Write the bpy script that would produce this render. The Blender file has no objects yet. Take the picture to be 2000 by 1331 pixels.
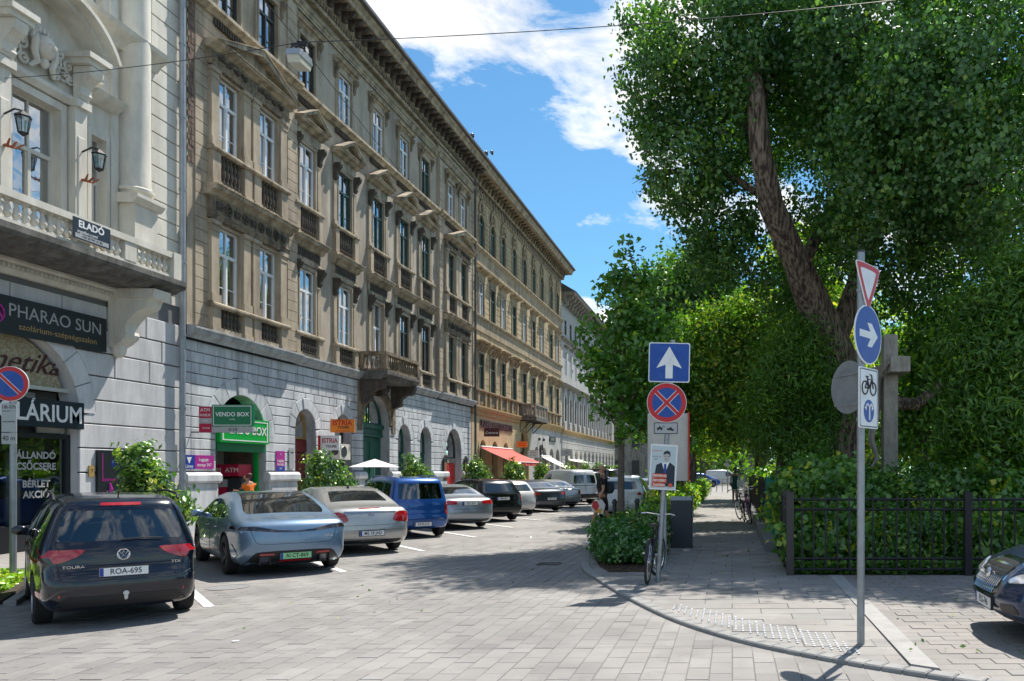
import bpy, bmesh, math, random
import numpy as np
from mathutils import Vector, Matrix, geometry
from mathutils.bvhtree import BVHTree
R = math.radians
PI = math.pi
random.seed(7); rng = np.random.default_rng(11)
SC = bpy.context.scene; COL = SC.collection

# ---------------------------------------------------------------- camera, sky, sun, exposure
F = 1550.0; HX = 1430.0; HY = 919.0; CH = 1.8; D = 14.9
cam = bpy.data.cameras.new('camera'); camo = bpy.data.objects.new('camera', cam); COL.objects.link(camo)
camo.location = (0, 0, CH); camo.rotation_euler = (R(90), 0, 0)
cam.sensor_width = 36; cam.lens = 36*F/2000; cam.shift_x = 0.5-HX/2000; cam.shift_y = (HY-665.5)/2000
cam.clip_start = .1; cam.clip_end = 2000
SC.camera = camo
SUN_AZ = 24.0; SUN_EL = 60.0      # azimuth from +Y towards +X
SC.view_settings.view_transform = 'Standard'; SC.view_settings.look = 'None'
SC.view_settings.exposure = 1.56; SC.view_settings.gamma = 1; SC.view_settings.use_curve_mapping = False
SC.render.engine = 'CYCLES'; SC.cycles.use_denoising = True
SC.cycles.max_bounces = 7; SC.cycles.transparent_max_bounces = 12; SC.cycles.diffuse_bounces = 3
SC.cycles.glossy_bounces = 3; SC.cycles.transmission_bounces = 3
SC.cycles.caustics_reflective = False; SC.cycles.caustics_refractive = False

def nd(nt, t, **kw):
    n = nt.nodes.new(t)
    for k, v in kw.items():
        if k.startswith('i_'):
            key = k[2:]
            key = int(key) if key.isdigit() else key
            n.inputs[key].default_value = v
        else: setattr(n, k, v)
    return n
def mth(nt, op, a, b=None, c=None, clamp=False):
    n = nt.nodes.new('ShaderNodeMath'); n.operation = op; n.use_clamp = clamp
    for i, v in enumerate((a, b, c)):
        if v is None: continue
        if isinstance(v, (int, float)): n.inputs[i].default_value = v
        else: nt.links.new(v, n.inputs[i])
    return n.outputs[0]
def mixc(nt, f, a, b, mode='MIX'):
    n = nt.nodes.new('ShaderNodeMix'); n.data_type = 'RGBA'; n.blend_type = mode
    for s, v in ((n.inputs[0], f), (n.inputs[6], a), (n.inputs[7], b)):
        if isinstance(v, (int, float)): s.default_value = v
        elif isinstance(v, (tuple, list)): s.default_value = (*v[:3], 1)
        else: nt.links.new(v, s)
    return n.outputs[2]
def ramp(nt, fac, stops):
    n = nt.nodes.new('ShaderNodeValToRGB'); e = n.color_ramp.elements
    while len(e) < len(stops): e.new(.5)
    for k, (p, c) in enumerate(stops):
        e[k].position = p; e[k].color = (c, c, c, 1) if isinstance(c, (int, float)) else (*c, 1)
    nt.links.new(fac, n.inputs[0]); return n.outputs[0]

def make_world():
    w = bpy.data.worlds.new('World'); SC.world = w; w.use_nodes = True; nt = w.node_tree; nt.nodes.clear()
    out = nd(nt, 'ShaderNodeOutputWorld'); bg = nd(nt, 'ShaderNodeBackground'); bg.inputs[1].default_value = .15
    sky = nd(nt, 'ShaderNodeTexSky', sky_type='NISHITA', sun_disc=False)
    sky.sun_elevation = R(SUN_EL); sky.sun_rotation = R(SUN_AZ); sky.air_density = 1.0; sky.dust_density = .25; sky.ozone_density = 2.2
    tc = nd(nt, 'ShaderNodeTexCoord'); sep = nd(nt, 'ShaderNodeSeparateXYZ'); nt.links.new(tc.outputs['Generated'], sep.inputs[0])
    z = mth(nt, 'MAXIMUM', sep.outputs[2], .04); zz = mth(nt, 'ADD', z, .12)
    px = mth(nt, 'DIVIDE', sep.outputs[0], zz); py = mth(nt, 'DIVIDE', sep.outputs[1], zz)
    cmb = nd(nt, 'ShaderNodeCombineXYZ'); nt.links.new(px, cmb.inputs[0]); nt.links.new(py, cmb.inputs[1]); cmb.inputs[2].default_value = 3.3
    def noise(vec, scale, detail, rough, dist=0):
        n = nd(nt, 'ShaderNodeTexNoise'); n.inputs['Scale'].default_value = scale; n.inputs['Detail'].default_value = detail
        n.inputs['Roughness'].default_value = rough; n.inputs['Distortion'].default_value = dist
        nt.links.new(vec, n.inputs['Vector']); return n.outputs[0]
    n1 = noise(cmb.outputs[0], 5.2, 11, .62, .3)
    n2 = noise(cmb.outputs[0], 1.3, 3, .5)
    d = mth(nt, 'ADD', mth(nt, 'MULTIPLY', n1, .8), mth(nt, 'MULTIPLY', n2, .42))
    # cumulus banks lying in the cloud layer (x, y in layer units, radius, weight)
    for cx, cy, r, wt in ((-.44, 1.42, .18, .08), (-.25, 1.62, .15, .17), (-.17, 1.90, .1, .2), (-.66, 1.72, .2, -.3), (-.5, 1.95, .17, -.3), (-.43, 2.3, .12, .12), (-.18, 2.18, .13, .24), (-.60, 1.38, .08, .14), (-.33, 2.0, .08, -.2), (-.6, 2.5, .3, -.2), (-.32, 2.42, .1, -.12)):
        ex = mth(nt, 'SUBTRACT', px, cx); ey = mth(nt, 'SUBTRACT', py, cy)
        q = mth(nt, 'ADD', mth(nt, 'MULTIPLY', ex, ex), mth(nt, 'MULTIPLY', ey, ey))
        g = mth(nt, 'EXPONENT', mth(nt, 'MULTIPLY', q, -1/(r*r)))
        d = mth(nt, 'ADD', d, mth(nt, 'MULTIPLY', g, wt))
    mask = ramp(nt, d, [(.58, 0.0), (.64, .42), (.75, 1.0)])
    off = nd(nt, 'ShaderNodeVectorMath', operation='ADD'); nt.links.new(cmb.outputs[0], off.inputs[0]); off.inputs[1].default_value = (.05, .13, 0)
    n3 = noise(off.outputs[0], 2.6, 6, .6, .2)
    shade = ramp(nt, mth(nt, 'ADD', n3, mth(nt, 'MULTIPLY', d, -.35)), [(.12, .45), (.36, 1.0)])
    ccol = mixc(nt, shade, (1.3, 1.4, 1.58), (2.95, 2.92, 2.87))
    tint = mixc(nt, 1.0, sky.outputs[0], (.20, .325, .36), 'MULTIPLY')
    c = mixc(nt, mask, tint, ccol)
    nt.links.new(c, bg.inputs[0]); nt.links.new(bg.outputs[0], out.inputs[0])
make_world()
sund = bpy.data.lights.new('sun', 'SUN'); sund.energy = 2.6; sund.angle = R(.5); sund.color = (1, .94, .85)
suno = bpy.data.objects.new('sun', sund); COL.objects.link(suno)
sdir = Vector((math.sin(R(SUN_AZ))*math.cos(R(SUN_EL)), math.cos(R(SUN_AZ))*math.cos(R(SUN_EL)), math.sin(R(SUN_EL))))
suno.location = sdir*50; suno.rotation_euler = sdir.to_track_quat('Z', 'Y').to_euler()

# ---------------------------------------------------------------- measuring from the photograph
def fy(x, p=0.): return (D-p)*F/(HX-x)                       # distance along a facade that stands p metres proud
def fz(x, y, p=0.): return CH+(D-p)*(HY-y)/(HX-x)
def gp(x, y): k = CH/(y-HY); return ((x-HX)*k, F*k)          # point on the ground

# ---------------------------------------------------------------- materials
M = {}
def princ(name, col, rough=.6, metal=0., spec=.5, coat=0., emis=None, alpha=None):
    m = bpy.data.materials.new(name); m.use_nodes = True; nt = m.node_tree; b = nt.nodes['Principled BSDF']
    b.inputs['Base Color'].default_value = (*col, 1); b.inputs['Roughness'].default_value = rough; b.inputs['Metallic'].default_value = metal
    b.inputs['Specular IOR Level'].default_value = spec; b.inputs['Coat Weight'].default_value = coat; b.inputs['Coat Roughness'].default_value = .03
    M[name] = m; return m
def vary(name, col, col2, scale=3, rough=.7, bump=.0, bscale=40, metal=0, stain=None, stretch=(1,1,1), spec=.4, objrand=0., coat=0., lo=.35, hi=.65):
    """two-tone noise colour, optional dark stains, fine relief"""
    m = princ(name, col, rough, metal, spec, coat); nt = m.node_tree; b = nt.nodes['Principled BSDF']
    geo = nd(nt, 'ShaderNodeNewGeometry'); mp = nd(nt, 'ShaderNodeMapping'); mp.inputs['Scale'].default_value = stretch
    nt.links.new(geo.outputs['Position'], mp.inputs[0])
    n = nd(nt, 'ShaderNodeTexNoise'); n.inputs['Scale'].default_value = scale; n.inputs['Detail'].default_value = 6; n.inputs['Roughness'].default_value = .6
    nt.links.new(mp.outputs[0], n.inputs['Vector'])
    c = mixc(nt, ramp(nt, n.outputs[0], [(lo, 0.), (hi, 1.)]), col, col2)
    if stain:
        n2 = nd(nt, 'ShaderNodeTexNoise'); n2.inputs['Scale'].default_value = scale*.6; n2.inputs['Detail'].default_value = 8; n2.inputs['Roughness'].default_value = .7
        mp2 = nd(nt, 'ShaderNodeMapping'); mp2.inputs['Scale'].default_value = (1.6, 1.6, .35); mp2.inputs['Location'].default_value = (9, 4, 2)
        nt.links.new(geo.outputs['Position'], mp2.inputs[0]); nt.links.new(mp2.outputs[0], n2.inputs['Vector'])
        c = mixc(nt, ramp(nt, n2.outputs[0], [(.43, 0.), (.64, stain[1])]), c, stain[0])
    if objrand:
        oi = nd(nt, 'ShaderNodeObjectInfo'); k = mth(nt, 'ADD', mth(nt, 'MULTIPLY', oi.outputs['Random'], objrand*2), 1-objrand)
        kk = nd(nt, 'ShaderNodeCombineXYZ'); [nt.links.new(k, kk.inputs[i]) for i in range(3)]
        c = mixc(nt, 1., c, kk.outputs[0], 'MULTIPLY')
    nt.links.new(c, b.inputs['Base Color'])
    if bump:
        n3 = nd(nt, 'ShaderNodeTexNoise'); n3.inputs['Scale'].default_value = bscale; n3.inputs['Detail'].default_value = 5
        nt.links.new(geo.outputs['Position'], n3.inputs['Vector'])
        bp = nd(nt, 'ShaderNodeBump'); bp.inputs['Strength'].default_value = bump; bp.inputs['Distance'].default_value = .02
        nt.links.new(n3.outputs[0], bp.inputs['Height']); nt.links.new(bp.outputs[0], b.inputs['Normal'])
    return m

def glass(name, tint=(.75, .85, .9), refl=.25, rough=.02, dark=.0):
    m = bpy.data.materials.new(name); m.use_nodes = True; nt = m.node_tree; nt.nodes.clear(); M[name] = m
    out = nd(nt, 'ShaderNodeOutputMaterial'); g = nd(nt, 'ShaderNodeBsdfGlossy'); g.inputs['Roughness'].default_value = rough; g.inputs['Color'].default_value = (.95, .98, 1, 1)
    t = nd(nt, 'ShaderNodeBsdfTransparent'); t.inputs[0].default_value = (*tint, 1)
    fr = nd(nt, 'ShaderNodeFresnel'); fr.inputs[0].default_value = 1.5
    geo = nd(nt, 'ShaderNodeNewGeometry'); n = nd(nt, 'ShaderNodeTexNoise'); n.inputs['Scale'].default_value = 1.3; nt.links.new(geo.outputs['Position'], n.inputs['Vector'])
    bp = nd(nt, 'ShaderNodeBump'); bp.inputs['Strength'].default_value = .12; bp.inputs['Distance'].default_value = .05; nt.links.new(n.outputs[0], bp.inputs['Height']); nt.links.new(bp.outputs[0], g.inputs['Normal'])
    f = mth(nt, 'ADD', mth(nt, 'MULTIPLY', fr.outputs[0], 1-refl), refl, clamp=True)
    mx = nd(nt, 'ShaderNodeMixShader'); nt.links.new(f, mx.inputs[0]); nt.links.new(t.outputs[0], mx.inputs[1]); nt.links.new(g.outputs[0], mx.inputs[2])
    nt.links.new(mx.outputs[0], out.inputs[0]); return m

def leafmat(name, stops, trans=.35, gloss=.12, rough=.4):
    """leaf tone comes from a per-leaf attribute"""
    m = bpy.data.materials.new(name); m.use_nodes = True; nt = m.node_tree; nt.nodes.clear(); M[name] = m
    out = nd(nt, 'ShaderNodeOutputMaterial'); at = nd(nt, 'ShaderNodeAttribute', attribute_name='tone')
    c = ramp(nt, at.outputs['Fac'], stops)
    df = nd(nt, 'ShaderNodeBsdfDiffuse'); tr = nd(nt, 'ShaderNodeBsdfTranslucent'); gl = nd(nt, 'ShaderNodeBsdfGlossy'); gl.inputs['Roughness'].default_value = rough
    nt.links.new(c, df.inputs[0]); nt.links.new(mixc(nt, 1., c, (1.25, 1.35, .55), 'MULTIPLY'), tr.inputs[0])
    m1 = nd(nt, 'ShaderNodeMixShader'); m1.inputs[0].default_value = trans; nt.links.new(df.outputs[0], m1.inputs[1]); nt.links.new(tr.outputs[0], m1.inputs[2])
    m2 = nd(nt, 'ShaderNodeMixShader'); m2.inputs[0].default_value = gloss*.8; nt.links.new(m1.outputs[0], m2.inputs[1]); nt.links.new(gl.outputs[0], m2.inputs[2])
    gl.inputs[0].default_value = (.5, .62, .45, 1)
    nt.links.new(m2.outputs[0], out.inputs[0]); return m

# ---------------------------------------------------------------- objects
W = {}                                                       # world matrix of everything built, for parenting
def link(o, parent=None, mw=None):
    mw = mw or Matrix()
    COL.objects.link(o)
    if parent:
        o.parent = parent; o.matrix_basis = W[parent.name].inverted() @ mw
    else: o.matrix_basis = mw
    W[o.name] = mw; return o
def tag(o, label=None, cat=None, group=None, kind=None):
    if label: o['label'] = label
    if cat: o['category'] = cat
    if group: o['group'] = group
    if kind: o['kind'] = kind
    return o
def thing(name, label, cat, loc=(0, 0, 0), rz=0., group=None, scale=1.):
    o = bpy.data.objects.new(name, None); o.empty_display_size = .2
    link(o, None, Matrix.Translation(loc) @ Matrix.Rotation(rz, 4, 'Z') @ Matrix.Diagonal((scale, scale, scale, 1)))
    return tag(o, label, cat, group)
def meshobj(name, me, parent=None, mw=None, local=False):
    o = bpy.data.objects.new(name, me)
    if local and parent: mw = W[parent.name] @ (mw or Matrix())
    return link(o, parent, mw)
def T(x=0, y=0, z=0): return Matrix.Translation((x, y, z))
def RX(a): return Matrix.Rotation(R(a), 4, 'X')
def RY(a): return Matrix.Rotation(R(a), 4, 'Y')
def RZ(a): return Matrix.Rotation(R(a), 4, 'Z')
def copy_tree(o, mw, parent=None):
    """a copy of a thing and of its parts, placed by world matrix"""
    c = o.copy(); COL.objects.link(c); rel = W[o.name].inverted()
    if parent is None: c.matrix_basis = mw
    else: c.parent = parent
    W[c.name] = mw
    for ch in [x for x in KIDS.get(o.name, [])]:
        copy_tree(ch, mw @ rel @ W[ch.name], c)
    return c
KIDS = {}
def kids_index():
    KIDS.clear()
    for o in COL.objects:
        if o.parent: KIDS.setdefault(o.parent.name, []).append(o)

class MB:
    """collects simple shapes and links them as one mesh"""
    def __init__(s): s.v = []; s.f = []; s.m = []; s.mi = 0
    def add(s, vs, fs, mat=None):
        k = len(s.v); s.v += [tuple(v) for v in vs]; s.f += [tuple(i+k for i in f) for f in fs]; s.m += [s.mi]*len(fs); return s
    def box(s, x0, x1, y0, y1, z0, z1, mtx=None):
        vs = [(x, y, z) for z in (z0, z1) for y in (y0, y1) for x in (x0, x1)]
        if mtx: vs = [mtx @ Vector(v) for v in vs]
        return s.add(vs, [(0, 2, 3, 1), (4, 5, 7, 6), (0, 1, 5, 4), (2, 6, 7, 3), (0, 4, 6, 2), (1, 3, 7, 5)])
    def cbox(s, cx, cy, cz, sx, sy, sz, mtx=None): return s.box(cx-sx/2, cx+sx/2, cy-sy/2, cy+sy/2, cz-sz/2, cz+sz/2, mtx)
    def prism(s, poly, a, b, ax='x', ch=0., mtx=None):
        """polygon extruded along an axis from a (back) to b (front); ch chamfers the front edge"""
        n = len(poly)
        if sum(poly[i][0]*poly[(i+1) % n][1]-poly[(i+1) % n][0]*poly[i][1] for i in range(n)) < 0: poly = poly[::-1]
        def pt(p, t): return {'x': (t, p[0], p[1]), 'y': (p[0], t, p[1]), 'z': (p[0], p[1], t)}[ax]
        rings = [[pt(p, a) for p in poly]]
        if ch:
            sg = 1 if b > a else -1
            rings.append([pt(p, b-sg*ch) for p in poly])
            ins = []
            for i in range(n):
                p0, p1, p2 = Vector(poly[i-1]), Vector(poly[i]), Vector(poly[(i+1) % n])
                d1 = (p1-p0).normalized(); d2 = (p2-p1).normalized(); n1 = Vector((-d1.y, d1.x)); n2 = Vector((-d2.y, d2.x)); nn = (n1+n2)
                k = nn.length_squared; nn = nn*(2/k) if k > .3 else n1
                ins.append(p1+nn*ch)
            rings.append([pt(p, b) for p in ins])
        else: rings.append([pt(p, b) for p in poly])
        vs = [v for r in rings for v in r]
        fs = [tuple(range(n))[::-1], tuple(range((len(rings)-1)*n, len(rings)*n))]
        for k in range(len(rings)-1):
            for i in range(n):
                j = (i+1) % n; fs.append((k*n+i, k*n+j, (k+1)*n+j, (k+1)*n+i))
        flip = (ax == 'y') != (b < a)
        if flip: fs = [f[::-1] for f in fs]
        if mtx: vs = [mtx @ Vector(v) for v in vs]
        return s.add(vs, fs)
    def lathe(s, prof, n=12, mtx=None, a0=0, a1=2*PI):
        """profile of (r, z) turned about z"""
        full = abs(a1-a0-2*PI) < 1e-6; m = n if full else n+1; vs = []
        for r, z in prof:
            for k in range(m):
                a = a0+(a1-a0)*k/n; vs.append((r*math.cos(a), r*math.sin(a), z))
        if mtx: vs = [mtx @ Vector(v) for v in vs]
        fs = []
        for i in range(len(prof)-1):
            for k in range(n):
                j = (k+1) % m; fs.append((i*m+k, i*m+j, (i+1)*m+j, (i+1)*m+k))
        if full:
            fs.append(tuple(range(m))[::-1]); fs.append(tuple(range((len(prof)-1)*m, len(prof)*m)))
        return s.add(vs, fs)
    def cyl(s, r, z0, z1, n=12, mtx=None): return s.lathe([(r, z0), (r, z1)], n, mtx)
    def tube(s, pts, r, n=8, caps=True):
        pts = [Vector(p) for p in pts]; rr = r if isinstance(r, (list, tuple)) else [r]*len(pts); vs = []; up = None
        for i, p in enumerate(pts):
            d = (pts[min(i+1, len(pts)-1)]-pts[max(i-1, 0)]).normalized()
            if up is None: up = Vector((0, 0, 1)) if abs(d.z) < .9 else Vector((1, 0, 0))
            a = d.cross(up)
            if a.length < 1e-4: a = d.cross(Vector((0, 1, 0)))
            a.normalize(); b = a.cross(d).normalized(); up = b
            for k in range(n):
                t = 2*PI*k/n; vs.append(p+a*math.cos(t)*rr[i]+b*math.sin(t)*rr[i])
        fs = [(i*n+k, i*n+(k+1) % n, (i+1)*n+(k+1) % n, (i+1)*n+k) for i in range(len(pts)-1) for k in range(n)]
        if caps: fs += [tuple(range(n))[::-1], tuple(range((len(pts)-1)*n, len(pts)*n))]
        return s.add(vs, fs)
    def torus(s, R0, r, n=20, m=6, mtx=None, a0=0, a1=2*PI):
        pts = []; vs = []; full = abs(a1-a0-2*PI) < 1e-6; c = n if full else n+1
        for i in range(c):
            a = a0+(a1-a0)*i/n
            for k in range(m):
                b = 2*PI*k/m; q = R0+r*math.cos(b); vs.append((q*math.cos(a), q*math.sin(a), r*math.sin(b)))
        if mtx: vs = [mtx @ Vector(v) for v in vs]
        return s.add(vs, [(i*m+k, ((i+1) % c)*m+k, ((i+1) % c)*m+(k+1) % m, i*m+(k+1) % m) for i in range(n) for k in range(m)])
    def sphere(s, r, mtx=None, n=10, m=6, sz=1.):
        return s.lathe([(max(r*math.sin(PI*i/m), 1e-3), -r*sz*math.cos(PI*i/m)) for i in range(m+1)], n, mtx)
    def mesh(s, name, mats, smooth=False):
        me = bpy.data.meshes.new(name); me.from_pydata(s.v, [], s.f)
        for m in (mats if isinstance(mats, (list, tuple)) else [mats]): me.materials.append(M[m] if isinstance(m, str) else m)
        if any(s.m): me.polygons.foreach_set('material_index', s.m)
        if smooth:
            me.polygons.foreach_set('use_smooth', [True]*len(me.polygons))
            if smooth != 'all': me.set_sharp_from_angle(angle=R(35))
        me.update(); return me
    def build(s, name, mats, parent=None, smooth=False, local=False, mw=None):
        return meshobj(name, s.mesh(name, mats, smooth), parent, mw, local)

def tess(outer, holes):
    """flat polygon with holes -> triangles (2D points, tris)"""
    polys = [[Vector((p[0], p[1], 0)) for p in outer]]+[[Vector((p[0], p[1], 0)) for p in h] for h in holes]
    tris = geometry.tessellate_polygon(polys); pts = [p for q in polys for p in q]
    return pts, tris
def wallpanel(mb, outer, holes, xb, xf):
    """wall in the (y,z) plane facing +x, with openings and their reveals"""
    pts, tris = tess(outer, holes); n = len(pts)
    vs = [(xf, p.x, p.y) for p in pts]+[(xb, p.x, p.y) for p in pts]; fs = []
    for t in tris:
        a, b, c = (pts[i] for i in t)
        t = t if (b-a).cross(c-a).z > 0 else t[::-1]
        fs.append(tuple(t)); fs.append(tuple(i+n for i in t[::-1]))
    k = 0
    for q, lp in enumerate([outer]+holes):
        m = len(lp); ar = sum(lp[i][0]*lp[(i+1) % m][1]-lp[(i+1) % m][0]*lp[i][1] for i in range(m))
        for i in range(m):
            j = (i+1) % m; f = (k+i, k+j, k+j+n, k+i+n)
            out = (ar > 0) == (q == 0)
            fs.append(f[::-1] if out else f)
        k += m
    mb.add(vs, fs)
def archpoly(cy, z0, zc, r, n=14, ell=1.):
    return [(cy-r, z0)]+[(cy-r*math.cos(PI*i/n), zc+r*ell*math.sin(PI*i/n)) for i in range(n+1)]+[(cy+r, z0)]
def rectpoly(y0, y1, z0, z1): return [(y0, z0), (y1, z0), (y1, z1), (y0, z1)]

_fonts = {}
def text(body, size, mat, parent, mw, name='lettering', depth=.004, align='CENTER', sx=1., shear=0., weight=0., world=True):
    cu = bpy.data.curves.new('t', 'FONT'); cu.body = body; cu.size = size; cu.extrude = depth; cu.align_x = align; cu.align_y = 'CENTER'; cu.shear = shear
    cu.offset = weight; cu.resolution_u = 3
    o = bpy.data.objects.new('t', cu); COL.objects.link(o)
    me = bpy.data.meshes.new_from_object(o.evaluated_get(bpy.context.evaluated_depsgraph_get()))
    bpy.data.objects.remove(o); bpy.data.curves.remove(cu)
    if sx != 1.: me.transform(Matrix.Diagonal((sx, 1, 1, 1)))
    me.materials.clear(); me.materials.append(M[mat])
    return meshobj(name, me, parent, mw, local=not world)
# lettering frames: text lies in local xy, facing local +z
FACE_Y = Matrix(((1, 0, 0, 0), (0, 0, -1, 0), (0, 1, 0, 0), (0, 0, 0, 1)))       # read from -Y (the camera side)
FACE_X = Matrix(((0, 0, 1, 0), (1, 0, 0, 0), (0, 1, 0, 0), (0, 0, 0, 1)))        # read from +X (the street side)
# ---------------------------------------------------------------- palette
vary('stucco_tan', (.50, .415, .305), (.41, .335, .245), 1.6, .85, .25, 60, stain=((.15, .12, .095), .65))
vary('stucco_plain', (.49, .42, .335), (.42, .36, .285), 1.2, .85, .15, 50, stain=((.2, .165, .135), .75))
vary('ornament_brown', (.33, .26, .175), (.2, .16, .115), 5, .85, .4, 70, stain=((.06, .05, .042), .85))
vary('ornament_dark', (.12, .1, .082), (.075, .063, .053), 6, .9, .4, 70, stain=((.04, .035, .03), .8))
vary('cornice_tan', (.52, .44, .32), (.36, .3, .22), 3, .85, .3, 60, stain=((.1, .08, .06), .8))
vary('paint_blue', (.66, .675, .70), (.58, .60, .63), 2.2, .8, .12, 60, stain=((.24, .25, .28), .6), objrand=.05)
vary('paint_joint', (.17, .18, .2), (.2, .21, .225), 4, .9)
vary('ledge_blue', (.5, .52, .55), (.42, .435, .46), 3, .8, .15, 60, stain=((.2, .19, .18), .7))
vary('stucco_yellow', (.54, .42, .245), (.45, .345, .2), 1.8, .85, .2, 60, stain=((.17, .135, .1), .7))
vary('yellow_trim', (.5, .39, .25), (.37, .29, .19), 4, .85, .3, 60, stain=((.12, .095, .07), .8))
vary('shop_cream', (.56, .45, .26), (.5, .39, .22), 2, .8, .1, 60, stain=((.32, .25, .15), .4))
vary('ledge_orange', (.5, .34, .15), (.42, .29, .13), 3, .8, stain=((.25, .18, .1), .5))
vary('stone_grey', (.37, .335, .28), (.24, .22, .185), 3.5, .85, .35, 60, stain=((.11, .1, .09), .75))
vary('stone_pale', (.5, .49, .46), (.42, .41, .39), 2, .85, .2, 60, stain=((.28, .27, .26), .5))
vary('villa_white', (.74, .71, .63), (.67, .64, .56), 1.8, .75, .08, 50, stain=((.36, .33, .29), .45))
vary('villa_grey', (.64, .645, .66), (.58, .585, .60), 2, .75, .08, 50, stain=((.31, .31, .33), .5))
vary('villa_groove', (.17, .17, .175), (.2, .2, .2), 3, .9)
vary('slab_dirty', (.2, .19, .175), (.1, .095, .09), 4, .85, .3, 50, stain=((.05, .047, .044), .8))
vary('brick_worn', (.24, .15, .11), (.15, .105, .085), 8, .9, .5, 40, stain=((.09, .075, .065), .8), objrand=.2)
vary('roof_tin', (.075, .075, .08), (.11, .11, .115), 3, .55, metal=.3)
vary('zinc', (.36, .39, .43), (.28, .31, .345), 3, .5, metal=.4)
princ('window_white', (.78, .79, .8), .45); princ('window_cream', (.6, .58, .52), .5); princ('window_green', (.025, .075, .065), .45)
princ('window_dark', (.035, .04, .04), .5)
glass('pane_glass', (.88, .93, .96), .4); glass('pane_clear', (.6, .66, .68), .12)
vary('curtain', (.8, .83, .86), (.6, .65, .72), 9, .9, stretch=(1, 3, .15))
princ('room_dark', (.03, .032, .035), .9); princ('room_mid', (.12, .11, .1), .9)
vary('door_green', (.012, .10, .075), (.009, .078, .06), 5, .5)
princ('door_red', (.16, .018, .02), .5); princ('door_brown', (.07, .04, .028), .5)
vary('pale_concrete', (.35, .345, .335), (.3, .295, .287), 6, .85, .1, 80)
vary('kerb_stone', (.29, .288, .282), (.235, .235, .232), 7, .8, .25, 90, objrand=.06)
vary('granite', (.25, .25, .255), (.19, .19, .195), 30, .8, .2, 90)
princ('white_paint', (.66, .66, .64), .6); princ('white', (.8, .8, .8), .5); vary('sign_white', (.8, .81, .82), (.66, .67, .68), 7, .4, lo=.45, hi=.75); princ('black', (.012, .012, .013), .45)
vary('sign_blue', (.008, .06, .33), (.02, .08, .34), 9, .4); vary('sign_red', (.55, .012, .02), (.48, .03, .035), 9, .4); princ('sign_grey', (.38, .39, .4), .45)
vary('galvanised', (.33, .35, .37), (.27, .285, .3), 8, .42, metal=.65)
vary('iron', (.022, .022, .026), (.035, .033, .036), 20, .5, metal=.3)
princ('iron_brown', (.05, .04, .038), .5); princ('mesh_green', (.01, .22, .17), .5)
princ('anthracite', (.028, .032, .042), .4)
princ('fascia_dark', (.012, .016, .022), .4); princ('fascia_navy', (.012, .022, .036), .35); princ('gold', (.4, .26, .1), .4)
princ('green_sign', (.004, .17, .075), .35); princ('green_bright', (.0, .37, .05), .35); princ('magenta_red', (.42, .005, .05), .35)
princ('purple', (.4, .02, .26), .4); princ('blue_sign', (.01, .04, .3), .4); princ('orange', (.75, .22, .02), .4); princ('istria_red', (.5, .02, .02), .4)
princ('red_cloth', (.62, .08, .06), .8); princ('cream_cloth', (.7, .66, .58), .9); princ('maroon', (.06, .012, .02), .5)
vary('bark', (.25, .185, .14), (.05, .037, .03), 13, .95, 1., 16, stretch=(1, 1, .13), lo=.42, hi=.58)
vary('bark_smooth', (.17, .13, .1), (.1, .08, .062), 14, .9, .4, 30)
vary('twig', (.09, .065, .045), (.06, .045, .035), 14, .9)
vary('mulch', (.11, .065, .042), (.045, .03, .022), 35, .95, .9, 60)
vary('soil', (.06, .048, .036), (.035, .028, .022), 10, .95, .6, 30)
leafmat('leaf_poplar', [(0, (0.030, 0.087, 0.027)), (.45, (0.064, 0.179, 0.038)), (.8, (0.148, 0.295, 0.042)), (1, (0.292, 0.421, 0.048))], .5, .15)
leafmat('leaf_maple', [(0, (0.043, 0.126, 0.022)), (.5, (0.097, 0.250, 0.033)), (.85, (0.208, 0.399, 0.035)), (1, (0.484, 0.623, 0.048))], .5, .12)
leafmat('leaf_hornbeam', [(0, (0.042, 0.110, 0.017)), (.5, (0.098, 0.225, 0.026)), (.85, (0.189, 0.354, 0.032)), (1, (0.382, 0.560, 0.043))], .5, .1)
leafmat('leaf_shrub', [(0, (0.048, 0.137, 0.029)), (.5, (0.122, 0.286, 0.042)), (.8, (0.243, 0.450, 0.048)), (.95, (0.695, 0.623, 0.048)), (1, (0.696, 0.623, 0.035))], .5, .14)
leafmat('leaf_laurel', [(0, (0.039, 0.116, 0.035)), (.45, (0.098, 0.214, 0.049)), (.75, (0.232, 0.388, 0.057)), (1, (0.581, 0.524, 0.098))], .5, .2, .3)
leafmat('leaf_rose', [(0, (0.032, 0.125, 0.033)), (.5, (0.075, 0.231, 0.042)), (.9, (0.150, 0.356, 0.048)), (1, (0.341, 0.502, 0.048))], .5, .18, .35)
leafmat('leaf_golden', [(0, (.05, .15, .02)), (.45, (.13, .28, .03)), (.8, (.34, .42, .035)), (1, (.62, .5, .04))], .5, .1)
leafmat('leaf_yellowgreen', [(0, (0.074, 0.217, 0.029)), (.4, (0.252, 0.485, 0.049)), (.8, (0.620, 0.600, 0.057)), (1, (0.620, 0.600, 0.098))], .5, .12)
princ('petal', (.8, .8, .78), .6)
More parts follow.
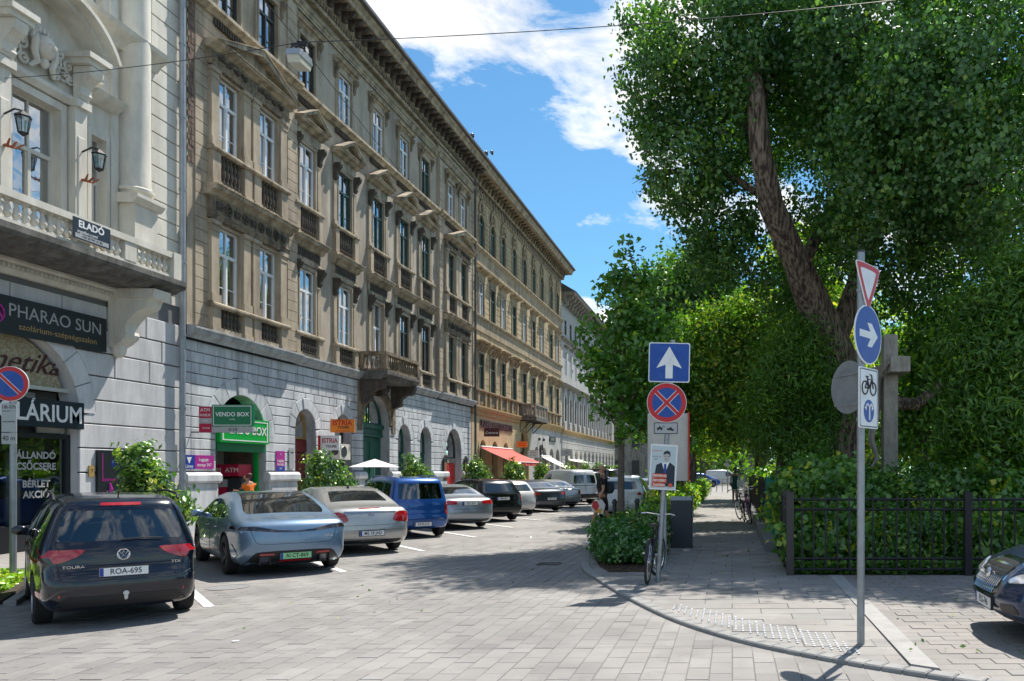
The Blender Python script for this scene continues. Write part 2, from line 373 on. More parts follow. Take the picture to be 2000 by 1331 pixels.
# cars
for n_, c_, mt_ in (('car_black', (.002, .004, .012), .0), ('car_blue_grey', (.17, .26, .37), .5), ('car_silver', (.42, .42, .41), .6), ('car_silver_blue', (.33, .36, .4), .6), ('car_blue', (.003, .075, .31), .35),
                    ('car_black2', (.006, .006, .008), .0), ('car_white', (.6, .61, .62), .1), ('car_dark_grey', (.045, .055, .075), .5), ('car_van_white', (.62, .64, .66), .0), ('car_navy', (.012, .03, .085), .45)):
    princ(n_, c_, .32 if mt_ else .18, mt_, .5, 1. if mt_ or c_[0] > .1 else .55)
glass('car_glass', (.3, .36, .37), .1, .02)
princ('car_trim', (.015, .015, .017), .55); princ('tyre', (.018, .018, .019), .85); princ('rim', (.42, .43, .45), .3, .9); princ('rim_dark', (.06, .06, .065), .35, .7)
princ('lamp_red', (.36, .003, .008), .12, 0, .6, 1.); princ('lamp_dark', (.02, .012, .014), .1, 0, .6, 1.); princ('lamp_clear', (.5, .5, .52), .1, .3, .6, 1.)
princ('chrome', (.7, .7, .72), .12, 1.); princ('plate_white', (.75, .76, .76), .4); princ('plate_green', (.28, .62, .3), .4); princ('seat', (.05, .052, .055), .8)
princ('skin', (.46, .24, .16), .55); princ('skin_tan', (.36, .19, .12), .55); princ('cloth_black', (.012, .013, .016), .85); princ('cloth_dark', (.03, .03, .034), .85)
princ('cloth_teal', (.008, .07, .06), .85); princ('hair_red', (.09, .02, .015), .6); princ('cloth_orange', (.75, .16, .01), .8); princ('cloth_white', (.6, .6, .58), .85); princ('hair_grey', (.09, .07, .06), .8)
princ('backpack', (.02, .035, .045), .8); princ('bag_red', (.5, .03, .03), .6); princ('bag_yellow', (.6, .3, .03), .6); princ('shoe', (.4, .4, .4), .7)
princ('lamp_lens', (.5, .5, .42), .3); princ('poster_bg', (.5, .58, .6), .6); princ('suit', (.02, .03, .05), .7); princ('orange_red', (.62, .1, .04), .6)
princ('photo_grey', (.45, .43, .42), .6); princ('terracotta', (.3, .1, .05), .8)

# paving: stones laid in columns along the street, staggered by half a stone
def paving(name, cw, cl, along_y, cols, joint, gap=.007, x0=0., y0=0., wear=.5, shift=.5):
    m = princ(name, cols[0], .8); nt = m.node_tree; b = nt.nodes['Principled BSDF']
    geo = nd(nt, 'ShaderNodeNewGeometry'); sp = nd(nt, 'ShaderNodeSeparateXYZ'); nt.links.new(geo.outputs['Position'], sp.inputs[0])
    a, c = (sp.outputs[0], sp.outputs[1]) if along_y else (sp.outputs[1], sp.outputs[0])
    u = mth(nt, 'DIVIDE', mth(nt, 'SUBTRACT', a, x0), cw); iu = mth(nt, 'FLOOR', u)
    v = mth(nt, 'ADD', mth(nt, 'DIVIDE', mth(nt, 'SUBTRACT', c, y0), cl), mth(nt, 'MULTIPLY', iu, shift)); iv = mth(nt, 'FLOOR', v)
    fu = mth(nt, 'MULTIPLY', mth(nt, 'PINGPONG', mth(nt, 'FRACT', u), .5), cw); fv = mth(nt, 'MULTIPLY', mth(nt, 'PINGPONG', mth(nt, 'FRACT', v), .5), cl)
    cmb = nd(nt, 'ShaderNodeCombineXYZ'); nt.links.new(iu, cmb.inputs[0]); nt.links.new(iv, cmb.inputs[1])
    wn = nd(nt, 'ShaderNodeTexWhiteNoise', noise_dimensions='3D'); nt.links.new(cmb.outputs[0], wn.inputs['Vector'])
    col = ramp(nt, wn.outputs['Value'], [(i/(len(cols)-1), cc) for i, cc in enumerate(cols)])
    n = nd(nt, 'ShaderNodeTexNoise'); n.inputs['Scale'].default_value = 2.2; n.inputs['Detail'].default_value = 7; n.inputs['Roughness'].default_value = .65; nt.links.new(geo.outputs['Position'], n.inputs['Vector'])
    col = mixc(nt, mth(nt, 'MULTIPLY', ramp(nt, n.outputs[0], [(.35, 1.), (.62, 0.)]), wear), col, (.17, .16, .155))
    n2 = nd(nt, 'ShaderNodeTexNoise'); n2.inputs['Scale'].default_value = 90; n2.inputs['Detail'].default_value = 3; nt.links.new(geo.outputs['Position'], n2.inputs['Vector'])
    col = mixc(nt, mth(nt, 'MULTIPLY', n2.outputs[0], .25), col, (.12, .12, .12))
    n4 = nd(nt, 'ShaderNodeTexNoise'); n4.inputs['Scale'].default_value = .5; n4.inputs['Detail'].default_value = 4; nt.links.new(geo.outputs['Position'], n4.inputs['Vector'])
    col = mixc(nt, mth(nt, 'MULTIPLY', ramp(nt, n4.outputs[0], [(.45, 0.), (.6, 1.)]), .22), col, (.42, .40, .38))
    n5 = nd(nt, 'ShaderNodeTexVoronoi'); n5.inputs['Scale'].default_value = 3.1; nt.links.new(geo.outputs['Position'], n5.inputs['Vector'])
    col = mixc(nt, ramp(nt, n5.outputs['Distance'], [(.05, .45), (.09, 0.)]), col, (.1, .1, .1))
    n6 = nd(nt, 'ShaderNodeTexNoise'); n6.inputs['Scale'].default_value = .9; n6.inputs['Detail'].default_value = 9; n6.inputs['Roughness'].default_value = .75; n6.inputs['Distortion'].default_value = .6; nt.links.new(geo.outputs['Position'], n6.inputs['Vector'])
    col = mixc(nt, ramp(nt, n6.outputs[0], [(.56, 0.), (.7, .6)]), col, (.13, .12, .11))
    jm = mth(nt, 'LESS_THAN', mth(nt, 'MINIMUM', fu, fv), gap)
    col = mixc(nt, jm, col, joint)
    nt.links.new(col, b.inputs['Base Color'])
    bp = nd(nt, 'ShaderNodeBump'); bp.inputs['Strength'].default_value = .25; bp.inputs['Distance'].default_value = .01; nt.links.new(n2.outputs[0], bp.inputs['Height']); nt.links.new(bp.outputs[0], b.inputs['Normal'])
    return m
G_ = [(.19, .183, .177), (.235, .226, .218), (.27, .259, .248), (.215, .206, .198), (.25, .234, .22)]
G2_ = [(.29, .276, .262), (.25, .243, .234), (.315, .298, .28), (.27, .25, .234)]
G3_ = [(.235, .22, .205), (.275, .25, .232), (.25, .232, .218), (.215, .205, .195)]
paving('paving_road', .2, .4, True, G_, (.15, .145, .138), .004)
paving('paving_walk', .36, .72, False, G2_, (.11, .108, .105), .006)
paving('paving_side', .2, .4, False, G3_, (.12, .115, .11), .005)
paving('paving_left', .3, .6, False, G2_, (.12, .118, .115), .006)
# ---------------------------------------------------------------- ground
def inpoly(x, y, poly):
    c = False; j = len(poly)-1
    for i in range(len(poly)):
        (xi, yi), (xj, yj) = poly[i], poly[j]
        if (yi > y) != (yj > y) and x < (xj-xi)*(y-yi)/(yj-yi)+xi: c = not c
        j = i
    return c
road = MB().box(-150, 150, -40, 500, -.5, 0).build('road', 'paving_road'); tag(road, kind='structure')
def smooth_line(pts, n=6):
    out = []
    P = [pts[0]]+list(pts)+[pts[-1]]
    for i in range(1, len(P)-2):
        for k in range(n):
            t = k/n; a, b, c, d = P[i-1], P[i], P[i+1], P[i+2]
            out.append(tuple(.5*((2*b[q])+(-a[q]+c[q])*t+(2*a[q]-5*b[q]+4*c[q]-d[q])*t*t+(-a[q]+3*b[q]-3*c[q]+d[q])*t**3) for q in range(2)))
    out.append(tuple(pts[-1])); return out
KERB = smooth_line([(-3.2, 60), (-3.2, 30), (-3.2, 18.5), (-3.05, 16.2), (-2.7, 14.3), (-2.2, 12.9), (-1.75, 11.75), (-1.2, 10.45), (-.6, 9.25), (.1, 8.25), (.8, 7.55), (1.5, 7.0), (2.6, 6.3), (4.5, 5.6), (9, 4.6)], 5)
KERB[0] = (-3.2, 75)
SH = .04
def offset_line(pts, d):
    out = []
    for i, p in enumerate(pts):
        a = Vector(pts[max(i-1, 0)]); b = Vector(pts[min(i+1, len(pts)-1)]); t = (b-a).normalized(); n = Vector((-t.y, t.x))
        out.append((p[0]+n.x*d, p[1]+n.y*d))
    return out
KIN = offset_line(KERB, .16)
KR = [(x, y) for x, y in KERB]
def flat(name, poly, z0, z1, mat, parent=None):
    mb = MB(); pts, tris = tess(poly, []); n = len(pts); vs = [(p.x, p.y, z1) for p in pts]+[(p.x, p.y, z0) for p in pts]; fs = []
    for t in tris:
        a, b, c = (pts[i] for i in t); t = tuple(t) if (b-a).cross(c-a).z > 0 else tuple(t[::-1]); fs.append(t)
    ar = sum(poly[i][0]*poly[(i+1) % n][1]-poly[(i+1) % n][0]*poly[i][1] for i in range(n))
    for i in range(n):
        j = (i+1) % n; f = (i+n, j+n, j, i); fs.append(f if ar > 0 else f[::-1])
    mb.add(vs, fs); return mb.build(name, mat, parent)
# kerb stones, one by one near the corner
kerb = MB().box(-3.2, -3.05, 60.01, 75, 0, SH+.004).build('kerb', 'kerb_stone'); tag(kerb, kind='structure')
acc = 0
for i in range(len(KERB)-1):
    a, b = KERB[i], KERB[i+1]; L = math.dist(a, b); n = max(1, round(L/.85))
    if a[1] > 60: continue
    for k in range(n):
        t0, t1 = (k+.006/L*n)/n, (k+1-.006/L*n)/n
        def P(l, t): return (l[i][0]+(l[i+1][0]-l[i][0])*t, l[i][1]+(l[i+1][1]-l[i][1])*t)
        poly = [P(KERB, t0), P(KERB, t1), P(KIN, t1), P(KIN, t0)]
        MB().prism(poly, -.02, SH+.006+random.uniform(-.001, .002), 'z', .012).build('kerb_stone', 'kerb_stone', kerb)
BED = [(-2.12, 13.7), (-1.42, 13.7), (-1.62, 24), (-1.75, 60), (-2.9, 60), (-2.9, 17.6), (-2.72, 15.7), (-2.42, 14.5)]
walk_poly = [p for p in KIN if p[0] < 1.7]+[(1.7, 7.1), (1.7, 13.32), (.93, 13.32), (.93, 17), (.93, 75), (-3.04, 75)]
kin2 = [p for p in KIN if p[1] <= 75.1]
walk_poly = [(x, y) for x, y in kin2 if x < 1.62]+[(1.62, 13.32), (.95, 13.32), (.95, 75)]
sidewalk = flat('sidewalk', walk_poly, -.01, SH, 'paving_walk'); tag(sidewalk, kind='structure')
side_poly = [(1.84, [y for x, y in KIN if x < 2][-1]-.02)]+[(x, y) for x, y in KIN if x > 1.9]+[(30, 4.6), (30, 13.32), (1.84, 13.32)]
driveway = flat('driveway', side_poly, -.01, SH, 'paving_side'); tag(driveway, kind='structure')
strip = flat('paving_strip', [(1.62, 7.2), (1.84, 7.05), (1.84, 13.32), (1.62, 13.32)], -.01, SH+.004, 'pale_concrete'); tag(strip, kind='structure')
# fill wedges between strip and kerb inner edge
bed = flat('planting_bed', BED, -.01, SH+.02, 'mulch'); tag(bed, kind='structure')
park = flat('park_ground', [(1.0, 13.4), (60, 13.4), (60, 140), (1.0, 140)], -.01, .04, 'soil'); tag(park, kind='structure')
# left pavement
lw = MB().box(-D-.3, -12.75, -5, 130, -.01, .07).build('pavement', 'paving_left'); tag(lw, kind='structure')
lk = MB().box(-12.75, -12.6, -5, 9.9, -.01, .075).build('pavement_kerb', 'kerb_stone'); tag(lk, kind='structure')
for k in range(110):
    y = 10+k
    if y > 60: break
    MB().prism(rectpoly(-12.75, -12.6, y-.49, y+.49), -.01, .076, 'z', .012).build('kerb_stone', 'kerb_stone', lk)
# loose laying of the stones close to the camera
def lay(parent, cw, cl, along_y, x0, y0, shift, poly, avoid, yr, mat, g, zt, npart, cam_r):
    cells = []
    amin, amax = (min(p[0] for p in poly), max(p[0] for p in poly)) if along_y else (yr[0], yr[1])
    bmin, bmax = (yr[0], yr[1]) if along_y else (min(p[0] for p in poly), max(p[0] for p in poly))
    for iu in range(math.floor((amin-x0)/cw), math.ceil((amax-x0)/cw)):
        for iv in range(math.floor((bmin-y0)/cl+iu*shift)-1, math.ceil((bmax-y0)/cl+iu*shift)+1):
            a0 = x0+iu*cw; b0 = y0+(iv-iu*shift)*cl
            xa, xb, ya, yb = (a0, a0+cw, b0, b0+cl) if along_y else (b0, b0+cl, a0, a0+cw)
            if yb > yr[1] or ya < yr[0]: continue
            if not all(inpoly(x, y, poly) for x, y in ((xa, ya), (xb, ya), (xa, yb), (xb, yb))): continue
            if any(inpoly((xa+xb)/2+dx*(xb-xa)/2, (ya+yb)/2+dy*(yb-ya)/2, av) for av in avoid for dx in (-1, 0, 1) for dy in (-1, 0, 1)): continue
            cx, cy = (xa+xb)/2, (ya+yb)/2
            px, py = HX+F*cx/cy, HY+F*CH/cy
            if not (-60 < px < 2060 and py < 1400): continue
            cells.append((cy if py < 1345 else 99, xa, xb, ya, yb))
    cells.sort()
    w, l = (cw, cl) if along_y else (cl, cw)
    base = MB().prism([(-w/2+g, -l/2+g), (w/2-g, -l/2+g), (w/2-g, l/2-g), (-w/2+g, l/2-g)], -.012, 0, 'z', .0035).mesh('paving_stone', mat)
    rest = MB()
    for k, (c, xa, xb, ya, yb) in enumerate(cells):
        cx, cy = (xa+xb)/2, (ya+yb)/2; zz = zt+random.uniform(.004, .0075); mt = T(cx, cy, zz) @ RX(random.gauss(0, .22)) @ RY(random.gauss(0, .22))
        if k < npart: meshobj('paving_stone', base, parent, mt)
        else: rest.prism([(-w/2+g, -l/2+g), (w/2-g, -l/2+g), (w/2-g, l/2-g), (-w/2+g, l/2-g)], -.012, 0, 'z', .0035, mt)
    tag(rest.build('paving_stones', mat, parent), kind='stuff')
road_poly = [(-13, 5.5), (-13, 26)]+[(-3.22, 26)]+[(x, y) for x, y in offset_line(KERB, -.01) if y <= 26]
lay(road, .2, .4, True, 0, 0, .5, road_poly, [[(-14, 10.5), (-9.4, 10.2), (-11.1, 13.3), (-14, 13.5)]], (6, 19), 'paving_road', .0045, 0, 290, 0)
lay(sidewalk, .36, .72, False, 0, 0, .5, [p for p in walk_poly if p[1] < 24]+[(.94, 24), (-3.0, 24)], [BED], (6.6, 24), 'paving_walk', .005, SH, 290, 0)
lay(driveway, .2, .4, False, 0, 0, .5, side_poly, [], (6, 13.3), 'paving_side', .0045, SH, 290, 0)
# parking bay lines
for k in range(0, 12):
    ex, ey = -6.85, 10.4+3.6*(k-1); d = Vector((-.65, .76)).normalized(); nrm = Vector((d.y, -d.x))*.06
    a = Vector((ex, ey)); b = a+d*5.2
    o = MB().prism([tuple(a+nrm), tuple(b+nrm), tuple(b-nrm), tuple(a-nrm)], .008, .0125, 'z').build('bay_line', 'white_paint'); tag(o, kind='structure')
mh = MB(); mh.lathe([(.30, .008), (.30, .013), (.27, .013), (.27, .010), (.001, .010)], 24, T(-7.72, 12.15, 0)); tag(mh.build('manhole_cover', 'granite'), 'round iron manhole cover beside the first white bay line', 'manhole')
# tactile studs
st = MB()
for i in range(26):
    x = -.74+i*.078
    yk = min((abs(p[0]-x), p[1]) for p in KIN)[1]
    # interpolate the kerb at x
    for a, b in zip(KIN, KIN[1:]):
        if min(a[0], b[0]) <= x <= max(a[0], b[0]) and a[1] < 12: yk = a[1]+(b[1]-a[1])*(x-a[0])/(b[0]-a[0]+1e-9)
    nd_ = 9 if 4 < i < 23 else (3 if i in (0, 25) else 6)
    for k in range(nd_): st.lathe([(.015, SH+.004), (.014, SH+.014), (.006, SH+.016)], 6, T(x, yk+.17+.088*k, 0))
tag(st.build('tactile_studs', 'white', sidewalk), kind='stuff')
# ---------------------------------------------------------------- facade kit: everything in (protrusion p, y, z)
X0 = -D
def mold(mb, y0, y1, prof, mats=None, ends=True):
    """moulding with profile (p, z) run along the facade"""
    mb.prism([(X0+p, z) for p, z in prof], y0, y1, 'y'); return mb
def cornice_prof(p, z0, z1, out, back=-.05):
    h = z1-z0
    return [(back, z0), (p, z0), (p+.25*out, z0+.18*h), (p+.3*out, z0+.42*h), (p+.8*out, z0+.55*h), (p+.85*out, z0+.85*h), (p+out, z0+.9*h), (p+out, z1-.03*h), (p+out*.9, z1), (back, z1)]
WC = {}
def window(parent, yc, z0, w, h, rec=.17, kind='cross', mat='window_white', curtain=None, arched=False, split=True, open_=False, p=0., name='window'):
    """window frame with its panes and curtain as sub-parts"""
    key = (round(w, 3), round(h, 3), kind, mat, arched, split)
    if key not in WC:
        mb = MB(); f = .06; r = w/2
        if arched:
            out = archpoly(0, 0, h-r, r, 12); inn = archpoly(0, f, h-r, r-f, 12)
        else: out = rectpoly(-w/2, w/2, 0, h); inn = rectpoly(-w/2+f, w/2-f, f, h-f)
        wallpanel(mb, out, [inn[::-1]], 0, .07)
        zt = h*.66 if kind in ('cross', 'cross_bars') else (h-r if arched else h*.6)
        panes = []
        yw = w/2-f
        mb.box(0.005, .085, -yw, yw, zt-.045, zt+.045)
        mb.box(0.008, .09, -.04, .04, f, zt-.045)
        top = h-f if not arched else h-f-.01
        if kind != 'single_top': mb.box(0.012, .06, -.022, .022, zt+.045, top-.005)
        if kind == 'cross_bars':
            for zb in (zt*.36,):
                mb.box(0.015, .05, -yw, -.04, zb-.013, zb+.013); mb.box(0.015, .05, .04, yw, zb-.013, zb+.013)
        for s in (-1, 1):
            ys = sorted((s*.04, s*yw)); mb.box(.01, .06, ys[0], ys[0]+.03, f, zt-.045); mb.box(.01, .06, ys[1]-.03, ys[1], f, zt-.045)
        fr = mb.mesh('window', mat)
        def q(y0, y1, za, zb): return [(.03, y0, za), (.03, y1, za), (.03, y1, zb), (.03, y0, zb)]
        quads = [(-yw, -.03, f, zt), (.03, yw, f, zt)]+([(-yw, -.02, zt, top), (.02, yw, zt, top)] if not arched else [])
        if split and not arched:
            ps = []
            for a in quads: m_ = MB(); m_.add(q(*a), [(0, 1, 2, 3)]); ps.append(m_.mesh('pane', 'pane_glass'))
        else:
            m_ = MB()
            if arched: ap = archpoly(0, f, h-r, r-f, 10); m_.add([(.03, a, b) for a, b in ap], [tuple(range(len(ap)))])
            else: m_.add(q(-yw, yw, f, top), [(0, 1, 2, 3)])
            ps = [m_.mesh('pane', 'pane_glass')]
        cs = {}
        for cn, spans in (('full', [(-yw, yw)]), ('sides', [(-yw, -yw*.45), (yw*.45, yw)]), ('half', [(-yw, -.02)])):
            mc = MB(); n = 14
            for a, b in spans:
                vs = []; N = max(4, int((b-a)/.05))
                for i in range(N+1):
                    y = a+(b-a)*i/N; vs += [(-.12+.022*math.sin(y*38), y, f), (-.12+.022*math.sin(y*38), y, h-f)]
                mc.add(vs, [(2*i, 2*i+2, 2*i+3, 2*i+1) for i in range(N)])
            cs[cn] = mc.mesh('curtain', 'curtain', 'all')
        WC[key] = (fr, ps, cs)
    fr, ps, cs = WC[key]
    mw = T(X0+p-rec, yc, z0)
    o = meshobj(name, fr, parent, mw)
    for q_ in ps: meshobj('pane', q_, o, mw)
    if curtain: meshobj('curtain', cs[curtain], o, mw)
    return o
BC = {}
def baluster(h, r, mat, n=8):
    k = (round(h, 3), round(r, 3), mat, n)
    if k not in BC:
        pr = [(.8, 0), (.8, .08), (.55, .1), (.5, .16), (.95, .3), (1., .4), (.75, .56), (.42, .74), (.4, .82), (.7, .86), (.5, .88), (.8, .92), (.8, 1)]
        BC[k] = MB().lathe([(a*r, b*h) for a, b in pr], n).mesh('baluster', mat, True)
    return BC[k]
def row_balusters(parent, y0, y1, n, z0, h, p, r, mat, count=[0]):
    me = baluster(h, r, mat)
    for i in range(n): meshobj('baluster', me, parent, T(X0+p, y0+(y1-y0)*(i+.5)/n, z0))
def bracket_mesh(w, h, d, mat, n=8):
    """scroll console, back at x=0, hanging down from z=0"""
    prof = [(0, 0), (d, 0), (d*1.02, -.12*h), (d*.92, -.28*h), (d*.62, -.42*h), (d*.42, -.58*h), (d*.4, -.76*h), (d*.3, -.92*h), (d*.12, -1.*h), (0, -h)]
    mb = MB(); mb.prism(prof, -w/2, w/2, 'y')
    mb.cyl(.2*d, -w/2-.01, w/2+.01, 10, T(d*.76, 0, -.2*h) @ RX(90)); mb.cyl(.15*d, -w/2-.01, w/2+.01, 10, T(d*.28, 0, -.78*h) @ RX(90))
    return mb.mesh('bracket', mat)
def course_blocks(parent, y0, y1, zs, arches, wfun, mat, pb, pf, name='stone_block', gap=.012, ch=.014, skip=None):
    """masonry courses, cut round the arches"""
    for ci in range(len(zs)-1):
        za, zb = zs[ci]+gap, zs[ci+1]-gap; N = 5
        segs = []; cur = ('s', y0)
        def ext(a, z):
            cy, r, zc, ring = a; R_ = r+ring
            if z < zc-.001: return r
            d = R_*R_-(z-zc)**2
            return math.sqrt(d) if d > 0 else 0
        bounds = []
        for a in sorted(arches):
            if ext(a, za) > 0 or ext(a, zb) > 0: bounds.append(a)
        left = None
        lst = bounds+[None]
        for a in lst:
            L = (lambda z, l=left: y0) if left is None else (lambda z, l=left: l[0]+ext(l, z)+gap)
            Rr = (lambda z: y1) if a is None else (lambda z, a=a: a[0]-ext(a, z)-gap)
            yl, yr = min(L(za), L(zb)), max(Rr(za), Rr(zb))
            w = wfun(ci, (yl+yr)/2); n = max(1, round((yr-yl)/w)); off = (.5 if ci % 2 else 0)
            cuts = [yl+(yr-yl)*(k+(off if n > 1 else 0))/n for k in range(1 if not off else 0, n)]
            cuts = [c for c in cuts if yl+.15 < c < yr-.15]; E = [None]+cuts+[None]
            for k in range(len(E)-1):
                lf = L if E[k] is None else (lambda z, c=E[k]: max(c+gap, L(z)))
                rf = Rr if E[k+1] is None else (lambda z, c=E[k+1]: min(c-gap, Rr(z)))
                zz = [za+(zb-za)*i/(N-1) for i in range(N)]; zz = [z for z in zz if rf(z)-lf(z) > .03]
                if len(zz) < 2 or max(rf(z)-lf(z) for z in zz) < .08: continue
                lefts = [(lf(z), z) for z in zz]; rights = [(rf(z), z) for z in zz]
                def thin(s): 
                    if max(abs(q[0]-(s[0][0]+(s[-1][0]-s[0][0])*(q[1]-s[0][1])/(s[-1][1]-s[0][1]+1e-9))) for q in s) < .004: return [s[0], s[-1]]
                    return s
                poly = thin(rights)+thin(lefts)[::-1]
                if skip and skip(sum(q[0] for q in poly)/len(poly), (za+zb)/2): continue
                MB().prism(poly, X0+pb, X0+pf+random.uniform(0, .004), 'x', ch).build(name, mat, parent)
            left = a
def voussoirs(parent, cy, r, zc, ring, n, mat, pb, pf, gap=.01, key=.03, name='voussoir'):
    for k in range(n):
        a0, a1 = PI*k/n, PI*(k+1)/n; m = 4; g0 = gap/r; g1 = gap/(r+ring)
        inner = [(cy-(r)*math.cos(a0+g0+(a1-a0-2*g0)*i/m), zc+r*math.sin(a0+g0+(a1-a0-2*g0)*i/m)) for i in range(m+1)]
        outer = [(cy-(r+ring)*math.cos(a0+g1+(a1-a0-2*g1)*i/m), zc+(r+ring)*math.sin(a0+g1+(a1-a0-2*g1)*i/m)) for i in range(m+1)]
        MB().prism(inner+outer[::-1], X0+pb, X0+pf+(key if k == n//2 else 0), 'x', .012).build(name, mat, parent)
def pediment(mb, yc, half, z0, zap, p, out=.36, th=.16):
    """triangular gable with raking mouldings"""
    y0, y1 = yc-half, yc+half
    mb.prism([(y0+.05, z0), (y1-.05, z0), (yc, zap-.06)], X0+p-.04, X0+p+out*.25, 'x')
    for s in (-1, 1):
        a = (yc+s*half, z0); b = (yc, zap)
        d = Vector((b[0]-a[0], b[1]-a[1])); d.normalize(); nrm = Vector((-d.y*s*-1, d.x*s*-1))
        nrm = Vector((d.y*s, -d.x*s))*th*(1 if True else 0)
        if nrm.y > 0: nrm = -nrm
        mb.prism([a, b, (b[0], b[1]+nrm.y*1.35), (a[0]-s*th*1.9, a[1])], X0+p-.02, X0+p+out+.003*s, 'x', .0)
        mb.prism([(a[0]+s*.0, a[1]+.005), (b[0], b[1]-.0+.035), (b[0], b[1]), (a[0]-s*.02, a[1])], X0+p-.02, X0+p+out+.04, 'x')
# ---------------------------------------------------------------- building in the middle of the row (tan, blue-grey ground floor)
kids = None
YA, YB = 21.5, 45.3
B1 = thing('apartment_building', 'long tan four-storey building with pale blue-grey rusticated ground floor and green portal', 'building', (X0, (YA+YB)/2, 0))
bays = [27.75, 30.45, 33.3, 35.95, 38.45]; pairs = [(23.25, 25.2), (41.6, 43.5)]; RA, RB = 26.95, 39.95; WW = 1.02; RP = .12
arches = [(24.1, 1.22, 2.85, .5), (27.7, .66, 3.27, .38), (30.4, .66, 3.27, .38), (33.25, 1.22, 3.72, .45), (36.05, .68, 3.2, .36), (38.55, .7, 3.2, .36), (42.45, 1.15, 2.85, .5)]
FL = {1: (6.58, 8.8), 2: (11.0, 13.12), 3: (15.05, 16.85)}
# ground-floor wall with its arched openings
g = MB(); wallpanel(g, rectpoly(YA, YB, 0, 5.42), [archpoly(a[0], .02, a[2], a[1], 14)[::-1] for a in arches], X0-.42, X0-.03); g.build('ground_floor_wall', 'paint_joint', B1)
for a in arches:                                              # smooth plastered reveals
    rv = MB(); ap = archpoly(a[0], .03, a[2], a[1]-.012, 16); n = len(ap)
    rv.add([(X0-.40, y, z) for y, z in ap]+[(X0+.0, y, z) for y, z in ap], [(i, i+1, n+i+1, n+i) for i in range(n-1)]); rv.build('arch_reveal', 'ledge_blue', B1, True)
zs = [1.78+.301*k for k in range(13)]
course_blocks(B1, YA+.32, YB-.1, zs, arches, lambda c, y: (.82 if (y < RA or y > RB) else .52) if c >= 8 else 3.0, 'paint_blue', -.04, .02)
for a in arches:
    if a[0] == 33.25: voussoirs(B1, *a, 11, 'ornament_brown', -.04, .06, key=.06)
    else: voussoirs(B1, *a, 9 if a[1] > 1 else 7, 'paint_blue', -.04, .025)
# quoins at the downpipe, rougher
for k in range(12):
    z = 1.78+.301*k; MB().prism(rectpoly(YA+.02, YA+.3, z+.012, z+.289), X0-.04, X0+.03+random.uniform(0, .01), 'x', .014).build('stone_block', 'paint_blue', B1)
# plinth, with its cap, between the openings
edges = [YA]+[v for a in arches for v in (a[0]-a[1], a[0]+a[1])]+[YB]
for i in range(0, len(edges), 2):
    y0, y1 = edges[i]+.0, edges[i+1]
    m = MB(); m.box(X0-.04, X0+.1, y0+.03, y1-.03, .34, 1.42); m.box(X0-.04, X0+.16, y0, y1, 0, .33); m.prism([(X0-.04, 1.43), (X0+.13, 1.43), (X0+.19, 1.5), (X0+.19, 1.66), (X0+.12, 1.74), (X0-.04, 1.75)], y0-.03, y1+.03, 'y')
    m.prism([(y0+.15, .5), (y1-.15, .5), (y1-.15, 1.28), (y0+.15, 1.28)], X0+.09, X0+.125, 'x', .02)
    m.build('plinth', 'paint_blue', B1)
# ledge above the ground floor
pf = [(-.1, 5.42), (.06, 5.42), (.1, 5.5), (.2, 5.56), (.22, 5.66), (.26, 5.68), (.26, 5.73), (.1, 5.76), (-.1, 5.76)]
for y0, y1, p in ((YA, RA, RP), (RA, 31.6, 0), (34.95, RB, 0), (RB, YB, RP)): m = MB(); mold(m, y0, y1, [(a+p if a > 0 else a, b) for a, b in pf]); m.build('ledge', 'ledge_blue', B1)
# upper wall
def wl(y0, y1, p, cs, mat, z1=18.25):
    holes = []
    for f, (a, b) in FL.items():
        for c in cs:
            if f == 1 and c == 33.3: holes.append(rectpoly(c-WW/2, c+WW/2, 5.78, b)[::-1])
            else: holes.append(rectpoly(c-WW/2, c+WW/2, a, b)[::-1])
    q = MB(); wallpanel(q, rectpoly(y0, y1, 5.42, z1), holes, X0-.42, X0+p); return q.build('wall', mat, B1)
wl(YA, RA, RP, pairs[0], 'stucco_tan'); wl(RA, RB, 0, bays, 'stucco_plain'); wl(RB, YB, RP, pairs[1], 'stucco_plain')
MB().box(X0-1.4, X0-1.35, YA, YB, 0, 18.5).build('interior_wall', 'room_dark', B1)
fl = MB()
for z in (4.9, 9.9, 14.2): fl.box(X0-1.35, X0-.43, YA, YB, z, z+.1)
fl.build('floor_slab', 'room_mid', B1)
# corner strips of the projecting ends, plain ashlar
for y0, y1 in ((YA+.3, YA+1.12), (RA-.62, RA-.02), (RB+.05, RB+.6), (YB-.75, YB-.08)):
    z = 5.8; k = 0
    while z < 17.5:
        h = .335; MB().prism(rectpoly(y0, y1, z+.006, z+h-.006), X0+RP-.01, X0+RP+.035, 'x', .008).build('stone_block', 'stucco_tan', B1); z += h
# worn brick at the near edge
for k in range(48):
    z = 10.2+k*.155
    for j in range(2): MB().prism(rectpoly(YA+.02+.13*j+.06*(k % 2)*(1-j), YA+.14+.13*j, z+.006, z+.148), X0+RP-.02, X0+RP+.012+random.uniform(0, .02), 'x').build('brick', 'brick_worn', B1)
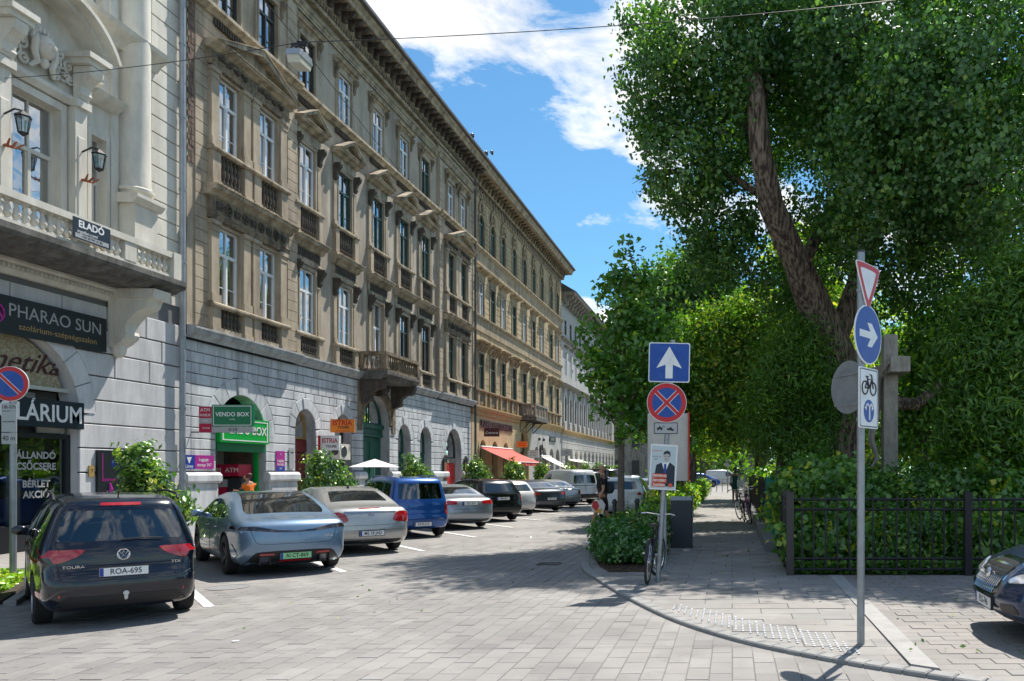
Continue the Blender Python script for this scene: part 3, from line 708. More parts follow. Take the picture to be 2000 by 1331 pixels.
# shared ornament meshes (centre of the bay at y = 0, wall face at x = 0)
def atx(mb):  # shift meshes written for x = X0 to x = 0
    mb.v = [(x-X0, y, z) for x, y, z in mb.v]; return mb
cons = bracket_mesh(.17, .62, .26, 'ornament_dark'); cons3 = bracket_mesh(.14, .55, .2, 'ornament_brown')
hood = atx(MB()); mold(hood, -1.0, 1.0, cornice_prof(.1, 9.52, 9.84, .3)); mold(hood, -.93, .93, [(-.02, 8.98), (.06, 8.98), (.08, 9.06), (.06, 9.14), (.06, 9.52), (-.02, 9.52)]); hood = atx(hood) if False else hood
def mk(mb, name, mat): return atx(mb).mesh(name, mat)
h_ = MB(); mold(h_, -.98, .98, cornice_prof(.1, 9.52, 9.84, .3)); mold(h_, -.9, .9, [(-.02, 8.98), (.06, 8.98), (.09, 9.06), (.06, 9.12), (.06, 9.53), (-.02, 9.53)]); hood_me = mk(h_, 'hood', 'cornice_tan')
h_ = MB()
for i in range(12): h_.cbox(X0+.075, -.72+i*.131, 9.34, .03, .085, .2)
h_.box(X0+.05, X0+.08, -.82, .82, 9.2, 9.225); h_.box(X0+.05, X0+.08, -.82, .82, 9.455, 9.48); frieze_me = mk(h_, 'frieze', 'ornament_dark')
h_ = MB(); mold(h_, -.98, .98, cornice_prof(.1, 13.62, 13.86, .28)); mold(h_, -.9, .9, [(-.02, 13.2), (.05, 13.2), (.08, 13.27), (.05, 13.33), (.05, 13.63), (-.02, 13.63)]); pediment(h_, 0, .98, 13.85, 14.38, .1, .3, .1); ped_me = mk(h_, 'pediment', 'cornice_tan')
h_ = MB(); mold(h_, -.86, .86, cornice_prof(.05, 17.1, 17.32, .2)); mold(h_, -.78, .78, [(-.02, 16.93), (.05, 16.93), (.05, 17.11), (-.02, 17.11)]); hood3_me = mk(h_, 'hood', 'cornice_tan')
h_ = MB()
for i in range(13): h_.cbox(X0+.05, -.68+i*.113, 14.56, .1, .06, .17)
dent_me = mk(h_, 'dentil_panel', 'ornament_dark')
def arch_me(h):  # architrave round a window
    q = MB(); wallpanel(q, rectpoly(-WW/2-.15, WW/2+.15, -.02, h+.14), [rectpoly(-WW/2, WW/2, -.02+.02, h)[::-1]], X0-.01, X0+.05); wallpanel(q, rectpoly(-WW/2-.06, WW/2+.06, 0, h+.06), [rectpoly(-WW/2-.003, WW/2+.003, .01, h+.003)[::-1]], X0+.0, X0+.075)
    return mk(q, 'architrave', 'stucco_tan')
architr = {f: arch_me(b-a) for f, (a, b) in FL.items()}
def bal_base(w, zb, zt):
    q = MB(); q.box(X0+.0, X0+.05, -w/2, w/2, zb, zb+.1); q.box(X0, X0+.018, -w/2, w/2, zb, zt); mold(q, -w/2-.36, w/2+.36, [(-.02, zt), (.16, zt), (.2, zt+.05), (.2, zt+.11), (.16, zt+.14), (-.02, zt+.14)])
    return q
def pedestal(zb, zt):
    q = MB(); q.box(X0, X0+.15, -.13, .13, zb, zt); q.box(X0, X0+.19, -.16, .16, zb, zb+.12); return mk(q, 'pedestal', 'stucco_tan')
sb1 = mk(bal_base(WW+.1, 5.78, 6.42), 'window_sill', 'cornice_tan'); sb2 = mk(bal_base(WW+.1, 9.98, 10.85), 'window_sill', 'cornice_tan')
pd1 = pedestal(5.74, 6.42); pd2 = pedestal(9.85, 10.85)
pil = {f: mk(MB().box(X0, X0+.07, -.1, .1, a, b-.5).box(X0, X0+.1, -.12, .12, a, a+.16), 'pilaster', 'stucco_tan') for f, (a, b) in FL.items()}
curt = {3: ['full', 'full', 'full', 'half', 'full', 'full', 'sides', 'full', 'full'], 2: ['full', 'full', 'full', 'sides', 'full', 'full', 'full', 'full', 'full'], 1: ['sides', 'full', 'half', 'full', 'sides', 'full', 'sides', 'full', 'half']}  # extra full curtains added to brighten panes that reflect too little sky
mats = {3: ['window_dark', 'window_dark', 'window_dark', 'window_white', 'window_white', 'window_white', 'window_green', 'window_white', 'window_white'],
        2: ['window_white', 'window_white', 'window_white', 'window_green', 'window_green', 'window_green', 'window_green', 'window_green', 'window_green'],
        1: ['window_white', 'window_white', 'window_white', 'window_white', 'window_white', 'window_dark', 'window_dark', 'window_green', 'window_green']}
allc = [(c, RP) for c in pairs[0]]+[(c, 0) for c in bays]+[(c, RP) for c in pairs[1]]
for f, (a, b) in FL.items():
    for i, (c, p) in enumerate(allc):
        if f == 1 and c == 33.3: window(B1, c, 5.78, WW, b-5.78, .16, 'cross_bars', 'window_white', 'sides', p=p, name='balcony_door')
        else: window(B1, c, a, WW, b-a, .085+p*.3, 'cross_bars', mats[f][i], curt[f][i], p=p)
        meshobj('architrave', architr[f], B1, T(X0+p, c, a))
for c in bays:
    for f in (1, 2):
        a, b = FL[f]
        if not (f == 1 and c == 33.3):
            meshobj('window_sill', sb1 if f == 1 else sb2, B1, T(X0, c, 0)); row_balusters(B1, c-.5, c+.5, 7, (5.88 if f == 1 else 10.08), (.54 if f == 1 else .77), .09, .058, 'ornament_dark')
        for s in (-1, 1):
            if not (f == 1 and c == 33.3): meshobj('pedestal', pd1 if f == 1 else pd2, B1, T(X0, c+s*.75, 0))
            meshobj('pilaster', pil[f], B1, T(X0, c+s*.77, 0)); meshobj('bracket', cons, B1, T(X0+.04, c+s*.77, b+.18))
    meshobj('hood', hood_me, B1, T(X0, c, 0)); meshobj('frieze', frieze_me, B1, T(X0, c, 0)); meshobj('pediment', ped_me, B1, T(X0, c, 0))
    meshobj('dentil_panel', dent_me, B1, T(X0, c, 0))
for c, p in allc:
    meshobj('hood', hood3_me, B1, T(X0+p, c, 0))
    for s in (-1, 1): meshobj('bracket', cons3, B1, T(X0+p+.02, c+s*.72, 17.08))
# paired bays of the projecting ends
big = bracket_mesh(.2, .5, .2, 'ornament_brown')
for (c0, c1) in pairs:
    cm = (c0+c1)/2; hw = 2.05 if c0 < 30 else 1.95
    for f in (1, 2):
        a, b = FL[f]; zb, zt = ((5.8, 6.42) if f == 1 else (9.98, 10.85))
        q = MB(); mold(q, cm-hw+.1, cm+hw-.1, [(RP-.02, zt), (RP+.2, zt), (RP+.25, zt+.05), (RP+.25, zt+.1), (RP+.2, zt+.14), (RP-.02, zt+.14)]); q.build('window_sill', 'cornice_tan', B1)
        for c in (c0, c1):
            row_balusters(B1, c-.42, c+.42, 5, zb+.08, zt-zb-.08, RP+.09, .065, 'ornament_dark')
            q = MB(); q.box(X0+RP, X0+RP+.12, c-.5, c+.5, zb-.04, zb+.08); q.box(X0+RP, X0+RP+.02, c-.5, c+.5, zb, zt); q.build('baluster_base', 'cornice_tan', B1)
            for s in (-1, 1):
                yy = c+s*.74
                q = MB(); q.box(X0+RP, X0+RP+.13, yy-.17, yy+.17, a, b+.02); q.box(X0+RP, X0+RP+.17, yy-.2, yy+.2, a, a+.22); q.box(X0+RP, X0+RP+.18, yy-.2, yy+.2, b-.02, b+.1); q.box(X0+RP, X0+RP+.15, yy-.18, yy+.18, b-.2, b-.14)
                q.build('pilaster', 'stucco_tan', B1)
                q = MB(); q.box(X0+RP, X0+RP+.17, yy-.18, yy+.18, zb-.08, zt-.003); q.box(X0+RP, X0+RP+.2, yy-.2, yy+.2, zb-.08, zb+.06); q.build('pedestal', 'stucco_tan', B1)
        z = b+.12
        q = MB(); mold(q, cm-hw+.08, cm+hw-.08, [(RP-.02, z), (RP+.16, z), (RP+.18, z+.1), (RP+.21, z+.14), (RP+.16, z+.18), (RP+.16, z+(.62 if f == 1 else .42)), (RP-.02, z+(.62 if f == 1 else .42))]); q.build('entablature', 'ornament_brown', B1)
        z2 = z+(.62 if f == 1 else .42)
        q = MB(); mold(q, cm-hw-.04, cm+hw+.04, cornice_prof(RP+.16, z2, z2+.3 if f == 1 else z2+.22, .3)); q.build('cornice', 'cornice_tan', B1)
        if f == 1:                                            # rosettes and panels of the frieze
            zc = z+.4
            for i in range(9):
                y = cm-hw+.45+(2*hw-.9)*i/8; q = MB()
                if i % 2: q.torus(.13, .035, 14, 5, T(X0+RP+.18, y, zc) @ RY(90)); q.sphere(.06, T(X0+RP+.18, y, zc), 8, 5); q.build('rosette', 'ornament_dark', B1, True)
                else: q.box(X0+RP+.15, X0+RP+.185, y-.13, y+.13, zc-.11, zc+.11); q.sphere(.08, T(X0+RP+.185, y-.05, zc), 6, 4); q.sphere(.07, T(X0+RP+.185, y+.06, zc+.02), 6, 4); q.build('relief', 'ornament_dark', B1, True)
        else:
            q = MB(); pediment(q, cm, hw+.02, z2+.2, z2+.95, RP+.16, .32, .15); q.build('pediment', 'cornice_tan', B1)
            for sgn in (-1, 1):
                q = MB()
                for i in range(12): y = cm+sgn*.95-.65+i*.118; q.sphere(.06+.03*math.sin(i*2.1), T(X0+RP+.18, y, z+.3+.03*math.sin(i*1.7)), 7, 4)
                q.build('garland', 'ornament_dark', B1, True)
    for c in (c0, c1): meshobj('dentil_panel', dent_me, B1, T(X0+RP, c, 0))
# sill course, architrave, frieze, dentils, great cornice, gutter, roof
m = MB(); ms = MB()
for y0, y1, p in ((YA, RA, RP), (RA+.002, RB-.002, 0), (RB, YB, RP)):
    mold(m, y0, y1, [(p-.02, 14.68), (p+.1, 14.68), (p+.16, 14.76), (p+.26, 14.82), (p+.26, 14.92), (p+.2, 14.97), (p-.02, 14.97)])
    mold(ms, y0, y1, [(p-.02, 17.62), (p+.07, 17.62), (p+.07, 17.7), (p+.1, 17.72), (p+.1, 17.8), (p+.17, 17.86), (p+.17, 17.9), (p-.02, 17.92)])
m.build('string_course', 'cornice_tan', B1); ms.build('architrave', 'cornice_tan', B1)
m = MB(); mold(m, YA, YB, [(-.02, 18.22), (.2, 18.22), (.22, 18.3), (.22, 18.52), (.28, 18.56), (.28, 18.6), (-.02, 18.6)]); m.build('bed_moulding', 'cornice_tan', B1)
m = MB(); y = YA+.06
while y < YB-.1: m.cbox(X0+.25, y+.05, 18.42, .09, .1, .16); y += .19
tag(m.build('dentils', 'ornament_brown', B1), kind='stuff')
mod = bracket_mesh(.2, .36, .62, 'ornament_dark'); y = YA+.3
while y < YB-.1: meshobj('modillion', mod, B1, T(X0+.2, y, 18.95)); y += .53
m = MB(); mold(m, YA-.02, YB, [(-.3, 18.6), (.3, 18.6), (.3, 18.95), (.88, 18.95), (.9, 19.0), (.9, 19.12), (1.0, 19.2), (1.02, 19.27), (-.3, 19.27)]); m.build('cornice', 'cornice_tan', B1)
m = MB(); mold(m, YA-.05, YB, [(.96, 19.272), (1.1, 19.272), (1.16, 19.3), (1.16, 19.42), (1.12, 19.42), (1.12, 19.32), (.96, 19.32)]); m.build('gutter', 'roof_tin', B1)
m = MB(); m.prism([(X0+1.0, 19.33), (X0-7, 22.2), (X0-15, 19.3)], YA-.02, YB, 'y'); m.build('roof', 'roof_tin', B1)
MB().box(X0-14, X0-7, YA, YB, 0, 19.25).build('rear_wall', 'stucco_plain', B1)
for y in (YA, YB-.2): MB().box(X0-7, X0-.43, y, y+.2, 0, 19.2).build('party_wall', 'stucco_plain', B1)
# balcony over the portal
bp = B1; yb0, yb1, pb = 31.72, 34.88, 1.08
m = MB(); m.prism([(X0-.05, 5.44), (X0+.9, 5.44), (X0+1.0, 5.5), (X0+1.06, 5.62), (X0+1.16, 5.66), (X0+1.16, 5.77), (X0-.05, 5.77)], yb0-.12, yb1+.12, 'y'); m.build('balcony_slab', 'slab_dirty', B1)
m = MB(); m.box(X0, X0+pb+.05, yb0-.1, yb0+.12, 6.42, 6.55); m.box(X0, X0+pb+.05, yb1-.12, yb1+.1, 6.42, 6.55); m.box(X0+pb-.16, X0+pb+.06, yb0+.12, yb1-.12, 6.42, 6.55)
m.box(X0+.05, X0+pb+.02, yb0-.08, yb0+.08, 5.77, 5.86); m.box(X0+.05, X0+pb+.02, yb1-.08, yb1+.08, 5.77, 5.86); m.box(X0+pb-.14, X0+pb+.02, yb0+.08, yb1-.08, 5.77, 5.86)
for (px_, py_) in ((pb-.06, yb0), (pb-.06, yb1), (.12, yb0), (.12, yb1)): m.cbox(X0+px_, py_, 6.14, .2, .2, .56)
m.build('balcony_rail', 'ornament_brown', B1)
me = baluster(.56, .055, 'ornament_brown')
for i in range(13): meshobj('baluster', me, B1, T(X0+pb-.06, yb0+.2+(yb1-yb0-.4)*(i+.5)/13, 5.86))
for yy in (yb0, yb1):
    for i in range(4): meshobj('baluster', me, B1, T(X0+.32+.165*i, yy, 5.86))
lc = bracket_mesh(.32, .95, 1.0, 'ornament_dark')
for yy in (yb0+.14, yb1-.14): meshobj('bracket', lc, B1, T(X0+.02, yy, 5.44))
m = MB(); m.box(X0, X0+.35, 33.25-.2, 33.25+.2, 4.9, 5.43); m.sphere(.2, T(X0+.36, 33.25, 5.2), 10, 6); m.build('keystone_mask', 'ornament_dark', B1, True)
m = MB(); m.box(X0, X0+.07, 31.5, 31.85, 3.4, 5.43); m.box(X0, X0+.07, 34.65, 34.98, 3.4, 5.43); m.build('portal_pier', 'ornament_brown', B1)
# portal door
def door_leaf(parent, cy, w, z0, z1, x, mat, name='door', handle=True):
    o = MB(); n = 3; o.box(x-.05, x, cy-w/2, cy+w/2, z0, z1); hh = (z1-z0)
    for (a, b) in ((.05, .3), (.35, .62), (.67, .94)): o.prism(rectpoly(cy-w/2+.1, cy+w/2-.1, z0+a*hh, z0+b*hh), x-.01, x+.03, 'x', .02)
    d = o.build(name, mat, parent)
    if handle: MB().cyl(.015, 0, .14, 8, T(x+.05, cy+w*.38, z0+.42*hh)).build('handle', 'chrome', d)
    return d
xd = X0-.36
for s in (-1, 1): door_leaf(B1, 33.25+s*.6, 1.17, .05, 3.2, xd, 'door_green')
m = MB(); m.box(xd-.05, xd+.1, 32.0, 34.5, 3.21, 3.32); m.box(xd-.05, xd+.07, 32.03, 34.47, 3.33, 3.55); m.box(xd-.05, xd+.15, 32.0, 34.5, 3.56, 3.72); m.build('transom', 'door_green', B1)
m = MB(); wallpanel(m, archpoly(33.25, 3.73, 3.74, 1.24, 16), [archpoly(33.25, 3.8, 3.81, 1.1, 16)[::-1]], xd-.04, xd+.03); m.box(xd, xd+.05, 33.22, 33.28, 3.8, 4.9); m.build('fanlight', 'door_green', B1)
m = MB(); ap = archpoly(33.25, 3.78, 3.8, 1.12, 16); m.add([(xd-.02, y, z) for y, z in ap], [tuple(range(len(ap)))]); m.build('pane', 'pane_glass', B1)
MB().box(xd+.032, xd+.04, 33.0, 33.12, 1.9, 2.12).build('notice', 'sign_white', B1)
# other ground-floor openings
def arch_glazing(parent, cy, r, zc, x, mat, zsplit, lower='door', lmat=None, bars=5):
    m = MB(); wallpanel(m, archpoly(cy, zsplit, max(zc, zsplit+.01), r-.02, 14), [archpoly(cy, zsplit+.07, max(zc, zsplit+.08), r-.1, 14)[::-1]], x-.04, x+.03)
    for k in range(1, bars):
        a = PI*k/bars; m.tube([(x+.01, cy, zc), (x+.01, cy-(r-.06)*math.cos(a), zc+(r-.06)*math.sin(a))], .014, 4)
    m.torus(r*.45, .014, 12, 4, T(x+.01, cy, zc) @ RY(90) @ RZ(90), 0, PI) if False else None
    o = m.build('fanlight', mat, parent)
    q = MB(); ap = archpoly(cy, zsplit+.05, max(zc, zsplit+.06), r-.08, 12); q.add([(x-.02, y, z) for y, z in ap], [tuple(range(len(ap)))]); q.build('pane', 'pane_glass', o)
    return o
arch_glazing(B1, 27.7, .66, 3.27, X0-.34, 'gold', 2.9)
MB().box(X0-.38, X0-.3, 27.06, 28.34, 2.45, 2.88).build('shop_fascia', 'door_red', B1)
door_leaf(B1, 27.4, .6, .06, 2.42, X0-.33, 'door_red'); door_leaf(B1, 28.02, .6, .06, 2.42, X0-.33, 'door_red')
arch_glazing(B1, 30.4, .66, 3.27, X0-.34, 'window_dark', 2.6); window(B1, 30.4, .9, 1.3, 1.7, .36, 'cross', 'window_dark', None, split=False)
for cy in (36.05, 38.55):
    r = .68 if cy < 37 else .7; arch_glazing(B1, cy, r, 3.2, X0-.34, 'door_green', 2.6); door_leaf(B1, cy, 1.32, .06, 2.58, X0-.33, 'door_green')
arch_glazing(B1, 42.45, 1.15, 2.85, X0-.34, 'window_dark', 2.45, bars=6); MB().box(X0-.38, X0-.3, 41.35, 43.55, 2.2, 2.44).build('shop_fascia', 'stone_grey', B1)
door_leaf(B1, 41.95, .75, .06, 2.18, X0-.33, 'door_red'); MB().box(X0-.36, X0-.32, 42.36, 43.55, .06, 2.18).build('shop_front', 'istria_red', B1)
# Downpipes
def downpipe(parent, y, ztop, mat, x=X0+.2, r=.065, bends=True):
    m = MB(); m.tube([(x, y, .3), (x, y, ztop-1.2), (x, y, ztop-.9), (x+.7, y, ztop-.1)] if bends else [(x, y, .3), (x, y, ztop)], r, 10)
    z = 1.5
    while z < ztop-1.2: m.cyl(r+.012, 0, .05, 10, T(x, y, z)); z += 1.95
    return m.build('downpipe', mat, parent, True)
downpipe(B1, YB-.02, 19.4, 'roof_tin', X0+.25)
# shop behind the first arch: lined recess with brick side
m = MB(); xr = X0-1.3; m.box(xr-.05, xr, 22.9, 25.3, 0, 3.2); m.box(xr, X0-.43, 22.8, 22.88, 0, 3.2); m.box(xr, X0-.43, 22.88, 25.32, 3.2, 3.25); m.build('shop_lining', 'stone_pale', B1)
bk = MB(); 
for k in range(30):
    for j in range(4): bk.prism(rectpoly(xr+.22*j+.11*(k % 2)+.004, min(xr+.22*j+.11*(k % 2)+.212, X0-.44), .1+.1*k+.004, .1+.1*k+.093), 25.33, 25.27, 'y')
tag(bk.build('bricks', 'brick_worn', B1), kind='stuff')
MB().box(xr, X0-.43, 25.32, 25.38, 0, 3.2).build('brick_backing', 'paint_joint', B1)
m = MB(); m.box(X0-.3, X0-.2, 22.9, 22.99, .05, 2.6); m.box(X0-.3, X0-.2, 25.2, 25.3, .05, 2.6); m.build('shop_frame', 'green_bright', B1)
# ---------------------------------------------------------------- yellow building
YC = 69.1
B2 = thing('apartment_building', 'yellow-tan four-storey building with arched top-floor windows, shop awnings and a small iron-bracketed balcony', 'building', (X0, (YB+YC)/2, 0))
c2 = [47.0, 49.25, 51.5, 54.1, 56.75, 59.4, 61.95, 65.1, 67.45]; W2 = .98
F2 = {1: (6.58, 8.72), 2: (10.95, 12.95), 3: (15.0, 16.9)}
g2 = [47.4, 49.8, 52.2]
holes = []
for f, (a, b) in F2.items():
    for c in c2: holes.append((archpoly(c, a, b-W2/2, W2/2, 10) if f == 3 else rectpoly(c-W2/2, c+W2/2, a, b))[::-1])
m = MB(); wallpanel(m, rectpoly(YB, YC, 5.4, 18.3), holes, X0-.42, X0); m.build('wall', 'stucco_yellow', B2)
gh = [archpoly(c, .05, 3.0, .62, 10)[::-1] for c in g2]+[archpoly(56.9, .05, 3.6, 1.15, 12)[::-1]]+[archpoly(c, .05, 2.9, .7, 10)[::-1] for c in (60.4, 62.9, 65.4, 67.7)]
m = MB(); wallpanel(m, rectpoly(YB, 58.4, 0, 5.4), gh[:4], X0-.42, X0+.02); m.build('ground_floor_wall', 'shop_cream', B2)
m = MB(); wallpanel(m, rectpoly(58.4, YC, 0, 5.4), gh[4:], X0-.42, X0+.02); m.build('ground_floor_wall', 'stone_pale', B2)
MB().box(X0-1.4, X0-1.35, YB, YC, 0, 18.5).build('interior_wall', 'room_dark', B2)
m = MB()
for z in (5.0, 9.8, 14.2): m.box(X0-1.35, X0-.43, YB, YC, z, z+.1)
m.build('floor_slab', 'room_mid', B2)
m = MB(); mold(m, YB, 55.4, [(0, 5.05), (.1, 5.05), (.12, 5.3), (.2, 5.34), (.24, 5.5), (.24, 5.58), (0, 5.6)]); mold(m, 59.3, YC, [(0, 5.05), (.1, 5.05), (.12, 5.3), (.2, 5.34), (.24, 5.5), (.24, 5.58), (0, 5.6)]); m.build('ledge', 'ledge_orange', B2)
# banded rustication between the windows, real strips
def bands(parent, y0, y1, z0, z1, h, cs, w, a, b, mat, p=.03, arch=False):
    z = z0
    while z+h <= z1+.001:
        segs = []; cur = y0
        if a-.05 < z+h/2 < b+.12:
            for c in cs: segs.append((cur, c-w/2-.12)); cur = c+w/2+.12
        segs.append((cur, y1))
        for s0, s1 in segs:
            if s1-s0 > .1: MB().prism(rectpoly(s0+.01, s1-.01, z+.014, z+h-.014), X0-.01, X0+p, 'x', .01).build('stone_block', mat, parent)
        z += h
bands(B2, YB+.05, YC-.05, 10.55, 13.35, .35, c2, W2, *F2[2], 'stucco_yellow')
bands(B2, YB+.05, YC-.05, 14.85, 17.0, .3, c2, W2, *F2[3], 'stucco_yellow')
bands(B2, YB+.05, YC-.05, 6.5, 8.9, .4, c2, W2, *F2[1], 'stucco_yellow')
h_ = MB(); mold(h_, -.85, .85, cornice_prof(.05, 9.2, 9.42, .34)); mold(h_, -.7, .7, [(-.02, 8.9), (.06, 8.9), (.06, 9.2), (-.02, 9.2)])
for s in (-.68, -.23, .23, .68): h_.prism([(X0, 9.2), (X0+.3, 9.2), (X0+.26, 9.1), (X0+.08, 8.85), (X0, 8.8)], s-.07, s+.07, 'y')
hd1 = mk(h_, 'hood', 'yellow_trim')
h_ = MB(); mold(h_, -.85, .85, cornice_prof(.05, 13.42, 13.62, .3)); mold(h_, -.7, .7, [(-.02, 13.1), (.05, 13.1), (.05, 13.42), (-.02, 13.42)]); hd2 = mk(h_, 'hood', 'yellow_trim')
h_ = MB(); wallpanel(h_, archpoly(0, 15.0-.02, 16.41, .62, 12), [archpoly(0, 14.99, 16.41, .495, 12)[::-1]], X0, X0+.07)
h_.torus(.3, .05, 12, 5, T(X0+.05, 0, 17.32) @ RY(90)); h_.sphere(.14, T(X0+.05, 0, 17.3), 8, 5); h_.prism([(-.5, 17.0), (-.42, 17.45), (-.2, 17.75), (0, 17.85), (.2, 17.75), (.42, 17.45), (.5, 17.0), (.38, 17.0), (.3, 17.4), (0, 17.68), (-.3, 17.4), (-.38, 17.0)], X0, X0+.1, 'x')
hd3 = mk(h_, 'arch_surround', 'yellow_trim')
fr1 = MB(); wallpanel(fr1, rectpoly(-W2/2-.12, W2/2+.12, -.02, 2.26), [rectpoly(-W2/2, W2/2, 0, 2.14)[::-1]], X0, X0+.06); fr1 = mk(fr1, 'architrave', 'yellow_trim')
fr2 = MB(); wallpanel(fr2, rectpoly(-W2/2-.12, W2/2+.12, -.02, 2.12), [rectpoly(-W2/2, W2/2, 0, 2.0)[::-1]], X0, X0+.06); fr2 = mk(fr2, 'architrave', 'yellow_trim')
pp = MB(); pp.prism(rectpoly(-.46, .46, 5.72, 6.36), X0, X0+.05, 'x', .02); pp = mk(pp, 'sill_panel', 'ornament_brown')
pl2 = MB(); pl2.box(X0, X0+.13, -.12, .12, 5.6, 6.44); pl2 = mk(pl2, 'pedestal', 'yellow_trim')
for i, c in enumerate(c2):
    window(B2, c, F2[1][0], W2, 2.14, .085, 'cross', 'window_green', 'full' if i % 3 != 1 else 'sides', split=False); window(B2, c, F2[2][0], W2, 2.0, .085, 'cross', 'window_green' if i % 2 else 'window_white', 'full', split=False)
    window(B2, c, F2[3][0], W2, 1.9, .09, 'arched', 'window_green', None, arched=True)
    for me in (hd1, hd2, hd3): meshobj(me.name.split('.')[0], me, B2, T(X0+.02, c, 0))
    meshobj('architrave', fr1, B2, T(X0+.02, c, F2[1][0])); meshobj('architrave', fr2, B2, T(X0+.02, c, F2[2][0])); meshobj('sill_panel', pp, B2, T(X0, c, 0))
    for s in (-1, 1): meshobj('pedestal', pl2, B2, T(X0, c+s*.66, 0))
m = MB(); mold(m, YB, YC, [(0, 6.44), (.16, 6.44), (.2, 6.5), (.2, 6.56), (0, 6.58)]); m.build('sill_course', 'yellow_trim', B2)
m = MB(); mold(m, YB, YC, [(0, 10.0), (.06, 10.0), (.06, 10.7), (.14, 10.76), (.18, 10.84), (.18, 10.9), (0, 10.93)]); m.build('string_course', 'yellow_trim', B2)
m = MB(); mold(m, YB, YC, [(0, 13.9), (.06, 13.9), (.08, 14.6), (.16, 14.7), (.24, 14.8), (.24, 14.88), (0, 14.92)]); m.build('string_course', 'yellow_trim', B2)
m = MB(); mold(m, YB, YC, [(0, 17.86), (.06, 17.86), (.1, 17.94), (.04, 17.98), (0, 17.98)]); m.build('architrave', 'yellow_trim', B2)
m = MB(); y = YB+.3
while y < YC-.2: m.prism(rectpoly(y, y+.36, 18.05, 18.42), X0-.01, X0+.05, 'x', .03); y += .62
tag(m.build('frieze_panels', 'ornament_brown', B2), kind='stuff')
mod2 = bracket_mesh(.16, .34, .5, 'ornament_brown'); y = YB+.3
while y < YC-.1: meshobj('modillion', mod2, B2, T(X0+.12, y, 18.92)); y += .6
m = MB(); mold(m, YB+.01, YC+.6, [(-.3, 18.5), (.14, 18.5), (.2, 18.93), (.85, 18.93), (.88, 19.06), (.95, 19.18), (1.0, 19.28), (-.3, 19.28)]); m.build('cornice', 'cornice_tan', B2)
m = MB(); mold(m, YB+.02, YC+.6, [(.94, 19.282), (1.1, 19.282), (1.15, 19.32), (1.15, 19.44), (.94, 19.34)]); m.build('gutter', 'roof_tin', B2)
m = MB(); m.prism([(X0+1.0, 19.35), (X0-7, 22.4), (X0-15, 19.35)], YB+.02, YC+.6, 'y'); m.build('roof', 'roof_tin', B2)
MB().box(X0-14, X0-7, YB, YC, 0, 19.25).build('rear_wall', 'stucco_plain', B2)
MB().box(X0-7, X0-.43, YC-.25, YC, 0, 19.2).build('party_wall', 'stone_grey', B2)
# small balcony on iron brackets
y0, y1 = 55.6, 59.2
m = MB(); m.box(X0, X0+1.2, y0-.1, y1+.1, 5.3, 5.55); m.build('balcony_slab', 'slab_dirty', B2)
m = MB(); m.box(X0+1.0, X0+1.14, y0, y1, 6.35, 6.48); m.box(X0+.02, X0+1.0, y0, y0+.14, 6.35, 6.48); m.box(X0+.02, X0+1.0, y1-.14, y1, 6.35, 6.48)
for k in range(5): m.box(X0+1.01, X0+1.13, y0+.02+(y1-y0-.16)*k/4, y0+.14+(y1-y0-.16)*k/4, 5.55, 6.35)
m.box(X0+.02, X0+.3, y0+.02, y0+.12, 5.55, 6.35); m.box(X0+1.03, X0+1.11, y0+.14, y1-.14, 5.56, 5.7); m.box(X0+.03, X0+1.0, y0+.03, y0+.11, 5.56, 5.68)
m.build('balcony_rail', 'stone_grey', B2)
for k in range(3): MB().box(X0+.42+.16*k, X0+.5+.16*k, y0+.03, y0+.1, 5.68, 6.35).build('baluster', 'stone_grey', B2)
for k in range(4): 
    a = y0+.02+(y1-y0-.16)*k/4+.16; MB().box(X0+1.05, X0+1.09, a, a+.7, 5.7, 6.35).build('balcony_panel', 'ornament_brown', B2)
for yy in (y0+.1, y0+1.75, y1-.1): MB().tube([(X0+1.1, yy, 5.27), (X0+.05, yy, 5.27), (X0+.05, yy, 4.5), (X0+.75, yy, 5.25)], .04, 6).build('iron_bracket', 'iron', B2)
for i, c in enumerate(g2): arch_glazing(B2, c, .62, 3.0, X0-.34, 'door_brown', 2.5, bars=3); window(B2, c, .9, 1.2, 1.55, .36, 'cross', 'door_brown', None, split=False)
arch_glazing(B2, 56.9, 1.15, 3.6, X0-.34, 'door_brown', 3.1, bars=5); door_leaf(B2, 56.9, 2.2, .06, 3.05, X0-.35, 'door_brown')
for c in (60.4, 62.9, 65.4, 67.7): arch_glazing(B2, c, .7, 2.9, X0-.34, 'window_dark', 2.4, bars=3); window(B2, c, .3, 1.3, 2.05, .36, 'cross', 'window_white', 'half', split=False)
text('URUSHIBA & GASTRONANOLIK', .62, 'maroon', B2, T(X0+.06, 50.2, 4.55) @ FACE_X, 'lettering', .02, sx=.78, weight=.012)
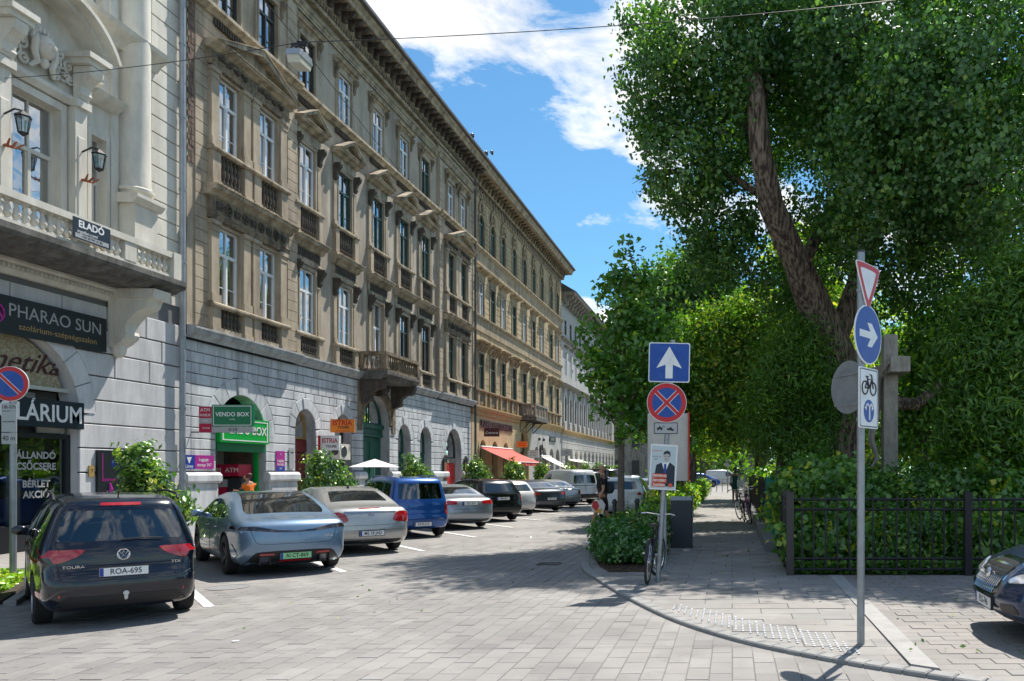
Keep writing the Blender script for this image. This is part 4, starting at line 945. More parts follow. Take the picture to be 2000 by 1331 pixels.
def awning(name, lab, y0, y1, z1, z0, out, mat, val=.22, stripe=None):
    a = thing(name, lab, 'awning', (X0+.05, (y0+y1)/2, z1)); m = MB(); n = 6
    pts = [(X0+.08+out*t/n, z1-(z1-z0)*t/n-.04*math.sin(PI*t/n)) for t in range(n+1)]
    for (xa, za), (xb, zb) in zip(pts, pts[1:]): m.add([(xa, y0, za), (xb, y0, zb), (xb, y1, zb), (xa, y1, za), (xa, y0, za-.01), (xb, y0, zb-.01), (xb, y1, zb-.01), (xa, y1, za-.01)], [(0, 1, 2, 3), (7, 6, 5, 4), (0, 4, 5, 1), (3, 2, 6, 7)])
    m.build('fabric', mat, a)
    v = MB(); N = 12
    for k in range(N):
        ya, yb_ = y0+(y1-y0)*k/N, y0+(y1-y0)*(k+1)/N; dx = .02*math.sin(k*2.)
        v.add([(pts[-1][0], ya, pts[-1][1]), (pts[-1][0], yb_, pts[-1][1]), (pts[-1][0]+dx, yb_, pts[-1][1]-val), (pts[-1][0]-dx, ya, pts[-1][1]-val)], [(0, 1, 2, 3)])
    v.build('valance', mat, a)
    b = MB(); b.cyl(.05, 0, y1-y0, 8, T(X0+.12, y0, z1+.03) @ RX(-90)); b.tube([(X0+.08, y0+.05, z1-.05), (pts[-1][0], y0+.05, pts[-1][1]-.04)], .018, 6); b.tube([(X0+.08, y1-.05, z1-.05), (pts[-1][0], y1-.05, pts[-1][1]-.04)], .018, 6); b.tube([(pts[-1][0], y0, pts[-1][1]), (pts[-1][0], y1, pts[-1][1])], .025, 6); b.build('awning_frame', 'window_white', a)
awning('awning', 'red fabric shop awning with hanging valance, left of the small balcony', 46.6, 53.4, 3.18, 2.3, 2.0, 'red_cloth')
awning('awning', 'cream shop awning on the pale end of the yellow building', 61.4, 64.8, 2.9, 1.95, 1.9, 'cream_cloth')
# ---------------------------------------------------------------- pale building further on
YD = 100.
B3 = thing('apartment_building', 'pale grey three-storey building beyond the yellow one, partly behind the young maple', 'building', (X0, (YC+YD)/2, 0))
c3 = [71.0+2.25*i for i in range(13)]; W3 = .95
F3 = {1: (6.2, 8.4), 2: (10.3, 12.4), 3: (13.9, 15.2)}
holes = [(archpoly(c, a, b-W3/2, W3/2, 8) if f == 1 else rectpoly(c-W3/2, c+W3/2, a, b))[::-1] for f, (a, b) in F3.items() for c in c3]
m = MB(); wallpanel(m, rectpoly(YC+.01, YD, 5.3, 16.6), holes, X0-.4, X0); m.build('wall', 'stone_pale', B3)
gh = [archpoly(c, .05, 3.0, .6, 8) for c in c3]; m = MB(); wallpanel(m, rectpoly(YC+.01, YD, 0, 5.3), [h[::-1] for h in gh], X0-.4, X0+.04); m.build('ground_floor_wall', 'stone_pale', B3)
course_blocks(B3, YC+.1, YD-.1, [1.2+.5*k for k in range(9)], [(c, .6, 3.0, .1) for c in c3[:13]], lambda c, y: 1.2, 'stone_pale', 0, .09, gap=.02, ch=.02)
for i, c in enumerate(c3):
    window(B3, c, 6.2, W3, 2.2, .14, 'arched', 'window_dark', 'sides', arched=True); window(B3, c, 10.3, W3, 2.1, .14, 'cross', 'window_white', 'sides', split=False); window(B3, c, 13.9, W3, 1.3, .14, 'cross', 'window_dark', None, split=False)
    q = MB(); ap = archpoly(c, .06, 3.0, .6, 8); q.add([(X0-.3, a, b) for a, b in ap], [tuple(range(len(ap)))]); q.build('shop_window', 'car_glass', B3)
hd = MB(); mold(hd, -.75, .75, cornice_prof(.02, 12.7, 12.9, .25)); hd = mk(hd, 'hood', 'stone_grey')
pl = MB(); pl.box(X0, X0+.14, -.14, .14, 5.55, 9.0); pl.box(X0, X0+.2, -.2, .2, 8.7, 9.0); pl.box(X0, X0+.22, -.2, .2, 5.4, 6.0); pl = mk(pl, 'pilaster', 'stone_pale')
for c in c3:
    meshobj('hood', hd, B3, T(X0, c, 0)); meshobj('pilaster', pl, B3, T(X0, c-1.12, 0))
m = MB(); mold(m, YC+.01, YD, [(0, 4.95), (.15, 4.95), (.2, 5.2), (.3, 5.3), (.3, 5.4), (0, 5.42)]); m.build('ledge', 'ledge_orange', B3)
m = MB(); mold(m, YC+.01, YD, cornice_prof(.1, 9.05, 9.45, .3)); mold(m, YC+.01, YD, cornice_prof(.02, 13.2, 13.5, .25)); m.build('string_course', 'stone_grey', B3)
m = MB(); mold(m, YC+.55, YD+.5, [(-.3, 16.6), (.3, 16.6), (.35, 17.2), (1.05, 17.25), (1.15, 17.5), (-.3, 17.5)]); m.build('cornice', 'stone_grey', B3)
bk3 = bracket_mesh(.3, .95, .8, 'stone_grey'); y = YC+1.
while y < YD: meshobj('modillion', bk3, B3, T(X0+.1, y, 17.22)); y += 1.12
m = MB(); m.prism([(X0+1.2, 17.52), (X0-2, 19.4), (X0-9, 19.4), (X0-15, 17.5)], YC+.61, YD+.5, 'y'); m.build('roof', 'roof_tin', B3)
MB().box(X0-12, X0-1, YC+.3, YD, 0, 17.4).build('rear_wall', 'stone_grey', B3)
awning('awning', 'white shop canopy on the pale grey building, above a doorway', 71.5, 78.5, 2.75, 2.5, 1.4, 'cream_cloth', .35)
# building closing the street far away and one further along
FB = thing('apartment_building', 'distant grey building seen between the young maple and the trees', 'building', (-12, 128, 0))
m = MB(); m.box(-40, 6, 128, 140, 0, 15); m.build('wall', 'stone_grey', FB)
m = MB(); m.box(-40.4, 6.4, 127.4, 140, 9.0, 9.4); m.box(-40.5, 6.5, 127.2, 140, 15.0, 15.5); m.build('cornice', 'stone_pale', FB)
wm = MB().box(-.6, .6, -.05, .03, 0, 2.2).mesh('window', 'window_dark')
for k in range(16):
    for z in (1.2, 5.5, 10.2): meshobj('window', wm, FB, T(-38+2.8*k, 127.98, z))
m = MB(); m.prism([(-41, 15.5), (7, 15.5), (3, 19), (-37, 19)], 128, 140, 'y'); m.build('roof', 'roof_tin', FB)
# ---------------------------------------------------------------- villa on the left
V = thing('apartment_building', 'ornate white building at the left edge with long balustraded balcony and arched shop window', 'building', (X0, 15, 0))
YV0, YV1 = 9.5, 21.42; PB = 1.25
arc = [(11.2, 1.72, 3.1, .45), (16.35, 1.72, 3.1, .45)]
m = MB(); wallpanel(m, rectpoly(YV0, YV1, 0, 6.2), [archpoly(a[0], .02, a[2], a[1], 18)[::-1] for a in arc], X0-.4, X0-.035); m.build('ground_floor_wall', 'villa_groove', V)
for a in arc:
    rv = MB(); ap = archpoly(a[0], .03, a[2], a[1]-.012, 18); n = len(ap); rv.add([(X0-.38, y, z) for y, z in ap]+[(X0+.0, y, z) for y, z in ap], [(i, i+1, n+i+1, n+i) for i in range(n-1)]); rv.build('arch_reveal', 'villa_grey', V, True)
course_blocks(V, YV0+.05, YV1-.02, [.62+.565*k for k in range(10)], arc, lambda c, y: 2.9 if c < 6 else 1.3, 'villa_grey', -.05, .03, gap=.016, ch=.012)
for a in arc:
    voussoirs(V, *a, 9, 'villa_grey', -.05, .045)
    for z0_ in (.62,):
        for s in (-1, 1):
            pass
m = MB(); e = [YV0]+[v for a in arc for v in (a[0]-a[1], a[0]+a[1])]+[YV1]
for i in range(0, len(e), 2): m.box(X0-.04, X0+.1, e[i], e[i+1], 0, .6)
m.build('plinth', 'stone_grey', V)
doors = [(11.8, 1.2), (16.95, 1.2)]; slim = [18.62, 13.5]
hol = [rectpoly(c-.6, c+.6, 6.5, 9.75)[::-1] for c, w in doors]+[rectpoly(c-.22, c+.22, 6.5, 9.6)[::-1] for c in slim]+[rectpoly(c-.6, c+.6, 12.6, 15)[::-1] for c, w in doors]+[rectpoly(c-.22, c+.22, 12.6, 14.8)[::-1] for c in slim]
m = MB(); wallpanel(m, rectpoly(YV0, YV1, 6.2, 17.5), hol, X0-.4, X0); m.build('wall', 'villa_white', V)
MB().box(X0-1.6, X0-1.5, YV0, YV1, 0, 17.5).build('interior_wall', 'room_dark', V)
MB().box(X0-1.5, X0-.41, YV0, YV1, 5.9, 6.1).build('floor_slab', 'room_mid', V)
MB().box(X0-14, X0-6, YV0-3, YV1, 0, 17.5).build('rear_wall', 'stone_grey', V)
MB().box(X0-6, X0-.41, YV1-.2, YV1, 0, 17.5).build('party_wall', 'stone_grey', V); MB().box(X0-6, X0-.41, YV0, YV0+.2, 0, 17.5).build('party_wall', 'stone_grey', V)
m = MB(); m.box(X0-14, X0+.8, YV0-.2, YV1, 17.5, 18.1); m.build('cornice', 'villa_white', V)
# rustic strip at the right edge
for k in range(25):
    z = 6.62+k*.43; MB().prism(rectpoly(20.3, 21.36, z+.012, z+.418), X0-.01, X0+.05, 'x', .012).build('stone_block', 'villa_white', V)
# three-quarter column on its pedestal
m = MB(); cx, cyc = X0+.12, 19.62
m.lathe([(.36, 8.52), (.36, 8.6), (.42, 8.63), (.42, 8.7), (.36, 8.74), (.36, 8.8), (.345, 8.86), (.335, 12.5), (.31, 17.4)], 24, T(cx, cyc, 0)); m.build('column', 'villa_white', V, True)
m = MB(); m.box(X0-.02, X0+.42, cyc-.38, cyc+.38, 6.5, 8.28); m.prism([(X0-.02, 8.28), (X0+.45, 8.28), (X0+.56, 8.42), (X0+.56, 8.5), (X0-.02, 8.52)], cyc-.48, cyc+.48, 'y'); m.box(X0-.02, X0+.5, cyc-.44, cyc+.44, 6.5, 6.8); m.build('column_pedestal', 'villa_white', V)
m = MB(); m.box(X0-.01, X0+.07, 20.04, 20.24, 6.5, 17.4); m.box(X0-.01, X0+.05, 18.98, 19.18, 6.5, 17.4); m.build('pilaster', 'villa_white', V)
for (c, w), sl, k in ((doors[1], slim[0], 0), (doors[0], slim[1], 1)):
    window(V, c, 6.5, 1.2, 3.25, .2, 'cross', 'window_cream', 'sides', split=True, name='balcony_door'); window(V, sl, 6.5, .44, 3.1, .2, 'cross', 'window_cream', None, split=False)
    window(V, c, 12.6, 1.2, 2.4, .2, 'cross', 'window_cream', None, split=False); window(V, sl, 12.6, .44, 2.2, .2, 'cross', 'window_cream', None, split=False)
    q = MB(); wallpanel(q, rectpoly(c-.74, c+.74, 6.48, 9.92), [rectpoly(c-.6, c+.6, 6.49, 9.75)[::-1]], X0, X0+.07); wallpanel(q, rectpoly(sl-.32, sl+.32, 6.48, 9.75), [rectpoly(sl-.22, sl+.22, 6.49, 9.6)[::-1]], X0, X0+.05); q.build('architrave', 'villa_white', V)
    for s in (-1, 1):                                         # pilasters carrying the arched pediment
        y = c+s*.95; q = MB(); q.box(X0, X0+.22, y-.16, y+.16, 6.5, 9.95); q.box(X0, X0+.26, y-.19, y+.19, 6.5, 6.9); q.prism(rectpoly(y-.1, y+.1, 7.2, 9.3), X0+.2, X0+.24, 'x', .015)
        q.box(X0, X0+.3, y-.2, y+.2, 9.95, 10.12); q.build('pilaster', 'villa_white', V)
        meshobj('bracket', bracket_mesh(.3, .75, .42, 'villa_white'), V, T(X0+.16, y, 10.85))
        q = MB(); q.box(X0, X0+.6, y-.27, y+.27, 10.86, 10.98); q.box(X0, X0+.68, y-.32, y+.32, 10.98, 11.1); q.build('impost', 'villa_white', V)
    q = MB(); mold(q, c-.8, c+.8, [(-.02, 9.95), (.12, 9.95), (.2, 10.05), (.2, 10.14), (-.02, 10.16)]); q.build('entablature', 'villa_white', V)
    # segmental hood
    q = MB(); n = 18; Rr = 1.45; zc_ = 11.1-.62
    for (ra, rb, pf_) in ((Rr, Rr+.13, .5), (Rr+.13, Rr+.22, .72)):
        a0 = math.asin(.62/Rr); inner = [(c-ra*math.cos(a0+(PI-2*a0)*i/n), zc_+ra*math.sin(a0+(PI-2*a0)*i/n)) for i in range(n+1)]; outer = [(c-rb*math.cos(a0+(PI-2*a0)*i/n), zc_+rb*math.sin(a0+(PI-2*a0)*i/n)) for i in range(n+1)]
        for i in range(n): q.prism([inner[i], inner[i+1], outer[i+1], outer[i]], X0-.02, X0+pf_, 'x')
    q.build('arched_hood', 'villa_white', V, True)
    # relief: a woman's head among scrolls
    q = MB(); hx = X0+.16
    q.sphere(.2, T(hx+.06, c, 10.82), 14, 10, 1.3); q.sphere(.045, T(hx+.27, c, 10.8), 8, 5, 1.5); q.sphere(.09, T(hx+.05, c, 10.5), 8, 6, 1.4)
    for s in (-1, 1):
        q.tube([(hx, c+s*.14, 11.05), (hx+.08, c+s*.24, 10.9), (hx+.06, c+s*.25, 10.65), (hx+.06, c+s*.18, 10.45), (hx, c+s*.3, 10.3)], [.05, .075, .075, .065, .04], 7); q.sphere(.028, T(hx+.24, c+s*.075, 10.86), 6, 4, .6)
        for (a, b, r_) in ((.42, 10.75, .12), (.6, 10.55, .14), (.5, 10.95, .09), (.72, 10.8, .08), (.38, 10.42, .09), (.78, 10.5, .08)): q.torus(r_, .035, 12, 5, T(hx-.06, c+s*a, b) @ RY(90)); q.sphere(r_*.45, T(hx-.04, c+s*a, b), 7, 4)
    for i in range(9): a = PI*i/8; q.sphere(.05, T(hx+.04, c+.26*math.cos(a), 10.95+.22*math.sin(a)), 6, 4, 1.4)
    q.build('carved_relief', 'villa_white', V, True)
    q = MB(); q.prism([(c-1.1, 10.2), (c+1.1, 10.2), (c+1.1, 10.8), (c+.7, 11.4), (c, 11.85), (c-.7, 11.4), (c-1.1, 10.8)], X0-.01, X0+.05, 'x'); q.build('tympanum', 'villa_white', V)
m = MB(); mold(m, YV0, YV1-.98, [(-.02, 12.0), (.1, 12.0), (.2, 12.15), (.42, 12.3), (.46, 12.4), (-.02, 12.42)]); m.build('string_course', 'villa_white', V)
m = MB(); mold(m, 18.2, 19.1, [(-.02, 10.35), (.1, 10.35), (.34, 10.5), (.38, 10.58), (-.02, 10.6)]); m.torus(.16, .05, 12, 5, T(X0+.06, 18.6, 11.05) @ RY(90)); m.sphere(.1, T(X0+.06, 18.6, 11.05), 8, 5, 1.5); m.build('side_hood', 'villa_white', V, True)
# balcony
YE = 19.62
m = MB(); m.prism([(X0-.05, 6.12), (X0+PB-.35, 6.12), (X0+PB-.15, 6.16), (X0+PB-.1, 6.22), (X0+PB+.05, 6.26), (X0+PB+.1, 6.34), (X0+PB+.1, 6.46), (X0-.05, 6.46)], YV0, YE+.1, 'y'); m.build('balcony_slab', 'slab_dirty', V)
m = MB(); mold(m, YV0, YE-.5, [(-.02, 5.82), (.1, 5.82), (.16, 5.92), (.16, 6.0), (.3, 6.06), (.3, 6.115), (-.02, 6.115)]); m.build('bed_moulding', 'villa_white', V)
dn = MB(); y = YV0+.1
while y < YE-.6: dn.cbox(X0+.2, y, 5.96, .08, .06, .07); y += .11
tag(dn.build('dentils', 'villa_white', V), kind='stuff')
m = MB(); xo = X0+PB-.1; m.box(xo-.14, xo+.1, YV0, YE-.2, 6.98, 7.12); m.box(X0+.0, xo-.14, YE-.24, YE, 6.98, 7.12); m.box(xo-.12, xo+.07, YV0, YE-.2, 6.46, 6.56); m.box(X0, xo-.12, YE-.2, YE-.02, 6.46, 6.56); m.box(xo-.16, xo+.12, YE-.24, YE+.02, 6.46, 7.13)
for yy in (10.5, 14.2, 16.72, 18.05): m.box(xo-.13, xo+.08, yy-.17, yy+.17, 6.56, 6.98)
m.build('balcony_rail', 'villa_white', V)
me = baluster(.42, .075, 'villa_white', 10)
for a, b in ((10.7, 14.0), (14.4, 16.52), (16.92, 17.85), (18.25, 19.34)):
    n = round((b-a)/.19)
    for i in range(n): meshobj('baluster', me, V, T(xo-.02, a+(b-a)*(i+.5)/n, 6.56))
for i in range(5): meshobj('baluster', me, V, T(X0+.15+.19*i, YE-.11, 6.56))
vb = bracket_mesh(.42, 1.35, 1.02, 'villa_white')
for yy in (13.75, 19.1): meshobj('bracket', vb, V, T(X0+.04, yy, 6.1)); MB().prism([(X0, 5.9), (X0+1.15, 5.9), (X0+1.2, 6.115), (X0, 6.115)], yy-.28, yy+.28, 'y').build('bracket_cap', 'villa_white', V)
for yy in (13.75, 19.1): MB().sphere(.16, T(X0+.14, yy, 4.72), 8, 6, 1.4).build('bracket_drop', 'villa_white', V, True)
# shop front
xs = X0-.2; cy = 16.35
m = MB(); ap = archpoly(cy, 3.62, 3.63, 1.62, 18); m.add([(xs, y, z if z > 3.7 else z) for y, z in [(cy-1.6, 3.62)]+[(cy-1.62*math.cos(PI*i/18), 3.1+1.62*math.sin(PI*i/18)) for i in range(19) if 3.1+1.62*math.sin(PI*i/18) > 3.62]+[(cy+1.6, 3.62)]], [tuple(range(2+sum(1 for i in range(19) if 3.1+1.62*math.sin(PI*i/18) > 3.62)))])
pm = vary('lunette_pattern', (.42, .38, .3), (.3, .24, .12), 26, .5, lo=.48, hi=.52); m.build('lunette', 'lunette_pattern', V)
text('kozmetika', .62, 'maroon', V, T(xs+.02, 16.35, 4.1) @ FACE_X, 'lettering', .004, shear=.5, sx=1.1)
m = MB(); m.box(xs-.03, xs+.06, cy-1.66, cy+1.66, 3.55, 3.63); m.build('transom', 'window_cream', V)
m = MB(); m.box(xs-.3, xs-.25, cy-1.68, cy+1.68, 2.2, 3.55); m.build('shop_back', 'room_mid', V)
MB().box(xs-.24, xs-.2, 17.2, 17.42, 3.0, 3.5).build('notice', 'sign_grey', V)
m = MB(); m.box(xs-.04, xs, 17.25, 17.95, 2.62, 2.95); m.build('louvre', 'stone_pale', V)
m = MB(); wallpanel(m, rectpoly(cy-1.7, cy+1.7, .08, 2.6), [rectpoly(cy-.05, cy+1.58, .62, 2.5)[::-1], rectpoly(cy-1.58, cy-.15, .2, 2.5)[::-1]], xs-.05, xs+.05); m.build('shop_frame', 'fascia_dark', V)
m = MB(); m.add([(xs, cy-.05, .6), (xs, cy+1.6, .6), (xs, cy+1.6, 2.5), (xs, cy-.05, 2.5)], [(0, 1, 2, 3)]); m.add([(xs, cy-1.6, .2), (xs, cy-.15, .2), (xs, cy-.15, 2.5), (xs, cy-1.6, 2.5)], [(0, 1, 2, 3)]); m.build('pane', 'pane_clear', V)
MB().box(xs-.9, xs-.85, cy-1.7, cy+1.7, .1, 3.4).build('shop_back', 'fascia_dark', V)
MB().box(xs-.6, xs-.55, cy+.75, cy+1.1, .6, 2.3).build('shop_display', 'stone_pale', V); MB().box(xs-.4, xs-.36, cy+1.1, cy+1.5, 1.55, 1.62).build('shop_display', 'blue_sign', V)
for i, (t_, z_) in enumerate((('ÁLLANDÓ', 2.12), ('CSŐCSERE', 1.88), ('BÉRLET', 1.5), ('AKCIÓ', 1.27))): text(t_, .21, 'sign_grey', V, T(xs+.012, cy+.86, z_) @ FACE_X, 'lettering', .002, weight=.006)
m = MB(); y_ = 11.2; m.box(xs-.05, xs+.05, y_-1.7, y_+1.7, .05, 4.0); m.build('shop_frame', 'fascia_dark', V)
downpipe(V, 21.28, 17.4, 'zinc', X0+.16, .075, False)
# ---------------------------------------------------------------- signs on the walls
def panel(name, lab, cat, cx, cy, cz, w, h, face, mat, depth=.06, rim=None, rimw=.03, group=None):
    """board with local frame: x right, y up, z towards the reader"""
    t = thing(name, lab, cat, (cx, cy, cz), 0, group); W[t.name] = T(cx, cy, cz) @ face; t.matrix_basis = W[t.name]
    MB().box(-w/2, w/2, -h/2, h/2, -depth, 0).build('board', mat, t, local=True)
    if rim:
        m = MB(); z = .004
        for a in ((-w/2+rimw, w/2-rimw, -h/2+rimw, -h/2+rimw*1.6), (-w/2+rimw, w/2-rimw, h/2-rimw*1.6, h/2-rimw), (-w/2+rimw, -w/2+rimw*1.6, -h/2+rimw*1.6, h/2-rimw*1.6), (w/2-rimw*1.6, w/2-rimw, -h/2+rimw*1.6, h/2-rimw*1.6)): m.box(*a, .0005, z)
        m.build('border', rim, t, local=True)
    return t
def tx(t, s, size, mat, x, y, z=.002, **k): return text(s, size, mat, t, T(x, y, z), world=False, depth=.0015, **k)
# villa
t = panel('shop_sign', 'black sign board reading PHARAO SUN under the long white balcony', 'sign', X0+.12, 16.4, 4.98, 4.7, .78, FACE_X, 'fascia_dark', .1)
tx(t, 'PHARAO SUN', .38, 'sign_grey', 1.0, .1, sx=1.02); tx(t, 'szolárium-szépségszalon', .18, 'gold', 1.05, -.2, sx=1.15)
m = MB(); m.torus(.2, .02, 14, 5, T(-.5, .0, .01)); m.tube([(-.68, -.1, .01), (-.5, .2, .01), (-.33, -.12, .01)], .02, 5); m.build('emblem', 'purple', t, local=True)
t = panel('shop_sign', 'dark sign board reading SZOLÁRIUM across the arched shop window', 'sign', X0+.1, 16.35, 3.03, 3.55, .6, FACE_X, 'fascia_navy', .12, 'anthracite', .02)
tx(t, 'SZOLÁRIUM', .52, 'sign_white', .42, -.01, sx=.93, weight=.008)
t = panel('poster_case', 'black poster case with pink and blue lettering behind the laurel bush', 'poster', X0+.09, 19.28, 1.7, 1.5, 1.15, FACE_X, 'fascia_dark', .08)
for a, b, c, m_, s in (('solarium', -.42, -.12, 'purple', .12), ('Kék fény', .1, .25, 'blue_sign', .26), ('* 12 perc', -.3, -.42, 'sign_white', .1), ('bérlet', .05, -.3, 'sign_white', .12)): tx(t, a, s, m_, b, c)
m = MB(); m.tube([(.02, .1, .01), (-.05, .25, .01), (0, .42, .01)], [.03, .05, .03], 6); m.tube([(.2, .05, .01), (.28, .2, .01), (.2, .38, .01)], [.03, .05, .03], 6); m.build('artwork', 'blue_sign', t, local=True)
m = MB(); m.tube([(-.4, -.2, .01), (-.38, -.35, .01), (-.42, -.5, .01)], [.02, .05, .03], 6); m.box(-.62, -.6, -.15, .5, .001, .004); m.build('artwork', 'purple', t, local=True)
t = panel('number_plate', 'small yellowed notice box beside the black poster case', 'notice', X0+.06, 18.4, 1.78, .16, .26, FACE_X, 'gold', .03); tx(t, '7', .12, 'black', 0, 0)
t = panel('for_sale_banner', 'dark banner reading ELADÓ tied to the white balustrade', 'banner', X0+PB+.1-.01, 16.82, 6.82, .98, .44, FACE_X, 'fascia_navy', .012)
tx(t, 'ELADÓ', .2, 'sign_white', -.02, .1, sx=1.05, weight=.006); tx(t, 'ingatlan.com/', .1, 'sign_white', -.12, -.05); MB().box(-.44, .44, -.19, -.1, .0005, .003).build('strip', 'sign_grey', t, local=True); tx(t, '+36 20 947 41 83', .075, 'fascia_navy', 0, -.145, .004)
# lanterns on the villa
def lantern(y, lab):
    t = thing('wall_lantern', lab, 'lantern', (X0+.24, y, 8.8), 0, 'black wall lanterns beside the balcony door'); m = MB(); x = X0+.62
    m.tube([(X0+.24, y, 8.98), (X0+.45, y, 9.08), (x, y, 9.04)], .018, 6); m.build('arm', 'iron', t)
    m = MB(); m.lathe([(.01, 9.05), (.05, 9.02), (.15, 8.93), (.15, 8.91), (.02, 8.9)], 6, T(x, y, 0)); m.lathe([(.085, 8.58), (.095, 8.6), (.02, 8.53)], 6, T(x, y, 0))
    for k in range(6): a = PI/3*k; m.tube([(x+.085*math.cos(a), y+.085*math.sin(a), 8.6), (x+.135*math.cos(a), y+.135*math.sin(a), 8.91)], .008, 4)
    m.build('lantern_frame', 'iron', t); MB().lathe([(.08, 8.6), (.125, 8.9)], 6, T(x, y, 0)).build('lantern_glass', 'pane_clear', t)
    m = MB()
    for s in (-.1, 0, .1): m.tube([(X0+.24, y, 8.35), (X0+.4, y+s, 8.32), (X0+.5, y+s*1.6, 8.42)], [.03, .025, .015], 5)
    m.build('claw', 'terracotta', t)
lantern(15.98, 'black wall lantern on the pilaster left of the blue-curtained balcony door'); lantern(17.9, 'black wall lantern on the pilaster right of the balcony door, nearer the column')
# vending shop
t = panel('shop_sign', 'dark green projecting sign reading VENDO BOX 0-24 hung on a bracket', 'sign', -13.7, 21.75, 3.3, 1.11, .6, FACE_Y, 'green_sign', .1, 'sign_white', .03)
tx(t, 'VENDO BOX', .16, 'sign_white', 0, .03, sx=.98, weight=.003); tx(t, 'vending', .05, 'sign_white', 0, -.1); MB().box(-.555, .555, -.46, -.31, -.1, 0).build('hours_strip', 'sign_grey', t, local=True); tx(t, '0-24', .13, 'anthracite', .02, -.385)
t = panel('shop_sign', 'red and white projecting sign reading ATM INSIDE beside the VENDO BOX sign', 'sign', -14.44, 21.75, 3.19, .35, .72, FACE_Y, 'sign_grey', .08)
MB().box(-.17, .17, .04, .35, .0005, .004).build('red_field', 'magenta_red', t, local=True); MB().box(-.17, .17, -.35, -.11, .0005, .004).build('red_field', 'magenta_red', t, local=True); tx(t, 'ATM', .13, 'sign_white', 0, .26, .006); tx(t, 'INSIDE', .1, 'sign_white', 0, .12, .006); tx(t, 'Euronet', .06, 'sign_white', .03, -.23, .006); tx(t, '0-24', .07, 'sign_white', 0, -.03, .004)
m = MB(); m.tube([(X0, 21.82, 2.85), (X0+1.9, 21.82, 2.85)], .018, 6); m.build('bracket_arm', 'iron', t)
t = thing('shop_fascia', 'bright green illuminated fascia box reading VENDO BOX over the open shop', 'sign', (X0+.1, 24, 2.95))
m = MB(); m.box(X0-.25, X0+.14, 22.9, 25.3, 2.62, 3.36); m.build('box', 'green_bright', t)
mw = T(X0+.142, 24.1, 2.99) @ FACE_X @ Matrix.Diagonal((2.0, 1.25, 1, 1))
m = MB()
for a in ((-.56, .56, -.25, -.225), (-.56, .56, .225, .25), (-.56, -.535, -.225, .225), (.535, .56, -.225, .225)): m.box(*a, .0, .006)
m.build('border', 'sign_white', t, mw=mw); text('VENDO BOX', .36, 'sign_white', t, T(X0+.146, 24.1, 3.0) @ FACE_X, depth=.002, weight=.006)
MB().box(X0-.3, X0+.02, 22.92, 25.28, 2.36, 2.615).build('shutter_box', 'green_sign', t)
t = thing('cash_machine', 'red cash machine with ATM header inside the green shop opening', 'cash machine', (X0-.75, 24.7, 0))
m = MB(); m.box(X0-1.25, X0-.62, 24.35, 24.95, 0, 1.28); m.build('cabinet', 'magenta_red', t)
m = MB(); m.box(X0-.6, X0-.2, 24.4, 24.95, .3, 1.55); m.box(X0-.55, X0-.25, 24.36, 24.4, .8, 1.4); m.build('terminal', 'anthracite', t)
m = MB(); m.box(X0-1.25, X0-.62, 24.33, 24.95, 1.29, 1.52); m.build('header', 'sign_grey', t)
m = MB(); m.box(X0-1.25, X0-.22, 24.3, 24.95, 1.62, 1.98); m.build('canopy', 'magenta_red', t)
text('ATM', .2, 'sign_white', t, T(X0-.95, 24.297, 1.8) @ FACE_Y, depth=.002); text('ATM', .2, 'sign_white', t, T(X0-.42, 24.297, 1.8) @ FACE_Y, depth=.002); text('ATM', .17, 'magenta_red', t, T(X0-.9, 24.327, 1.4) @ FACE_Y, depth=.002)
MB().torus(.1, .02, 14, 5, T(X0-.9, 24.345, .95) @ RX(90)).build('emblem', 'sign_grey', t)
t = panel('wall_sign', 'blue and purple wall sign for luggage storage on the pier left of the green shop', 'sign', X0+.05, 22.1, 2.03, 1.28, .38, FACE_X, 'purple', .02)
MB().box(-.64, -.16, -.19, .19, .0003, .003).build('blue_field', 'blue_sign', t, local=True); tx(t, 'Luggage', .13, 'sign_white', .2, .07); tx(t, 'storage 24/7', .12, 'sign_white', .23, -.08); tx(t, 'Liiney', .13, 'sign_white', -.4, -.12, .005)
m = MB(); m.prism([(-.5, .13), (-.3, .13), (-.4, -.05)], .0035, .006, 'z'); m.build('emblem', 'sign_white', t, local=True)
t = panel('wall_sign', 'tall purple and blue wall sign for luggage storage right of the green shop', 'sign', X0+.05, 26.1, 2.1, .5, .66, FACE_X, 'purple', .02)
MB().box(-.25, .25, -.33, -.17, .0003, .003).build('blue_field', 'blue_sign', t, local=True); tx(t, 'Luggage', .12, 'sign_white', 0, .02); tx(t, 'storage', .12, 'sign_white', 0, -.1); tx(t, '24/7', .08, 'sign_white', 0, -.25, .005); tx(t, '*', .14, 'sign_white', 0, .2)
# travel agency
t = panel('shop_sign', 'orange projecting sign reading ISTRIA TOURS with a web address', 'sign', -14.2, 28.9, 3.42, .86, .48, FACE_Y, 'orange', .08, 'maroon', .008)
tx(t, 'ISTRIA', .25, 'istria_red', 0, .1, sx=1.0, weight=.008); tx(t, 'TOURS', .13, 'maroon', .04, -.06, weight=.004); tx(t, 'www.istria.hu', .09, 'istria_red', .02, -.18)
t = panel('shop_sign', 'white box sign with red side reading ISTRIA TOURS', 'sign', -14.35, 28.3, 2.78, .66, .52, FACE_Y, 'sign_white', .14)
MB().box(-.42, -.335, -.26, .26, -.14, .0).build('side', 'istria_red', t, local=True); tx(t, 'ISTRIA', .23, 'istria_red', .0, .07, sx=.86, weight=.006); tx(t, 'TOURS', .12, 'maroon', .05, -.13, weight=.004)
t = thing('air_conditioner', 'white air conditioning unit on the wall under the white ISTRIA sign', 'air conditioner', (X0+.2, 29.4, 2.5))
